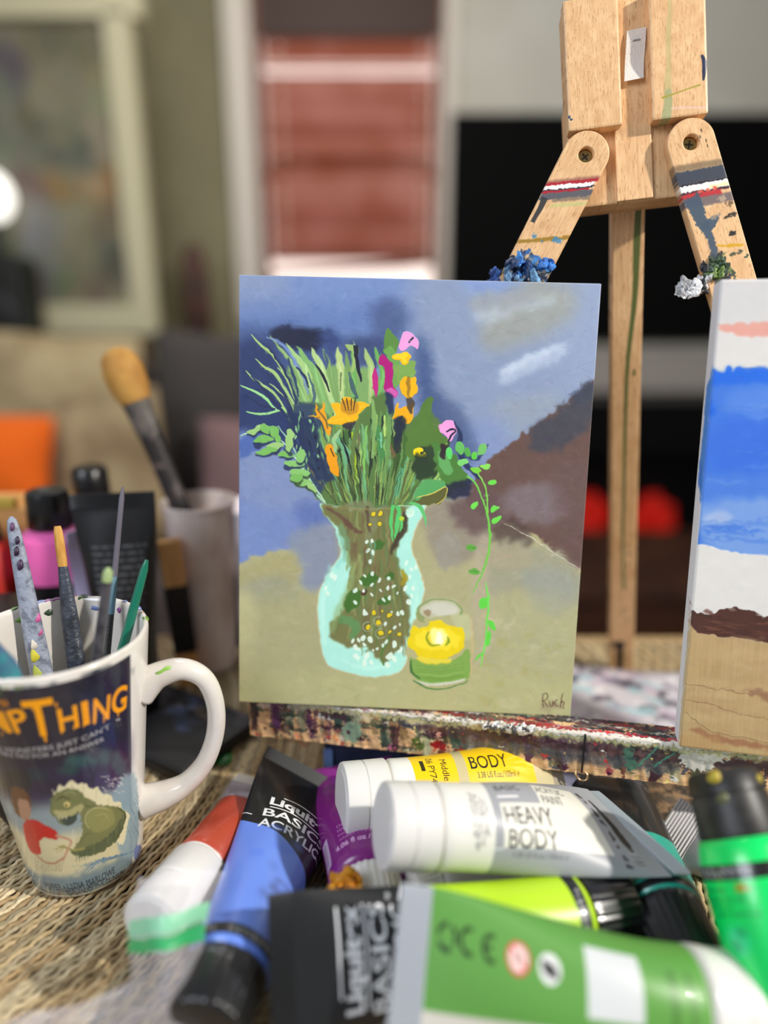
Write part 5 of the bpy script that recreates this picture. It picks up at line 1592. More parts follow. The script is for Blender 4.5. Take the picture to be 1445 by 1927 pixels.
    for u, v, l, w_ in ((84, 1380, 14, 12), (86, 1392, 6, 7), (116, 1375, 6, 8), (140, 1368, 6, 7), (158, 1362, 7, 7), (196, 1352, 8, 8), (178, 1358, 6, 6), (222, 1342, 6, 8), (34, 1378, 5, 8), (4, 1380, 6, 6), (62, 1330, 8, 8), (106, 1326, 7, 7), (230, 1322, 6, 7)):
        Ln([(u, v - 3), (u, v + l)], [w_, w_ * .8, w_ * .3], OR, 1, 0, 1)
    word('TH', (2, 1332), (17, 1329), 12, (214, 132, 20), .04)
    word('SOME MONSTERS JUST CAN\u2019T', (-26, 1404), (206, 1371), 7, WH, .0, .85)
    word('\u201D', (217, 1364), (224, 1362), 10, WH, .02, .9)
    word('TAKE NO FOR AN ANSWER', (-6, 1418), (196, 1394), 7, WH, .0, .85)
    word('PEPPER \u2022 LYDIA MARLOWE', (86, 1672), (216, 1643), 11, NV, .0)
    word('SCREENPLAY', (110, 1680), (159, 1670), 7, NV, .0)
    word('VINCE McNILIN', (164, 1672), (234, 1646), 10, NV, .0)
    word('TORLANDO', (124, 1686), (174, 1677), 9, NV, .0)
    # white ground beside the print, drips of paint
    for u, v, rx, ry, col in ((262, 1600, 9, 12, (112, 132, 196)), (258, 1612, 7, 6, (130, 146, 204))):
        B(u, v, rx, ry, col, 20, .9, 1, 5)
    for i in range(10):
        u = r.uniform(-5, 45)
        Ln([(u, 1282 - u * .2), (u + 1, 1300 - u * .2 + r.uniform(0, 16))], [8, 5, 2], r.choice([(84, 124, 60), (60, 96, 70), (150, 160, 60)]), .8, 3, 4)
    c.grain(1.5, (2, 14), 5)
    return c
def build_mug():
    seg = 120
    wall = .0036
    prof = [(.000, MR0 - .006), (.0008, MR0 - .0022), (.003, MR0)]
    prof += [(z, MR0 + (MR1 - MR0) * z / MH) for z in np.linspace(.012, MH - .0030, 26)]
    lip = [(MH - .0010, MR1 - .0006), (MH, MR1 - wall * .5), (MH - .0010, MR1 - wall + .0006)]
    inner = [(z, MR0 + (MR1 - MR0) * z / MH - wall) for z in np.linspace(MH - .0030, .010, 14)] + [(.006, MR0 - .010), (.006, 0.0005)]
    rings = prof + lip + inner
    n_out = len(prof)
    vs, fs, mi, uv = [], [], [], []
    for z, rr in rings:
        for k in range(seg):
            a = AZ0 + 2 * math.pi * k / seg
            vs.append((MX + rr * math.cos(a), MY + rr * math.sin(a), z))
    for i in range(len(rings) - 1):
        for k in range(seg):
            k2 = (k + 1) % seg
            fs.append((i * seg + k, i * seg + k2, (i + 1) * seg + k2, (i + 1) * seg + k))
            mi.append(0 if 2 <= i < n_out - 1 else 1)
            for kk, ii in ((k, i), (k + 1, i), (k + 1, i + 1), (k, i + 1)):
                uv.append((kk / seg, rings[ii][0] / MH))
    fs.append(tuple(range(seg))[::-1]); mi.append(1); uv += [(0, 0)] * seg
    fs.append(tuple(range((len(rings) - 1) * seg, len(rings) * seg))); mi.append(1); uv += [(0, 0)] * seg
    me = bpy.data.meshes.new('body')
    me.from_pydata(vs, [], fs)
    me.uv_layers.new(name='UVMap').data.foreach_set('uv', np.array(uv, np.float32).ravel())
    me.materials.append(mug_print().material('mug_print_glaze', .22, coat=.4))
    me.materials.append(glaze)
    me.polygons.foreach_set('material_index', mi)
    me.polygons.foreach_set('use_smooth', [True] * len(fs))
    me.update()
    o = bpy.data.objects.new('body', me)
    COL.objects.link(o)
    o.parent = mug
    return o
glaze = mat('white_glaze', (226, 221, 213), .2, coat=.4, noise=((220, 214, 205), 60, .4, .6))
build_mug()
ha = math.radians(10)
hd = Vector((math.cos(ha), math.sin(ha), 0))
def hp(r, z): return Vector((MX, MY, 0)) + hd * r + Vector((0, 0, z))
sweep('handle', [hp(.0400, .108), hp(.050, .1155), hp(.0635, .1180), hp(.0745, .1105), hp(.0790, .094), hp(.0775, .075), hp(.0705, .057), hp(.0595, .0445), hp(.048, .0385), hp(.0340, .035)], [.0098, .0072, .0058, .0053, .0051, .0051, .0053, .0060, .0076, .0096], glaze, mug, 20, 1.12, n=8, hint=(hd.y, -hd.x, 0))
def dab_on(name, centre, normal, pts, material, parent, h=.0005):
    n = Vector(normal).normalized()
    a, nn, f = frame_mats(n, (0, 0, 1))
    P = curve_pts([(p[0], p[1]) for p in pts], True, 5)
    vs = [Vector(centre) + f * p[0] + nn * p[1] - n * .0012 for p in P] + [Vector(centre) + f * p[0] * .85 + nn * p[1] * .85 + n * h for p in P] + [Vector(centre) + n * h * 1.5]
    k = len(P)
    fs = [(i, (i + 1) % k, k + (i + 1) % k, k + i) for i in range(k)] + [(k + i, k + (i + 1) % k, 2 * k) for i in range(k)]
    return link_mesh(name, vs, fs, material, parent, smooth=True)
mm1 = .001
o = dab_on('paint_spot', hp(.0545, .1168) + Vector((.08, -.72, .69)).normalized() * .0070, (.08, -.72, .69), [(-4.5 * mm1, -1.6 * mm1), (-2 * mm1, -.6 * mm1), (0, .9 * mm1), (2.6 * mm1, 2.0 * mm1), (4.6 * mm1, 1.2 * mm1), (3.6 * mm1, -.4 * mm1), (1 * mm1, -1.2 * mm1), (-2 * mm1, -2.6 * mm1), (-4.2 * mm1, -2.8 * mm1)], mat('leaf_green_paint', (150, 204, 90), .35), mug)
o['label'] = 'leaf green spot of dried paint on the handle'
rim_r = random.Random(11)
for i in range(30):
    a = math.radians(rim_r.uniform(20, 200) if i % 3 else rim_r.uniform(-140, -100))
    rr = MR1 - .0018
    col = rim_r.choice([(96, 116, 180), (120, 140, 200), (70, 90, 150), (110, 150, 60), (60, 90, 60), (150, 80, 150), (200, 120, 90)])
    s = rim_r.uniform(.6, 1.8) * mm1
    dab_on('paint_spot', (MX + rr * math.cos(a), MY + rr * math.sin(a), MH - .0004), (-.2 * math.cos(a), -.2 * math.sin(a), 1), [(-s * 1.6, -s), (0, -s * .7), (s * 1.8, -s * .6), (s * 1.2, s * .8), (-s, s)], mat('rim_paint_%d_%d' % (col[0], col[1]), col, .4), mug, .0002)
for az, z, h_, w_, col in ((75, .1385, 2.2, 3.4, (120, 138, 190)), (76, .131, 6.5, .9, (140, 156, 200)), (84, .1395, 1.8, 3.0, (110, 130, 190)), (118, .139, 1.8, 2.6, (60, 80, 60)), (62, .1405, 1.8, 1.8, (140, 80, 150)), (50, .138, 3, 1.6, (120, 140, 200)), (137, .139, 1.8, 4, (120, 170, 80))):
    a = math.radians(az)
    rr = MR0 + (MR1 - MR0) * z / MH - .0037
    tt = np.linspace(0, 2 * np.pi, 9, endpoint=False)
    dab_on('paint_spot', (MX + rr * math.cos(a), MY + rr * math.sin(a), z), (-math.cos(a), -math.sin(a), .1), [(w_ * mm1 * math.cos(q) * (1 + .25 * math.sin(3 * q + az)), h_ * mm1 * math.sin(q) * (1 + .25 * math.sin(2 * q + az))) for q in tt], mat('inner_paint_%d_%d' % (col[0], col[1]), col, .4), mug, .0002)
reorigin(mug)

# ------------------------------------------------------------------ brushes
def worn(name, base, spots, scale=140, lo=.52, hi=.6, rough=.45):
    return mat(name, base, rough, noise=(spots, scale, lo, hi), bump=(500, .35))
def brush(label, p0, p1, parts, group, name='paint_brush', hint=(0, -1, 0), loc=None):
    """parts = [(part name, material, flat, [(t, radius mm)...])] along p0 (bottom) -> p1 (top)"""
    root = thing(name, label, 'brush', loc or p0, group)
    p0, p1 = Vector(p0), Vector(p1)
    for pn, m, fl, prof in parts:
        lathe(pn, p0, p1, [(t, r * .001) for t, r in prof], m, root, seg=24, flat=fl, hint=hint)
    reorigin(root)
    return root
GB = 'brushes standing in the white mug'
brush('thick pale grey paint stained brush handle leaning at the left of the mug', (-.1800, .3360, .008), at(21, 972, .388),
      [('handle', worn('pale_grey_handle', (152, 160, 176), (112, 118, 134), 190, .5, .62), .62, [(0, 5.2), (.35, 7.0), (.6, 6.2), (.85, 4.6), (.96, 3.6), (.99, 2.6), (1, .8)])], GB)
bro = bpy.data.objects['paint_brush']
for i, (t, off, s, col) in enumerate(((.93, -.8, 1.2, (50, 28, 60)), (.90, .6, 1.4, (44, 26, 54)), (.86, 0, 1.6, (60, 34, 66)), (.97, .5, 1.2, (96, 60, 100)), (.60, 1, 2.6, (206, 198, 60)), (.55, 1.5, 2.6, (178, 190, 80)), (.57, -2, 1.6, (220, 216, 200)), (.52, -1, 1.4, (190, 40, 90)), (.70, -3.4, 1.5, (200, 90, 150)), (.66, -3.2, 1.5, (190, 90, 140)), (.63, .5, 2.0, (214, 206, 190)))):
    a, b = Vector((-.1800, .3360, .008)), at(21, 972, .388)
    p = a + (b - a) * t
    view = (Vector((0, 0, EYE)) - p).normalized()
    side = (b - a).normalized().cross(view).normalized()
    q = p + view * .0036 + side * (-off * .001)
    s *= .001
    o = dab_on('paint_spot', q, view, [(-s, -s * 1.6), (s * .6, -s * 1.4), (s, .2 * s), (s * .5, s * 2.2), (-s * .7, s * 1.2)], mat('handle_paint_%d_%d_%d' % col, col, .4), bro, .0004)
    o.matrix_parent_inverse = Matrix.Translation(bro.location).inverted()
dark_ferrule = worn('dark_ferrule', (66, 72, 84), (40, 44, 52), 120, .4, .62, .35)
dark_handle = worn('dark_handle', (40, 46, 62), (76, 82, 96), 160, .56, .7)
brush('dark brush with angled golden bristles standing upright near the middle of the mug', (-.1680, .3420, .008), at(108, 990, .402),
      [('handle', dark_handle, .8, [(0, 3.0), (.2, 4.2), (.45, 5.1), (.58, 5.0)]), ('ferrule', dark_ferrule, .7, [(.575, 5.1), (.60, 5.2), (.605, 4.9), (.625, 5.2), (.63, 4.9), (.70, 4.9), (.74, 4.6), (.80, 3.8), (.875, 2.7)]),
       ('bristles', mat('golden_bristles', (222, 170, 84), .5, noise=((196, 138, 60), 500, .35, .65, (1, 1, .06))), .5, [(.87, 2.6), (.90, 2.9), (.95, 2.8), (.985, 2.5), (1, 1.9)])], GB)
brush('blurred grey handled brush with a pale green end leaning towards the viewer', (-.1790, .3330, .008), at(204, 1070, .338),
      [('handle', worn('smoky_handle', (84, 82, 88), (54, 52, 58), 90, .45, .6), 1, [(0, 2.6), (.5, 3.3), (.93, 2.4), (.965, 2.4)]), ('end_cap', mat('pale_green_end', (168, 190, 132), .5), 1, [(.96, 2.4), (.99, 2.2), (1, 1.0)])], GB)
brush('very thin tall dark brush with a pale blue band towards its top', (-.1680, .3250, .008), at(231, 916, .400),
      [('handle', worn('black_handle', (38, 38, 40), (92, 90, 86), 200, .6, .7), 1, [(0, 2.4), (.35, 3.3), (.52, 3.1), (.56, 1.9), (.66, 1.8)]), ('blue_band', mat('pale_blue_band', (96, 132, 148), .5), 1, [(.66, 1.9), (.70, 2.0), (.76, 1.9)]),
       ('stem', mat('smoky_stem', (96, 92, 104), .5), 1, [(.76, 1.7), (.9, 1.5), (.97, 1.5), (1, .6)])], GB)
brush('slim teal green brush handle leaning against the right rim of the mug', (-.1800, .3260, .010), at(276, 1054, .388),
      [('handle', mat('teal_lacquer', (8, 112, 88), .3, coat=.4), 1, [(0, 2.6), (.5, 3.0), (.8, 2.6), (.97, 2.1), (1, 1.0)])], GB)
brush('blue and teal smeared brush tip at the left front of the mug', (-.1660, .3240, .010), at(-8, 1212, .322),
      [('handle', mat('steel_blue_handle', (76, 104, 140), .4, noise=((60, 140, 150), 60, .45, .6)), 1, [(0, 2.6), (.7, 5), (.92, 5), (1, 1.5)])], GB)

cupc = Vector((-.1530, .5620, 0))
bb = brush('large round brush with a golden brown head leaning out of the smeared plastic cup', (-.130, .570, .012), at(213, 655, .56),
           [('handle', worn('smeared_black_handle', (44, 40, 40), (122, 108, 104), 60, .58, .70), .8, [(0, 6), (.30, 9), (.40, 9.6), (.52, 8.6), (.66, 8.4), (.74, 9.0)]), ('ferrule', worn('dull_ferrule', (74, 72, 68), (110, 104, 98), 70, .45, .6), .8, [(.735, 9.6), (.80, 10.6), (.845, 12.0)]),
            ('bristles', mat('golden_brown_bristles', (198, 150, 74), .7, noise=((172, 122, 52), 60, .35, .65)), .8, [(.84, 12.5), (.88, 15.5), (.93, 16.5), (.97, 14), (.99, 10), (1, 3)])], None)

# ------------------------------------------------------------------ pots and bottles behind the mug
def bottle(name, label, cat, base, parts, group=None):
    root = thing(name, label, cat, base, group)
    b = Vector(base)
    for pn, m, z0, z1, prof, ribs in parts:
        lathe(pn, b + Vector((0, 0, z0)), b + Vector((0, 0, z1)), [(t, r) for t, r in prof], m, root, seg=40, ribs=ribs, rib_depth=.0005 if ribs else 0)
    reorigin(root)
    return root
blackp = mat('glossy_black_cap', (18, 18, 20), .28, coat=.3)
pinkb = bottle('paint_bottle', 'pink paint bottle with a black cap behind the mug', 'paint bottle', (-.257, .520, 0),
       [('body', mat('pink_paint', (250, 112, 188), .35, coat=.3), 0, .142, [(0, .024), (.02, .0262), (.88, .0262), (.95, .0245), (.985, .018), (1, .014)], 0),
        ('cap', blackp, .141, .171, [(0, .0155), (.05, .0166), (.85, .0158), (.97, .0145), (1, .012)], 40)])
o = lathe('label_band', (-.257, .520, .045), (-.257, .520, .102), [(0, .0265), (1, .0265)], mat('black_label', (24, 22, 26), .4), pinkb, seg=40)
o.matrix_parent_inverse = Matrix.Translation(pinkb.location).inverted()
bottle('paint_bottle', 'dark bottle with a black cap, rearmost behind the black paint tube', 'paint bottle', (-.250, .585, 0),
       [('body', mat('purple_paint', (104, 74, 150), .4), 0, .145, [(0, .02), (.02, .021), (.9, .021), (1, .0145)], 0), ('cap', blackp, .145, .173, [(0, .0145), (.06, .0152), (.9, .0146), (1, .012)], 36)])
bottle('paint_bottle', 'red paint bottle with a black collar at the left edge behind the mug', 'paint bottle', (-.314, .524, 0),
       [('body', mat('red_paint', (176, 40, 30), .35), .0, .128, [(0, .022), (.02, .024), (.9, .024), (1, .017)], 0), ('cap', blackp, .128, .142, [(0, .015), (1, .013)], 30)])
bottle('paint_jar', 'glossy black squat jar at the left edge just behind the mug', 'jar', (-.268, .444, 0),
       [('body', mat('black_jar', (16, 18, 24), .18, coat=.5), 0, .085, [(0, .028), (.04, .030), (.9, .030), (1, .026)], 0), ('cap', blackp, .085, .108, [(0, .027), (.1, .029), (.85, .029), (1, .026)], 48)])
box_t = thing('stick', 'tan wooden stick with a wide black band standing beside the plastic cup', 'wooden stick', (-.163, .528, 0))
tanw = wood('tan_wood', (240, 186, 116), (222, 164, 96), (180, 124, 74))
box('shaft', -.0085, .0085, -.005, .005, 0, .128, tanw, box_t, .0012)
box('black_band', -.0092, .0092, -.0057, .0057, .030, .090, mat('black_tape', (20, 18, 20), .45), box_t, .001)
box_t.rotation_euler = (0, math.radians(-3), .25)
# smeared plastic cups
film = mat('smeared_plastic', (244, 232, 226), .35, noise=((186, 164, 150), 26, .36, .68, (1, 1, .45)))
whitecup = mat('white_plastic_cup', (246, 240, 248), .3, noise=((204, 196, 204), 30, .4, .6))
def cup(label, c, r0, r1, h, m, grp):
    root = thing('plastic_cup', label, 'cup', c, grp)
    c = Vector(c)
    w_ = .0014
    lathe('body', c, c + Vector((0, 0, h)), [(0, r0 - .003), (.006, r0), (.5, (r0 + r1) / 2), (.985, r1), (.986, r1 + .0014), (1, r1 + .0012), (1, r1 - .0002), (.985, r1 - w_), (.5, (r0 + r1) / 2 - w_), (.02, r0 - w_), (.02, .0004)], m, root, seg=48)
    lathe('painted_water', c + Vector((0, 0, .004)), c + Vector((0, 0, h * .48)), [(0, r0 - .0025), (1, (r0 + r1) / 2 - .0024)], mat('murky_water', (150, 116, 84), .2), root, seg=40)
    reorigin(root)
cup('smeared translucent plastic cup holding the large golden brown brush', tuple(cupc), .022, .0295, .150, film, 'plastic cups of rinse water')
cup('cleaner white plastic cup half hidden behind the flower painting', (-.106, .578, 0), .023, .029, .142, whitecup, 'plastic cups of rinse water')
# tan bowl and far pile beyond the bottles
bowl = thing('wooden_box', 'open tan and yellow wooden box at the far left of the table', 'box', (-.37, .57, 0))
bowl.location = (-.355, .575, 0)
bm = bmesh.new()
bm_box(bm, -.43, -.272, .552, .60, 0, .006, .002)
from_bm('base', bm, mat('tan_tray', (224, 168, 100), .6), bowl)
bm = bmesh.new()
for a in ((-.43, -.272, .552, .557), (-.43, -.272, .595, .60), (-.43, -.425, .557, .595), (-.277, -.272, .557, .595)):
    bm_box(bm, a[0], a[1], a[2], a[3], .006, .146, .001)
from_bm('side_panels', bm, mat('tan_tray', (224, 168, 100), .6), bowl)
box('yellow_lip', -.43, -.30, .5505, .5575, .146, .154, mat('yellow_lip', (206, 176, 70), .6), bowl, .001)
reorigin(bowl)

# black tray, palettes, boards and spots on the table
bt = thing('paint_tray', 'flat black paint tray lying behind the mug handle', 'tray', (-.160, .455, 0))
c = Canvas(300, 240, (26, 26, 28)); c.rough_edges(8, 4)
for i in range(40):
    c.blob(random.uniform(60, 300), random.uniform(0, 130), random.uniform(6, 34), random.uniform(4, 14), random.choice([(70, 84, 120), (40, 52, 80), (120, 100, 80), (30, 40, 50), (54, 60, 74)]), random.uniform(-30, 30), .7, 3, 6)
bm = bmesh.new()
bm_box(bm, -.055, .055, -.038, .038, .0006, .012, .004)
from_bm('tray_body', bm, c.material('tray_paint', .6), bt, planar=(0, 1, -.055, .055, -.038, .038))
bt.rotation_euler = (0, 0, -.55)
o = dab_on('paint_spot', (-.1125, .4255, .0008), (0, 0, 1), [(-.0055, -.0045), (0, -.006), (.006, -.004), (.0062, .003), (.001, .006), (-.006, .004)], mat('dark_green_paint', (36, 112, 44), .3, coat=.3), table, .0012)
o['label'] = 'dark green spot of paint on the weave'
o.matrix_parent_inverse = Matrix.Translation(table.location).inverted()

pal = thing('paint_palette', 'white paint smeared palette on a black tray behind the easel ledge', 'palette', (.18, .47, 0))
box('tray_board', .075, .262, .428, .53, .0006, .010, mat('black_tray', (14, 14, 16), .35), pal, .003)
c = Canvas(560, 300, (202, 198, 204)); c.rough_edges(8, 5)
for i in range(150):
    c.blob(random.uniform(0, 560), random.uniform(0, 300), random.uniform(8, 40), random.uniform(5, 22), random.choice([(222, 218, 222), (180, 172, 196), (120, 110, 130), (60, 56, 66), (160, 200, 206), (200, 176, 196), (90, 84, 96), (230, 228, 230)]), random.uniform(-40, 40), .75, 3, 8)
vs, fs, uv = [], [], []
for j in range(9):
    for i in range(21):
        u, v = i / 20, j / 8
        x, y = .082 + .172 * u, .436 + .088 * v
        z = .0112 + .013 * max(0, v - .1) * (1 - u) + .0008 * math.sin(u * 9 + v * 4)
        vs.append((x, y, z)); uv.append((u, v))
fs = [(j * 21 + i, j * 21 + i + 1, j * 21 + i + 22, j * 21 + i + 21) for j in range(8) for i in range(20)]
nb = len(vs)
vs += [(x, y, .0095) for x, y, z in vs]; uv += uv
edge_l = [i for i in range(21)] + [20 + 21 * j for j in range(1, 9)] + [8 * 21 + i for i in range(19, -1, -1)] + [21 * j for j in range(7, 0, -1)]
fs += [(edge_l[i], nb + edge_l[i], nb + edge_l[(i + 1) % len(edge_l)], edge_l[(i + 1) % len(edge_l)]) for i in range(len(edge_l))]
link_mesh('palette_paper', vs, fs, c.material('palette_smears', .4), pal, uvs=uv, smooth=True)
reorigin(pal)

bd = thing('wooden_board', 'paint stained brown board lying under the right part of the ledge', 'board', (.19, .40, 0))
c = Canvas(500, 340); c.beech(40, vertical=False); c.rough_edges(7, 6)
for i in range(260):
    c.blob(random.uniform(0, 500), random.uniform(0, 320), random.uniform(4, 30), random.uniform(3, 14), random.choice([(96, 88, 76), (120, 110, 96), (60, 56, 50), (140, 128, 104), (84, 80, 70), (110, 84, 66)]), random.uniform(-30, 30), .7, 2, 8)
bm = bmesh.new()
bm_box(bm, -.06, .06, -.042, .042, .0006, .009, .001)
from_bm('board_body', bm, c.material('board_stain', .5), bd, planar=(0, 1, -.06, .06, -.042, .042))
bd.rotation_euler = (0, 0, -.12)
bd.location = (.186, .388, 0)
nb_ = thing('paint_box', 'dark navy paint box under the left part of the ledge', 'box', (.0, .43, 0))
navy = mat('navy_card', (40, 50, 74), .5, noise=((54, 66, 96), 40, .4, .6))
box('body', -.038, .052, .402, .450, .0006, .026, navy, nb_, .002)
box('lid', -.0395, .0535, .4005, .4515, .026, .034, mat('navy_lid', (52, 62, 88), .45), nb_, .002)
box('light_blue_edge', -.0400, -.034, .4000, .4020, .004, .026, mat('light_blue_card', (112, 146, 200), .5), nb_, .0005)
reorigin(nb_)

# ------------------------------------------------------------------ paint tubes
def tube(label, A0, A1, N, r, canvas, cap, group='paint tubes heaped in front of the easel', flat_from=.1, crimp=.010, skew=0.0, crimp_mat=None, rough=.35, coat=.3, name='paint_tube', sag=0.0, full=1.0, metal=0.0, twist=0.0):
    """soft tube: round at the cap (A0), pressed flat at the crimp (A1); print faces N.
    canvas rows run round the tube with the N side centred a quarter of the way down"""
    A0, A1 = Vector(A0), Vector(A1)
    a, n, _ = frame_mats(A1 - A0, N)
    f = n.cross(a)
    L = (A1 - A0).length
    root = thing(name, label, 'paint tube', A0, group)
    ns, nk = 60, 64
    wmax = r * 1.5
    rr_ = random.Random(sum(map(ord, label)))
    ph1, ph2 = rr_.uniform(0, 6), rr_.uniform(0, 6)
    def ring(s, half_h=None):
        t = s / L
        k = min(1, max(0, (t - flat_from) / (1 - flat_from - crimp / L * .9)))
        h = r * (1 - k ** 1.7) if full == 1 else r * (1 - k ** 1.15)
        h = max(h, .0007)
        w = r + (wmax - r) * (1 - (h / r) ** 1.5)
        if s < .004:                                         # shoulder
            q = .80 + .20 * math.sin(s / .004 * math.pi / 2)
            h *= q; w *= q
        if half_h:
            h = half_h
        pts = []
        tw = math.radians(twist) * t
        fr, nr_ = f * math.cos(tw) + n * math.sin(tw), n * math.cos(tw) - f * math.sin(tw)
        for i in range(nk):
            ph = 2 * math.pi * i / nk
            x, y = math.cos(ph), math.sin(ph)
            e = 1 - .35 * (1 - h / r)
            yy = math.copysign(abs(y) ** (1 / e if e > .4 else 2), y)
            dent = .0011 * math.sin(t * 7 + ph1 + 2 * x) * math.sin(3 * ph + ph2) * k * (1 - k) * 4
            c = A0 + a * (s + skew * w * x * t * t) + n * (-sag * math.sin(t * math.pi))
            pts.append(c + fr * (w * x) + nr_ * (h * yy + dent))
        return pts
    ss = [0, .001, .0022, .004] + list(np.linspace(.008, L - crimp, ns))
    vs, fs, uv = [], [], []
    for s in ss:
        vs += ring(s)
    m = len(ss)
    for j in range(m - 1):
        for i in range(nk):
            i2 = (i + 1) % nk
            fs.append((j * nk + i, j * nk + i2, (j + 1) * nk + i2, (j + 1) * nk + i))
            for jj, ii in ((j, i), (j, i + 1), (j + 1, i + 1), (j + 1, i)):
                uv.append((ss[jj] / (L - crimp), 1 - ii / nk))
    fs.append(tuple(range(nk))[::-1]); uv += [(0, .5)] * nk
    me = bpy.data.meshes.new('body')
    me.from_pydata([tuple(v) for v in vs], [], fs)
    me.uv_layers.new(name='UVMap').data.foreach_set('uv', np.array(uv, np.float32).ravel())
    pm = canvas.material(name + '_print', rough, coat, metal)
    me.materials.append(pm)
    me.polygons.foreach_set('use_smooth', [True] * len(fs))
    bm = bmesh.new(); bm.from_mesh(me); bmesh.ops.recalc_face_normals(bm, faces=bm.faces); bm.to_mesh(me); bm.free()
    me.update()
    b = bpy.data.objects.new('body', me)
    COL.objects.link(b)
    b.parent = root
    # crimp: the rolled, ribbed end
    cv, cf = [], []
    tw = math.radians(twist)
    f, n = f * math.cos(tw) + n * math.sin(tw), n * math.cos(tw) - f * math.sin(tw)
    nr = 21
    for j in range(nr):
        s = L - crimp - .0005 + (crimp + .0005) * j / (nr - 1)
        hh = .00075 + (.00045 if j % 2 and j < nr - 1 else 0)
        t = 1.0
        for i in range(nk):
            ph = 2 * math.pi * i / nk
            x = math.cos(ph)
            c = A0 + a * (s + skew * wmax * x)
            y = math.copysign(abs(math.sin(ph)) ** .35, math.sin(ph))
            cv.append(c + f * (wmax * 1.005 * x) + n * (hh * y))
    for j in range(nr - 1):
        for i in range(nk):
            i2 = (i + 1) % nk
            cf.append((j * nk + i, j * nk + i2, (j + 1) * nk + i2, (j + 1) * nk + i))
    cf += [tuple(range(nk))[::-1], tuple(range((nr - 1) * nk, nr * nk))]
    co = link_mesh('crimp', cv, cf, crimp_mat or pm, root)
    # cap
    cl, cr, cm, kind = cap
    back = A0 - a * cl
    if kind == 'flip':
        prof = [(0, cr * .90), (.02, cr * .965), (.07, cr * .985), (.45, cr), (.46, cr * .975), (.49, cr * .975), (.50, cr), (.97, cr * 1.02), (1.0, cr * .98)]
        ribs = 0
    else:
        prof = [(0, cr * .84), (.03, cr * .93), (.09, cr * .97), (.86, cr), (.88, cr * 1.03), (1.0, cr * 1.03)]
        ribs = 60
    co2 = lathe('cap', back, A0 + a * .0008, prof, cm, root, seg=120 if ribs else 64, ribs=ribs, rib_depth=.0004)
    if kind == 'flip':
        lathe('lid_face', back - a * .0004, back + a * .0008, [(0, cr * .80), (1, cr * .84)], cm, co2, seg=48)
    reorigin(root)
    return root, b

KT = 6
def tcanvas(L_mm, r_mm, color):
    Wd, Hd = int(L_mm * KT), int(2 * math.pi * r_mm * KT)
    c = Canvas(Wd, Hd, color, lambda p: p * KT + np.array([0, Hd / 4]))
    c.rough_edges(10, 3)
    c.half = math.pi * r_mm
    return c
def ttext(c, s, smm, qmm, size, col, angle=0, width=None, bold=0.0, alpha=1.0):
    c.text(s, smm * KT, c.h / 4 + qmm * KT, size * KT / .70, col, angle, width * KT if width else None, bold, alpha)
WHITE = mat('white_cap', (222, 220, 216), .35, coat=.1)
BLACK = mat('black_cap', (22, 22, 24), .3, coat=.25)

def two_tone(paint, dark_len, L_mm, r_mm, edge, words=True, back=False, band_text=None, off=38, dq=0):
    """paint body with a black printed end, a black band and a paint strip by the cap"""
    c = tcanvas(L_mm, r_mm, paint)
    bk = (24, 26, 28)
    c.rect(5, -200, 11.5, 200, bk)
    for q in np.arange(-60, 120, 33 if band_text else 900):
        if band_text:
            for k in range(9):
                c.rect(6.8 + (k % 2) * .3, q - 12 + k * 2.7, 9.8 - (k % 3) * .3, q - 12 + k * 2.7 + 1.7, (190, 190, 190), .8, 2, 2)
    H2 = c.half
    pts = [(L_mm + 2, -H2 / 2 - 2)] + [(edge(q), q) for q in np.linspace(-H2 / 2 - 2, H2 * 1.5 + 2, 40)] + [(L_mm + 2, H2 * 1.5 + 2)]
    c.poly(pts, bk, smooth=False)
    W = (232, 234, 236)
    e = L_mm - dark_len
    if words:
        b = L_mm - off
        c.line([(b + 9.6, -10 + dq), (b + 9.6, 17 + dq)], 1.0 * KT, W)
        c.line([(b - 2.6, -15 + dq), (b - 2.6, 18 + dq)], 1.0 * KT, W)
        ttext(c, 'Liquitex', b, -16 + dq, 7.4, W, 90, 33, .035)
        ttext(c, 'BASICS', b - 12.2, -18 + dq, 7.2, W, 90, 35, .015)
        ttext(c, 'ACRYLIC', b - 22.4, -18 + dq, 7.2, W, 90, 35, .015)
        ttext(c, '\u2122', b - 18, 18.5 + dq, 3.4, W, 90, 4)
        c.line([(b - 8.6, -33), (b - 9.5, -26), (b - 11.6, -19.5)], .7 * KT, W)
        c.line([(b - 20.4, 19), (b - 22.4, 26), (b - 23.2, 33)], .7 * KT, W)
    if back:
        rr = random.Random(3)
        b = L_mm - 8
        for i, s in enumerate(('PERMANENT / LIGHTFAST', 'TENUE LUMIERE I - Excellente', 'SOLIDEZ A LA LUZ I - Excelente')):
            ttext(c, s, b - 3.6 * i, -10, 1.7, (190, 192, 194), 90, 26, .0)
        c.line([(b - 13, -24), (b - 13, 24)], .4 * KT, (170, 172, 174))
        ttext(c, 'Liquitex, 11 Constitution Ave., Piscataway,', b - 17, -14, 2.2, (226, 228, 230), 90, 38, .01)
        ttext(c, 'NJ 08855 USA. +1 888 422 7954', b - 21, -14, 2.2, (226, 228, 230), 90, 30, .01)
        for k in range(3):
            c.line([(b - 28 - k * 2.2, -8), (b - 28 - k * 2.2, 20)], .7 * KT, (180, 182, 184), .8)
        c.blob(b - 36, 20, 3, 3, (226, 228, 230)); c.blob(b - 36, 20, 2.1, 2.1, bk); c.line([(b - 37, 20), (b - 35, 20)], .8 * KT, (226, 228, 230))
    return c
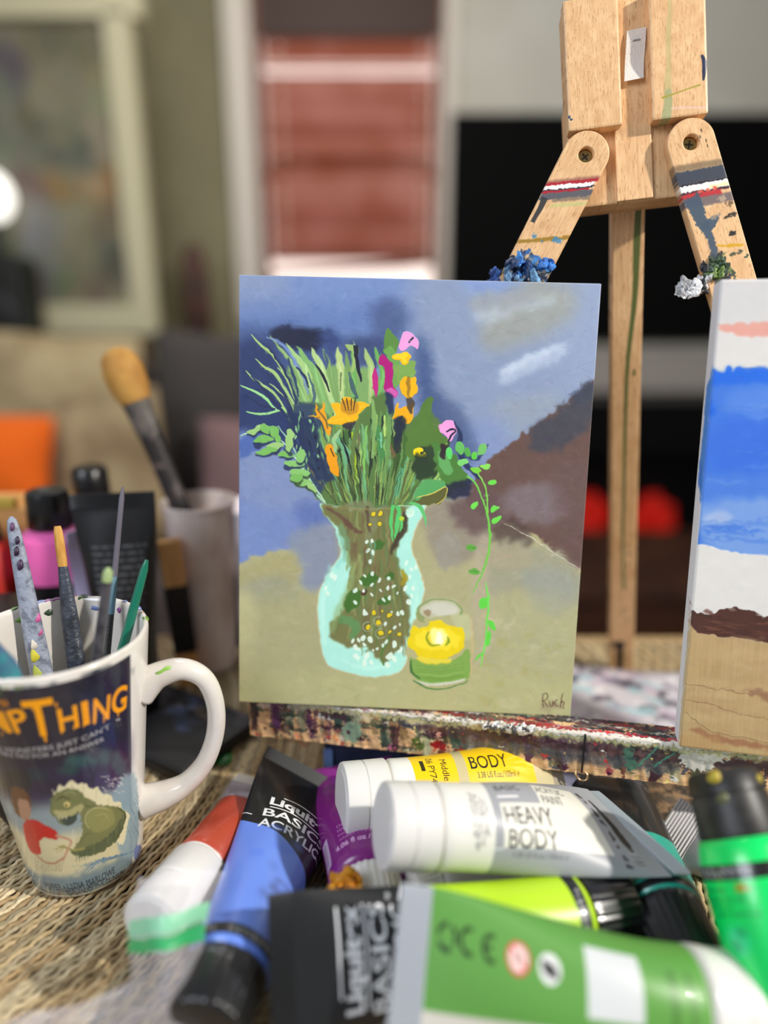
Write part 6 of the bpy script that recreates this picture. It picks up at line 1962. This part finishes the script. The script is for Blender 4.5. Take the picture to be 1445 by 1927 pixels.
# cornflower blue tube, left
cb = two_tone((104, 138, 228), 60, 152, 20, lambda q: 79 - .5 * q - .010 * q * q * (1 if q > 0 else .3), band_text=True, off=46, dq=4)
for i in range(24):
    cb.blob(random.uniform(22, 56), random.uniform(-2, 26), random.uniform(1, 5), random.uniform(1, 4), random.choice([(70, 84, 140), (56, 60, 96), (84, 110, 190)]), 0, .5, 8, 6)
for x, y in ((70, 0), (74, 4), (85, -5), (60, -10), (80, 8)):
    cb.blob(x, y, 3, 4, (84, 120, 228), 0, .5, 8, 6)
tube('cornflower blue paint tube with a black printed end, lying left of the magenta one', at(424, 1838, .315), at(582, 1446, .456), (.42, -.22, .88), .0200, cb, (.026, .0185, BLACK, 'screw'), crimp=.011, crimp_mat=mat('black_crimp', (26, 27, 28), .4))
# its hang hole
hb = bpy.data.objects['paint_tube']
# red tube in the bag
c = tcanvas(118, 15, (176, 66, 44))
c.rect(84, -80, 130, 80, (176, 166, 178)); c.rect(82, -80, 85, 80, (150, 120, 120))
for i in range(7):
    for q in (-14, 14, 30):
        ttext(c, 'permanent lightfast acrylic colour'[: 22 + i], 88 + i * 3.1, q - 10, 1.5, (70, 62, 76), 90, 20, .0, .8)
c.rect(0, -80, 4, 80, (232, 230, 224))
tube('brick red paint tube with a white cap lying inside the zip bag', at(372, 1640, .372), at(512, 1474, .455), (-.1, -.5, .85), .0160, c, (.040, .0165, WHITE, 'flip'), crimp=.008, rough=.4)
# magenta tube
c = tcanvas(112, 20, (124, 30, 122))
ttext(c, '4.06 fl oz / 120 ml', 14, -15, 4.0, (222, 180, 222), 90, 34, .02)
for i, s in enumerate(('PAINT | PEINTURE', 'MAGENTA PROFUNDO', 'MAGENTA PROFOND', 'DEEP MAGENTA')):
    ttext(c, s, 20.5 + i * 4.4, -12, 2.3, (206, 150, 206), 90, 27, .0, .9)
c.poly([(10, -27), (34, -27), (34, -20), (10, -20)], (206, 190, 216), .9, 1, smooth=False)
for k in range(12):
    c.line([(14 + k * 1.5, -26), (14 + k * 1.5, -22)], .7 * KT * (1 if k % 3 else .5), (120, 90, 130))
tube('magenta paint tube with an orange smeared white cap, pointing away under the white capped tubes', at(694, 1672, .366), at(650, 1440, .468), (.0, -.45, .9), .0205, c, (.022, .0170, WHITE, 'screw'), crimp=.009, rough=.3)
mg = [o for o in bpy.data.objects if o.get('label', '').startswith('magenta')][0]
o = crust('paint_smear', None, .0105, [(222, 146, 16), (206, 128, 14)], mg, 31, 24, (1.1, .7, .6))
o.location = at(648, 1672, .342) - mg.location
o['label'] = 'orange yellow dried paint on the cap'
# yellow tube
c = tcanvas(122, 21, (204, 192, 150))
c.rect(0, -80, 15, 80, (234, 232, 226))
c.rect(15, -80, 43, 80, (246, 202, 14))
c.rect(43, -80, 50, 80, (196, 184, 138))
c.rect(50, -40, 98, -1, (246, 202, 14), 1, 1)
for i in range(10):
    c.rect(112 + i, -80, 112.5 + i, 80, (110, 104, 120))
ttext(c, 'Middle', 33, -17, 4.2, (40, 34, 20), 90, 14, .0)
ttext(c, '06 PY74', 24.5, -19, 4.2, (40, 34, 20), 90, 17, .0)
c.rect(20, -17, 22.5, -9, (30, 28, 22))
ttext(c, 'BODY', 52, -8.5, 8.0, (26, 24, 20), 0, 27, .0)
ttext(c, '3.38 US fl.oz./100ml \u212E', 56, -3.6, 3.0, (40, 38, 30), 0, 30, .0)
tube('yellow and gold paint tube with a white cap, its tail tucked under the ledge', at(722, 1502, .402), at(1094, 1477, .4320), (.05, -.62, .78), .0212, c, (.0245, .0212, WHITE, 'flip'), crimp=.010, rough=.28, crimp_mat=mat('violet_grey_crimp', (128, 122, 136), .4, .4))
# white and silver tube on top of the heap
c = tcanvas(122, 20, (228, 226, 218))
base_fn = c.fn
c.fn = lambda p: base_fn(np.asarray(p, float) + np.array([0, 3.6]))
c.rect(29, -80, 140, 80, (158, 160, 165), 1, 1)
c.poly([(34, 1), (34, -7.4), (62, -7.4), (62, -20), (97, -20), (97, 12), (34, 12)], (226, 224, 212), 1, 0, smooth=False)
c.rect(29, 12, 34, 13, (200, 202, 206))
ttext(c, 'BASIC', 34, -10.9, 4.2, (34, 34, 36), 0, 17, .0)
c.line([(34, -10.8), (48, -10.8)], .9 * KT, (238, 238, 238))
ttext(c, 'ACRYLIC', 63, -9.9, 4.3, (30, 30, 32), 0, 22, .0)
ttext(c, 'PAINT', 64, -4.0, 4.3, (30, 30, 32), 0, 15, .0)
ttext(c, 'HEAVY', 35, 5.8, 8.0, (28, 28, 30), 0, 31, .0)
ttext(c, 'BODY', 36, 15.6, 8.0, (28, 28, 30), 0, 29, .0)
ttext(c, '3.38 US fl.oz./100ml \u212E', 39, 20.0, 2.6, (84, 84, 88), 0, 31, .0, .9)
for i, (w_, b_) in enumerate(((14, .0), (18, 0), (16, .0), (12, 0))):
    for k in range(int(w_ * .8)):
        c.rect(16.5 + i * 2.6, -14 + k * 1.9 + i * 1.5, 18.0 + i * 2.6, -12.9 + k * 1.9 + i * 1.5, (96, 96, 98), .75, 2, 3)
for k, hgt in enumerate((5, 3, 6, 4, 6, 3, 5, 4)):
    c.rect(101, -19 + k * 5, 103.6, -19 + k * 5 + hgt * .6, (30, 30, 32), .95, 1, 3)
c.rect(104.6, -80, 140, 80, (158, 163, 168), 1, 1)
c.poly([(107, -12), (109, -16), (110.5, -10), (112, 4), (110, 9), (106.5, 4)], (26, 26, 28), 1, 0, 2)
c.rect(107, 9, 112, 17, (206, 208, 210))
for k in range(9):
    c.rect(107, 9.3 + k * .85, 112, 9.3 + k * .85 + (.45 if k % 3 else .25), (24, 24, 26))
tube('white and silver paint tube with a white cap lying on top of the heap', at(806, 1554, .346), at(1208, 1562, .376), (.02, -.60, .80), .0203, c, (.0235, .0203, WHITE, 'flip'), crimp=.009, rough=.42, coat=.0, skew=-.30, twist=-38, crimp_mat=mat('silver_crimp', (178, 186, 190), .35, .3))
# teal tube seen from its back, under the silver one
c = two_tone((30, 160, 140), 62, 186, 19, lambda q: 60 if q < 25 else 180, words=False, back=True)
tube('teal paint tube with a black back label and black cap, under the silver tube', at(1254, 1728, .350), at(1112, 1412, .470), (.15, -.2, .95), .0198, c, (.030, .0188, BLACK, 'screw'), crimp=.010, crimp_mat=mat('black_crimp', (26, 27, 28), .4))
# lime tube
c = two_tone((186, 226, 40), 62, 148, 20, lambda q: 74 + .25 * q, band_text=True, off=30)
tube('lime green paint tube with a black printed end lying across the front', at(1090, 1724, .345), at(508, 1832, .300), (0, -.82, .57), .0200, c, (.026, .0188, BLACK, 'screw'), crimp=.010, crimp_mat=mat('black_crimp', (26, 27, 28), .4))
# green tube nearest the camera
GL = 122
c = tcanvas(GL, 22, (92, 150, 66))
c.rect(24, -62, 200, -7, (204, 200, 190), 1, 1)             # canvas y runs upwards on this tube: its cap lies on the right
c.rect(0, -80, 3, 80, (232, 232, 226))
for s, q, kind in ((114, 11.5, 'loop'), (104.5, 11.5, 'c'), (95, 11, 'e'), (84, 10, 'red'), (71, 9, 'bw')):
    if kind == 'loop':
        for k in range(3):
            a0 = k * 2.1
            c.line([(s + 3.6 * math.cos(a0 + t), q + 3.6 * math.sin(a0 + t)) for t in np.linspace(0, 1.6, 5)], 1.5 * KT, (30, 52, 24))
    elif kind in 'ce':
        c.line([(s + 3.6 * math.cos(t), q + 3.6 * math.sin(t)) for t in np.linspace(-1.9, 1.9, 9)], 1.5 * KT, (30, 52, 24))
        if kind == 'e':
            c.line([(s, q), (s + 3.6, q)], 1.3 * KT, (30, 52, 24))
    elif kind == 'red':
        c.blob(s, q, 5, 5, (206, 70, 66)); c.blob(s, q, 3.9, 3.9, (232, 214, 206)); c.line([(s - 3.4, q - 3.4), (s + 3.4, q + 3.4)], .9 * KT, (206, 70, 66))
        c.blob(s, q, 1.8, 1.8, (190, 150, 146), 0, .8, 2)
    else:
        c.blob(s, q, 4.7, 4.7, (224, 226, 224)); c.poly([(s - 3, q - 2.6), (s + 2, q - 1.4), (s + 3.2, q + 2), (s, q + 1.4), (s - 2, q + .6)], (34, 34, 36), 1, 2)
c.rect(33, -3, 56, 20, (206, 210, 210), 1, 1)
for i in range(5):
    for k in range(16):
        x = 110 - k * 4.6
        c.rect(x - random.uniform(2, 3.6), -13 - i * 4.6, x, -14.3 - i * 4.6, (168, 164, 156), .6, 3)
for k, sx in enumerate((20, 12)):
    for i in range(7):
        c.rect(sx - 1.6, 16 - i * 3.1, sx + 1.2, 14.2 - i * 3.1, (46, 84, 34), .8 - .3 * k, 4)
gt, gb = tube('leaf green paint tube with a white cap lying nearest the camera', at(1298, 1892, .300), at(738, 1836, .287), (.0, -.80, .60), .0225, c, (.028, .0225, WHITE, 'flip'), crimp=.013, crimp_mat=mat('grey_crimp', (160, 166, 174), .5), rough=.42, coat=.05)
# small things half hidden in the heap
c = tcanvas(70, 13, (226, 224, 232))
tube('white paint tube almost hidden beneath the silver one', at(815, 1662, .372), at(985, 1612, .400), (0, -.4, .9), .0125, c, (.014, .0115, WHITE, 'screw'), crimp=.007)
c = tcanvas(70, 13, (150, 150, 152))
tube('grey metal tube with a ribbed crimp showing beside the neon green bottle', at(1405, 1650, .395), at(1250, 1546, .424), (0, -.5, .85), .0130, c, (.016, .0105, BLACK, 'screw'), crimp=.018, crimp_mat=mat('ribbed_metal', (128, 126, 126), .5, .2), metal=.2)
# tube with blue ring left of the mug
c = tcanvas(90, 17, (36, 104, 190))
c.rect(14, -80, 120, 80, (20, 24, 30))
tube('bright blue tube with a black cap lying left of the mug', (-.2165, .3620, .0195), (-.1960, .4350, .014), (0, -.3, .95), .0190, c, (.012, .0160, BLACK, 'screw'), group='paint tubes behind and beside the mug', crimp=.009)
# black tube standing on its cap behind the mug
bk = tcanvas(148, 19, (26, 27, 29))
rr = random.Random(9)
for i in range(13):
    s = 118 - i * 5.2
    x = -13
    while x < 15:
        w_ = rr.uniform(2.5, 7)
        bk.rect(s, x, s + 1.9, min(x + w_, 17), (130, 132, 132) if i < 7 else (96, 98, 98), .75, 2)
        x += w_ + 1.3
bk.rect(20, -30, 26, 60, (70, 70, 76), .9, 3); bk.rect(4, -30, 10, 60, (206, 130, 120), .9, 2)
tube('black paint tube with small grey print standing on its cap behind the mug', (-.190, .474, .026), (-.1935, .486, .178), (.12, -1, .1), .0195, bk, (.0255, .0180, BLACK, 'screw'), group='paint tubes behind and beside the mug', crimp=.010, crimp_mat=mat('black_crimp', (26, 27, 28), .4))
c = tcanvas(120, 15, (208, 196, 232))
tube('pale lavender paint tube standing between the pink bottle and the black tube', (-.224, .503, .0215), (-.222, .508, .146), (1, -.5, 0), .0150, c, (.021, .0130, BLACK, 'screw'), group='paint tubes behind and beside the mug', crimp=.008)

# neon green bottle leaning on the heap
def neon():
    p1, p0 = at(1356, 1450, .338), at(1498, 1905, .296)       # cap end, foot
    root = thing('paint_bottle', 'neon green paint bottle with a black flip cap at the right edge', 'paint bottle', p0)
    a = (p1 - p0).normalized()
    L = (p1 - p0).length
    c = Canvas(700, 820, (2, 224, 104))
    c.rough_edges(9, 2)
    c.rect(536, -5, 600, 830, (26, 26, 26))
    for rep in range(4):
        y0 = rep * 205 + 40
        for k in range(7):
            c.rect(550 + (k % 2) * 4, y0 + k * 22, 588 - (k % 3) * 3, y0 + k * 22 + 14, (200, 202, 206), .9, 3, 4)
            c.rect(562, y0 + k * 22 + 4, 574, y0 + k * 22 + 9, (26, 26, 26), .8, 2, 2)
        for i, (x, n_) in enumerate(((490, 4), (455, 6), (425, 4), (395, 7))):
            for k in range(n_):
                c.rect(x, y0 - 20 + k * 22 + i * 5, x + 12, y0 - 20 + k * 22 + 15 + i * 5, (14, 120, 60), .75, 3, 3)
        c.blob(505, y0 + 112, 22, 15, (176, 150, 20), 0, 1, 3, 6)
        c.blob(300, y0 + 60, 60, 30, (60, 220, 170), 0, .7, 12); c.blob(280, y0 + 50, 26, 16, (20, 150, 90), 0, .7, 6, 6); c.blob(330, y0 + 76, 20, 12, (20, 150, 90), 0, .6, 6, 6)
    m = c.material('neon_green_label', .3, coat=.3)
    prof = [(0, .016), (.012, .0205), (.04, .0218), (.45, .0218), (.60, .0212), (.66, .0200), (.70, .0186)]
    seg = 64
    a_, n_, f_ = frame_mats(a, (-.3, -.8, .6))
    vs, fs, uv = [], [], []
    for t, r_ in prof:
        for k in range(seg):
            ph = 2 * math.pi * k / seg
            vs.append(p0 + a * (t * L) + f_ * r_ * math.cos(ph) + n_ * r_ * math.sin(ph))
    for j in range(len(prof) - 1):
        for k in range(seg):
            k2 = (k + 1) % seg
            fs.append((j * seg + k, j * seg + k2, (j + 1) * seg + k2, (j + 1) * seg + k))
            for jj, kk in ((j, k), (j, k + 1), (j + 1, k + 1), (j + 1, k)):
                uv.append((prof[jj][0] / .70, 1 - kk / seg))
    fs += [tuple(range(seg))[::-1], tuple(range((len(prof) - 1) * seg, len(prof) * seg))]
    uv += [(0, .5)] * seg * 2
    me = bpy.data.meshes.new('body')
    me.from_pydata([tuple(v) for v in vs], [], fs)
    me.uv_layers.new(name='UVMap').data.foreach_set('uv', np.array(uv, np.float32).ravel())
    me.materials.append(m)
    me.polygons.foreach_set('use_smooth', [True] * len(fs))
    me.update()
    o = bpy.data.objects.new('body', me)
    COL.objects.link(o)
    o.parent = root
    cm = mat('matt_black_cap', (24, 24, 24), .45, noise=((40, 40, 38), 90, .45, .6))
    cp = lathe('cap', p0 + a * (L * .70), p1, [(0, .0178), (.08, .0182), (.62, .0168), (.63, .0158), (.66, .0158), (.67, .0168), (.9, .0162), (.97, .0148), (1, .012)], cm, root, seg=64)
    for q, s, col in (((1340, 1462, .322), .0026, (176, 156, 50)), ((1395, 1470, .330), .0016, (170, 150, 50)), ((1358, 1502, .318), .0024, (92, 94, 60))):
        w_ = at(*q)
        # push the spot onto the cap surface
        rel = w_ - p0
        ax_pt = p0 + a * rel.dot(a)
        n = (w_ - ax_pt).normalized()
        dab_on('paint_spot', ax_pt + n * .0168, n, [(-s, -s), (s * .4, -s * 1.1), (s * 1.2, 0), (s * .3, s * 1.2), (-s * .9, s * .6)], mat('cap_spot_%d' % col[0], col, .4), cp, .0005)
    reorigin(root)
neon()

# clear zip bag, crumpled over the red tube
def zip_bag():
    rows = [[(262, 1652, 0.325), (345, 1640, 0.322), (425, 1640, 0.332)], [(250, 1700, 0.317), (320, 1690, 0.307), (405, 1680, 0.325)], [(244, 1740, 0.314), (312, 1728, 0.301), (395, 1705, 0.317)], [(242, 1790, 0.309), (310, 1782, 0.297), (385, 1765, 0.312)],
            [(238, 1850, 0.305), (320, 1850, 0.293), (395, 1840, 0.309)], [(130, 1905, 0.299), (270, 1900, 0.287), (400, 1905, 0.301)], [(-30, 1950, 0.295), (200, 1950, 0.285), (390, 1960, 0.292)], [(-80, 2010, 0.287), (160, 2010, 0.279), (380, 2010, 0.285)]]
    R = np.array([[at(*p) for p in row] for row in rows])
    nu, nv = 60, 90
    G = np.zeros((nv + 1, nu + 1, 3))
    rowsI = np.array([curve_pts(np.array(r), False, 30) for r in R])
    for i in range(nu + 1):
        col = rowsI[:, i]
        cp = curve_pts(col, False, 40)
        idx = np.linspace(0, len(cp) - 1, nv + 1)
        G[:, i] = np.array([np.interp(idx, np.arange(len(cp)), cp[:, k]) for k in range(3)]).T
    n1 = smooth_noise(nv + 1, nu + 1, 7, 3) * .0012 + smooth_noise(nv + 1, nu + 1, 17, 4) * .0022 + np.abs(smooth_noise(nv + 1, nu + 1, 5, 8)) * .0008
    n1 *= np.interp(np.arange(nv + 1), [0, 40, 55, 90], [.35, .25, .9, 1.1])[:, None]
    G[..., 2] += n1
    G[..., 2] = np.maximum(G[..., 2], .0022)
    root = thing('zip_bag', 'clear crumpled zip bag with a green striped seal at the bottom left', 'bag', tuple(G[60, 20]))
    m = bpy.data.materials.new('clear_film')
    m.use_nodes = True
    nt = m.node_tree
    b = nt.nodes['Principled BSDF']
    b.inputs['Base Color'].default_value = lin((236, 234, 244))
    b.inputs['Roughness'].default_value = .12
    b.inputs['Alpha'].default_value = .26
    b.inputs['Coat Weight'].default_value = .6
    vs = [tuple(p) for p in G.reshape(-1, 3)]
    fs = [(j * (nu + 1) + i, j * (nu + 1) + i + 1, (j + 1) * (nu + 1) + i + 1, (j + 1) * (nu + 1) + i) for j in range(nv) for i in range(nu)]
    bagf = link_mesh('bag_film', vs, fs, m, root, smooth=True)
    def strip(name, f0, f1, color, alpha):
        mm2 = bpy.data.materials.new(name)
        mm2.use_nodes = True
        b2 = mm2.node_tree.nodes['Principled BSDF']
        b2.inputs['Base Color'].default_value = lin(color)
        b2.inputs['Roughness'].default_value = .3
        b2.inputs['Alpha'].default_value = alpha
        j0, j1 = int(f0 * nv), int(f1 * nv)
        v2, f2 = [], []
        up = np.array([0, -.5, .86]) * .0012
        for lay_ in (1.0, .4):
            for j in range(j0, j1 + 1):
                for i in range(nu + 1):
                    v2.append(tuple(G[j, i] + up * lay_))
        nn = j1 - j0 + 1
        tot = nn * (nu + 1)
        for j in range(nn - 1):
            for i in range(nu):
                a = j * (nu + 1) + i
                f2.append((a, a + 1, a + nu + 2, a + nu + 1))
                f2.append((tot + a, tot + a + nu + 1, tot + a + nu + 2, tot + a + 1))
        for i in range(nu):
            for a in (i, (nn - 1) * (nu + 1) + i):
                f2.append((a, a + 1, tot + a + 1, tot + a))
        link_mesh(name, v2, f2, mm2, root, smooth=False)
    strip('pale_green_seal', .275, .37, (150, 222, 182), .8)
    strip('dark_green_seal', .385, .445, (60, 180, 110), .85)
    reorigin(root)
zip_bag()
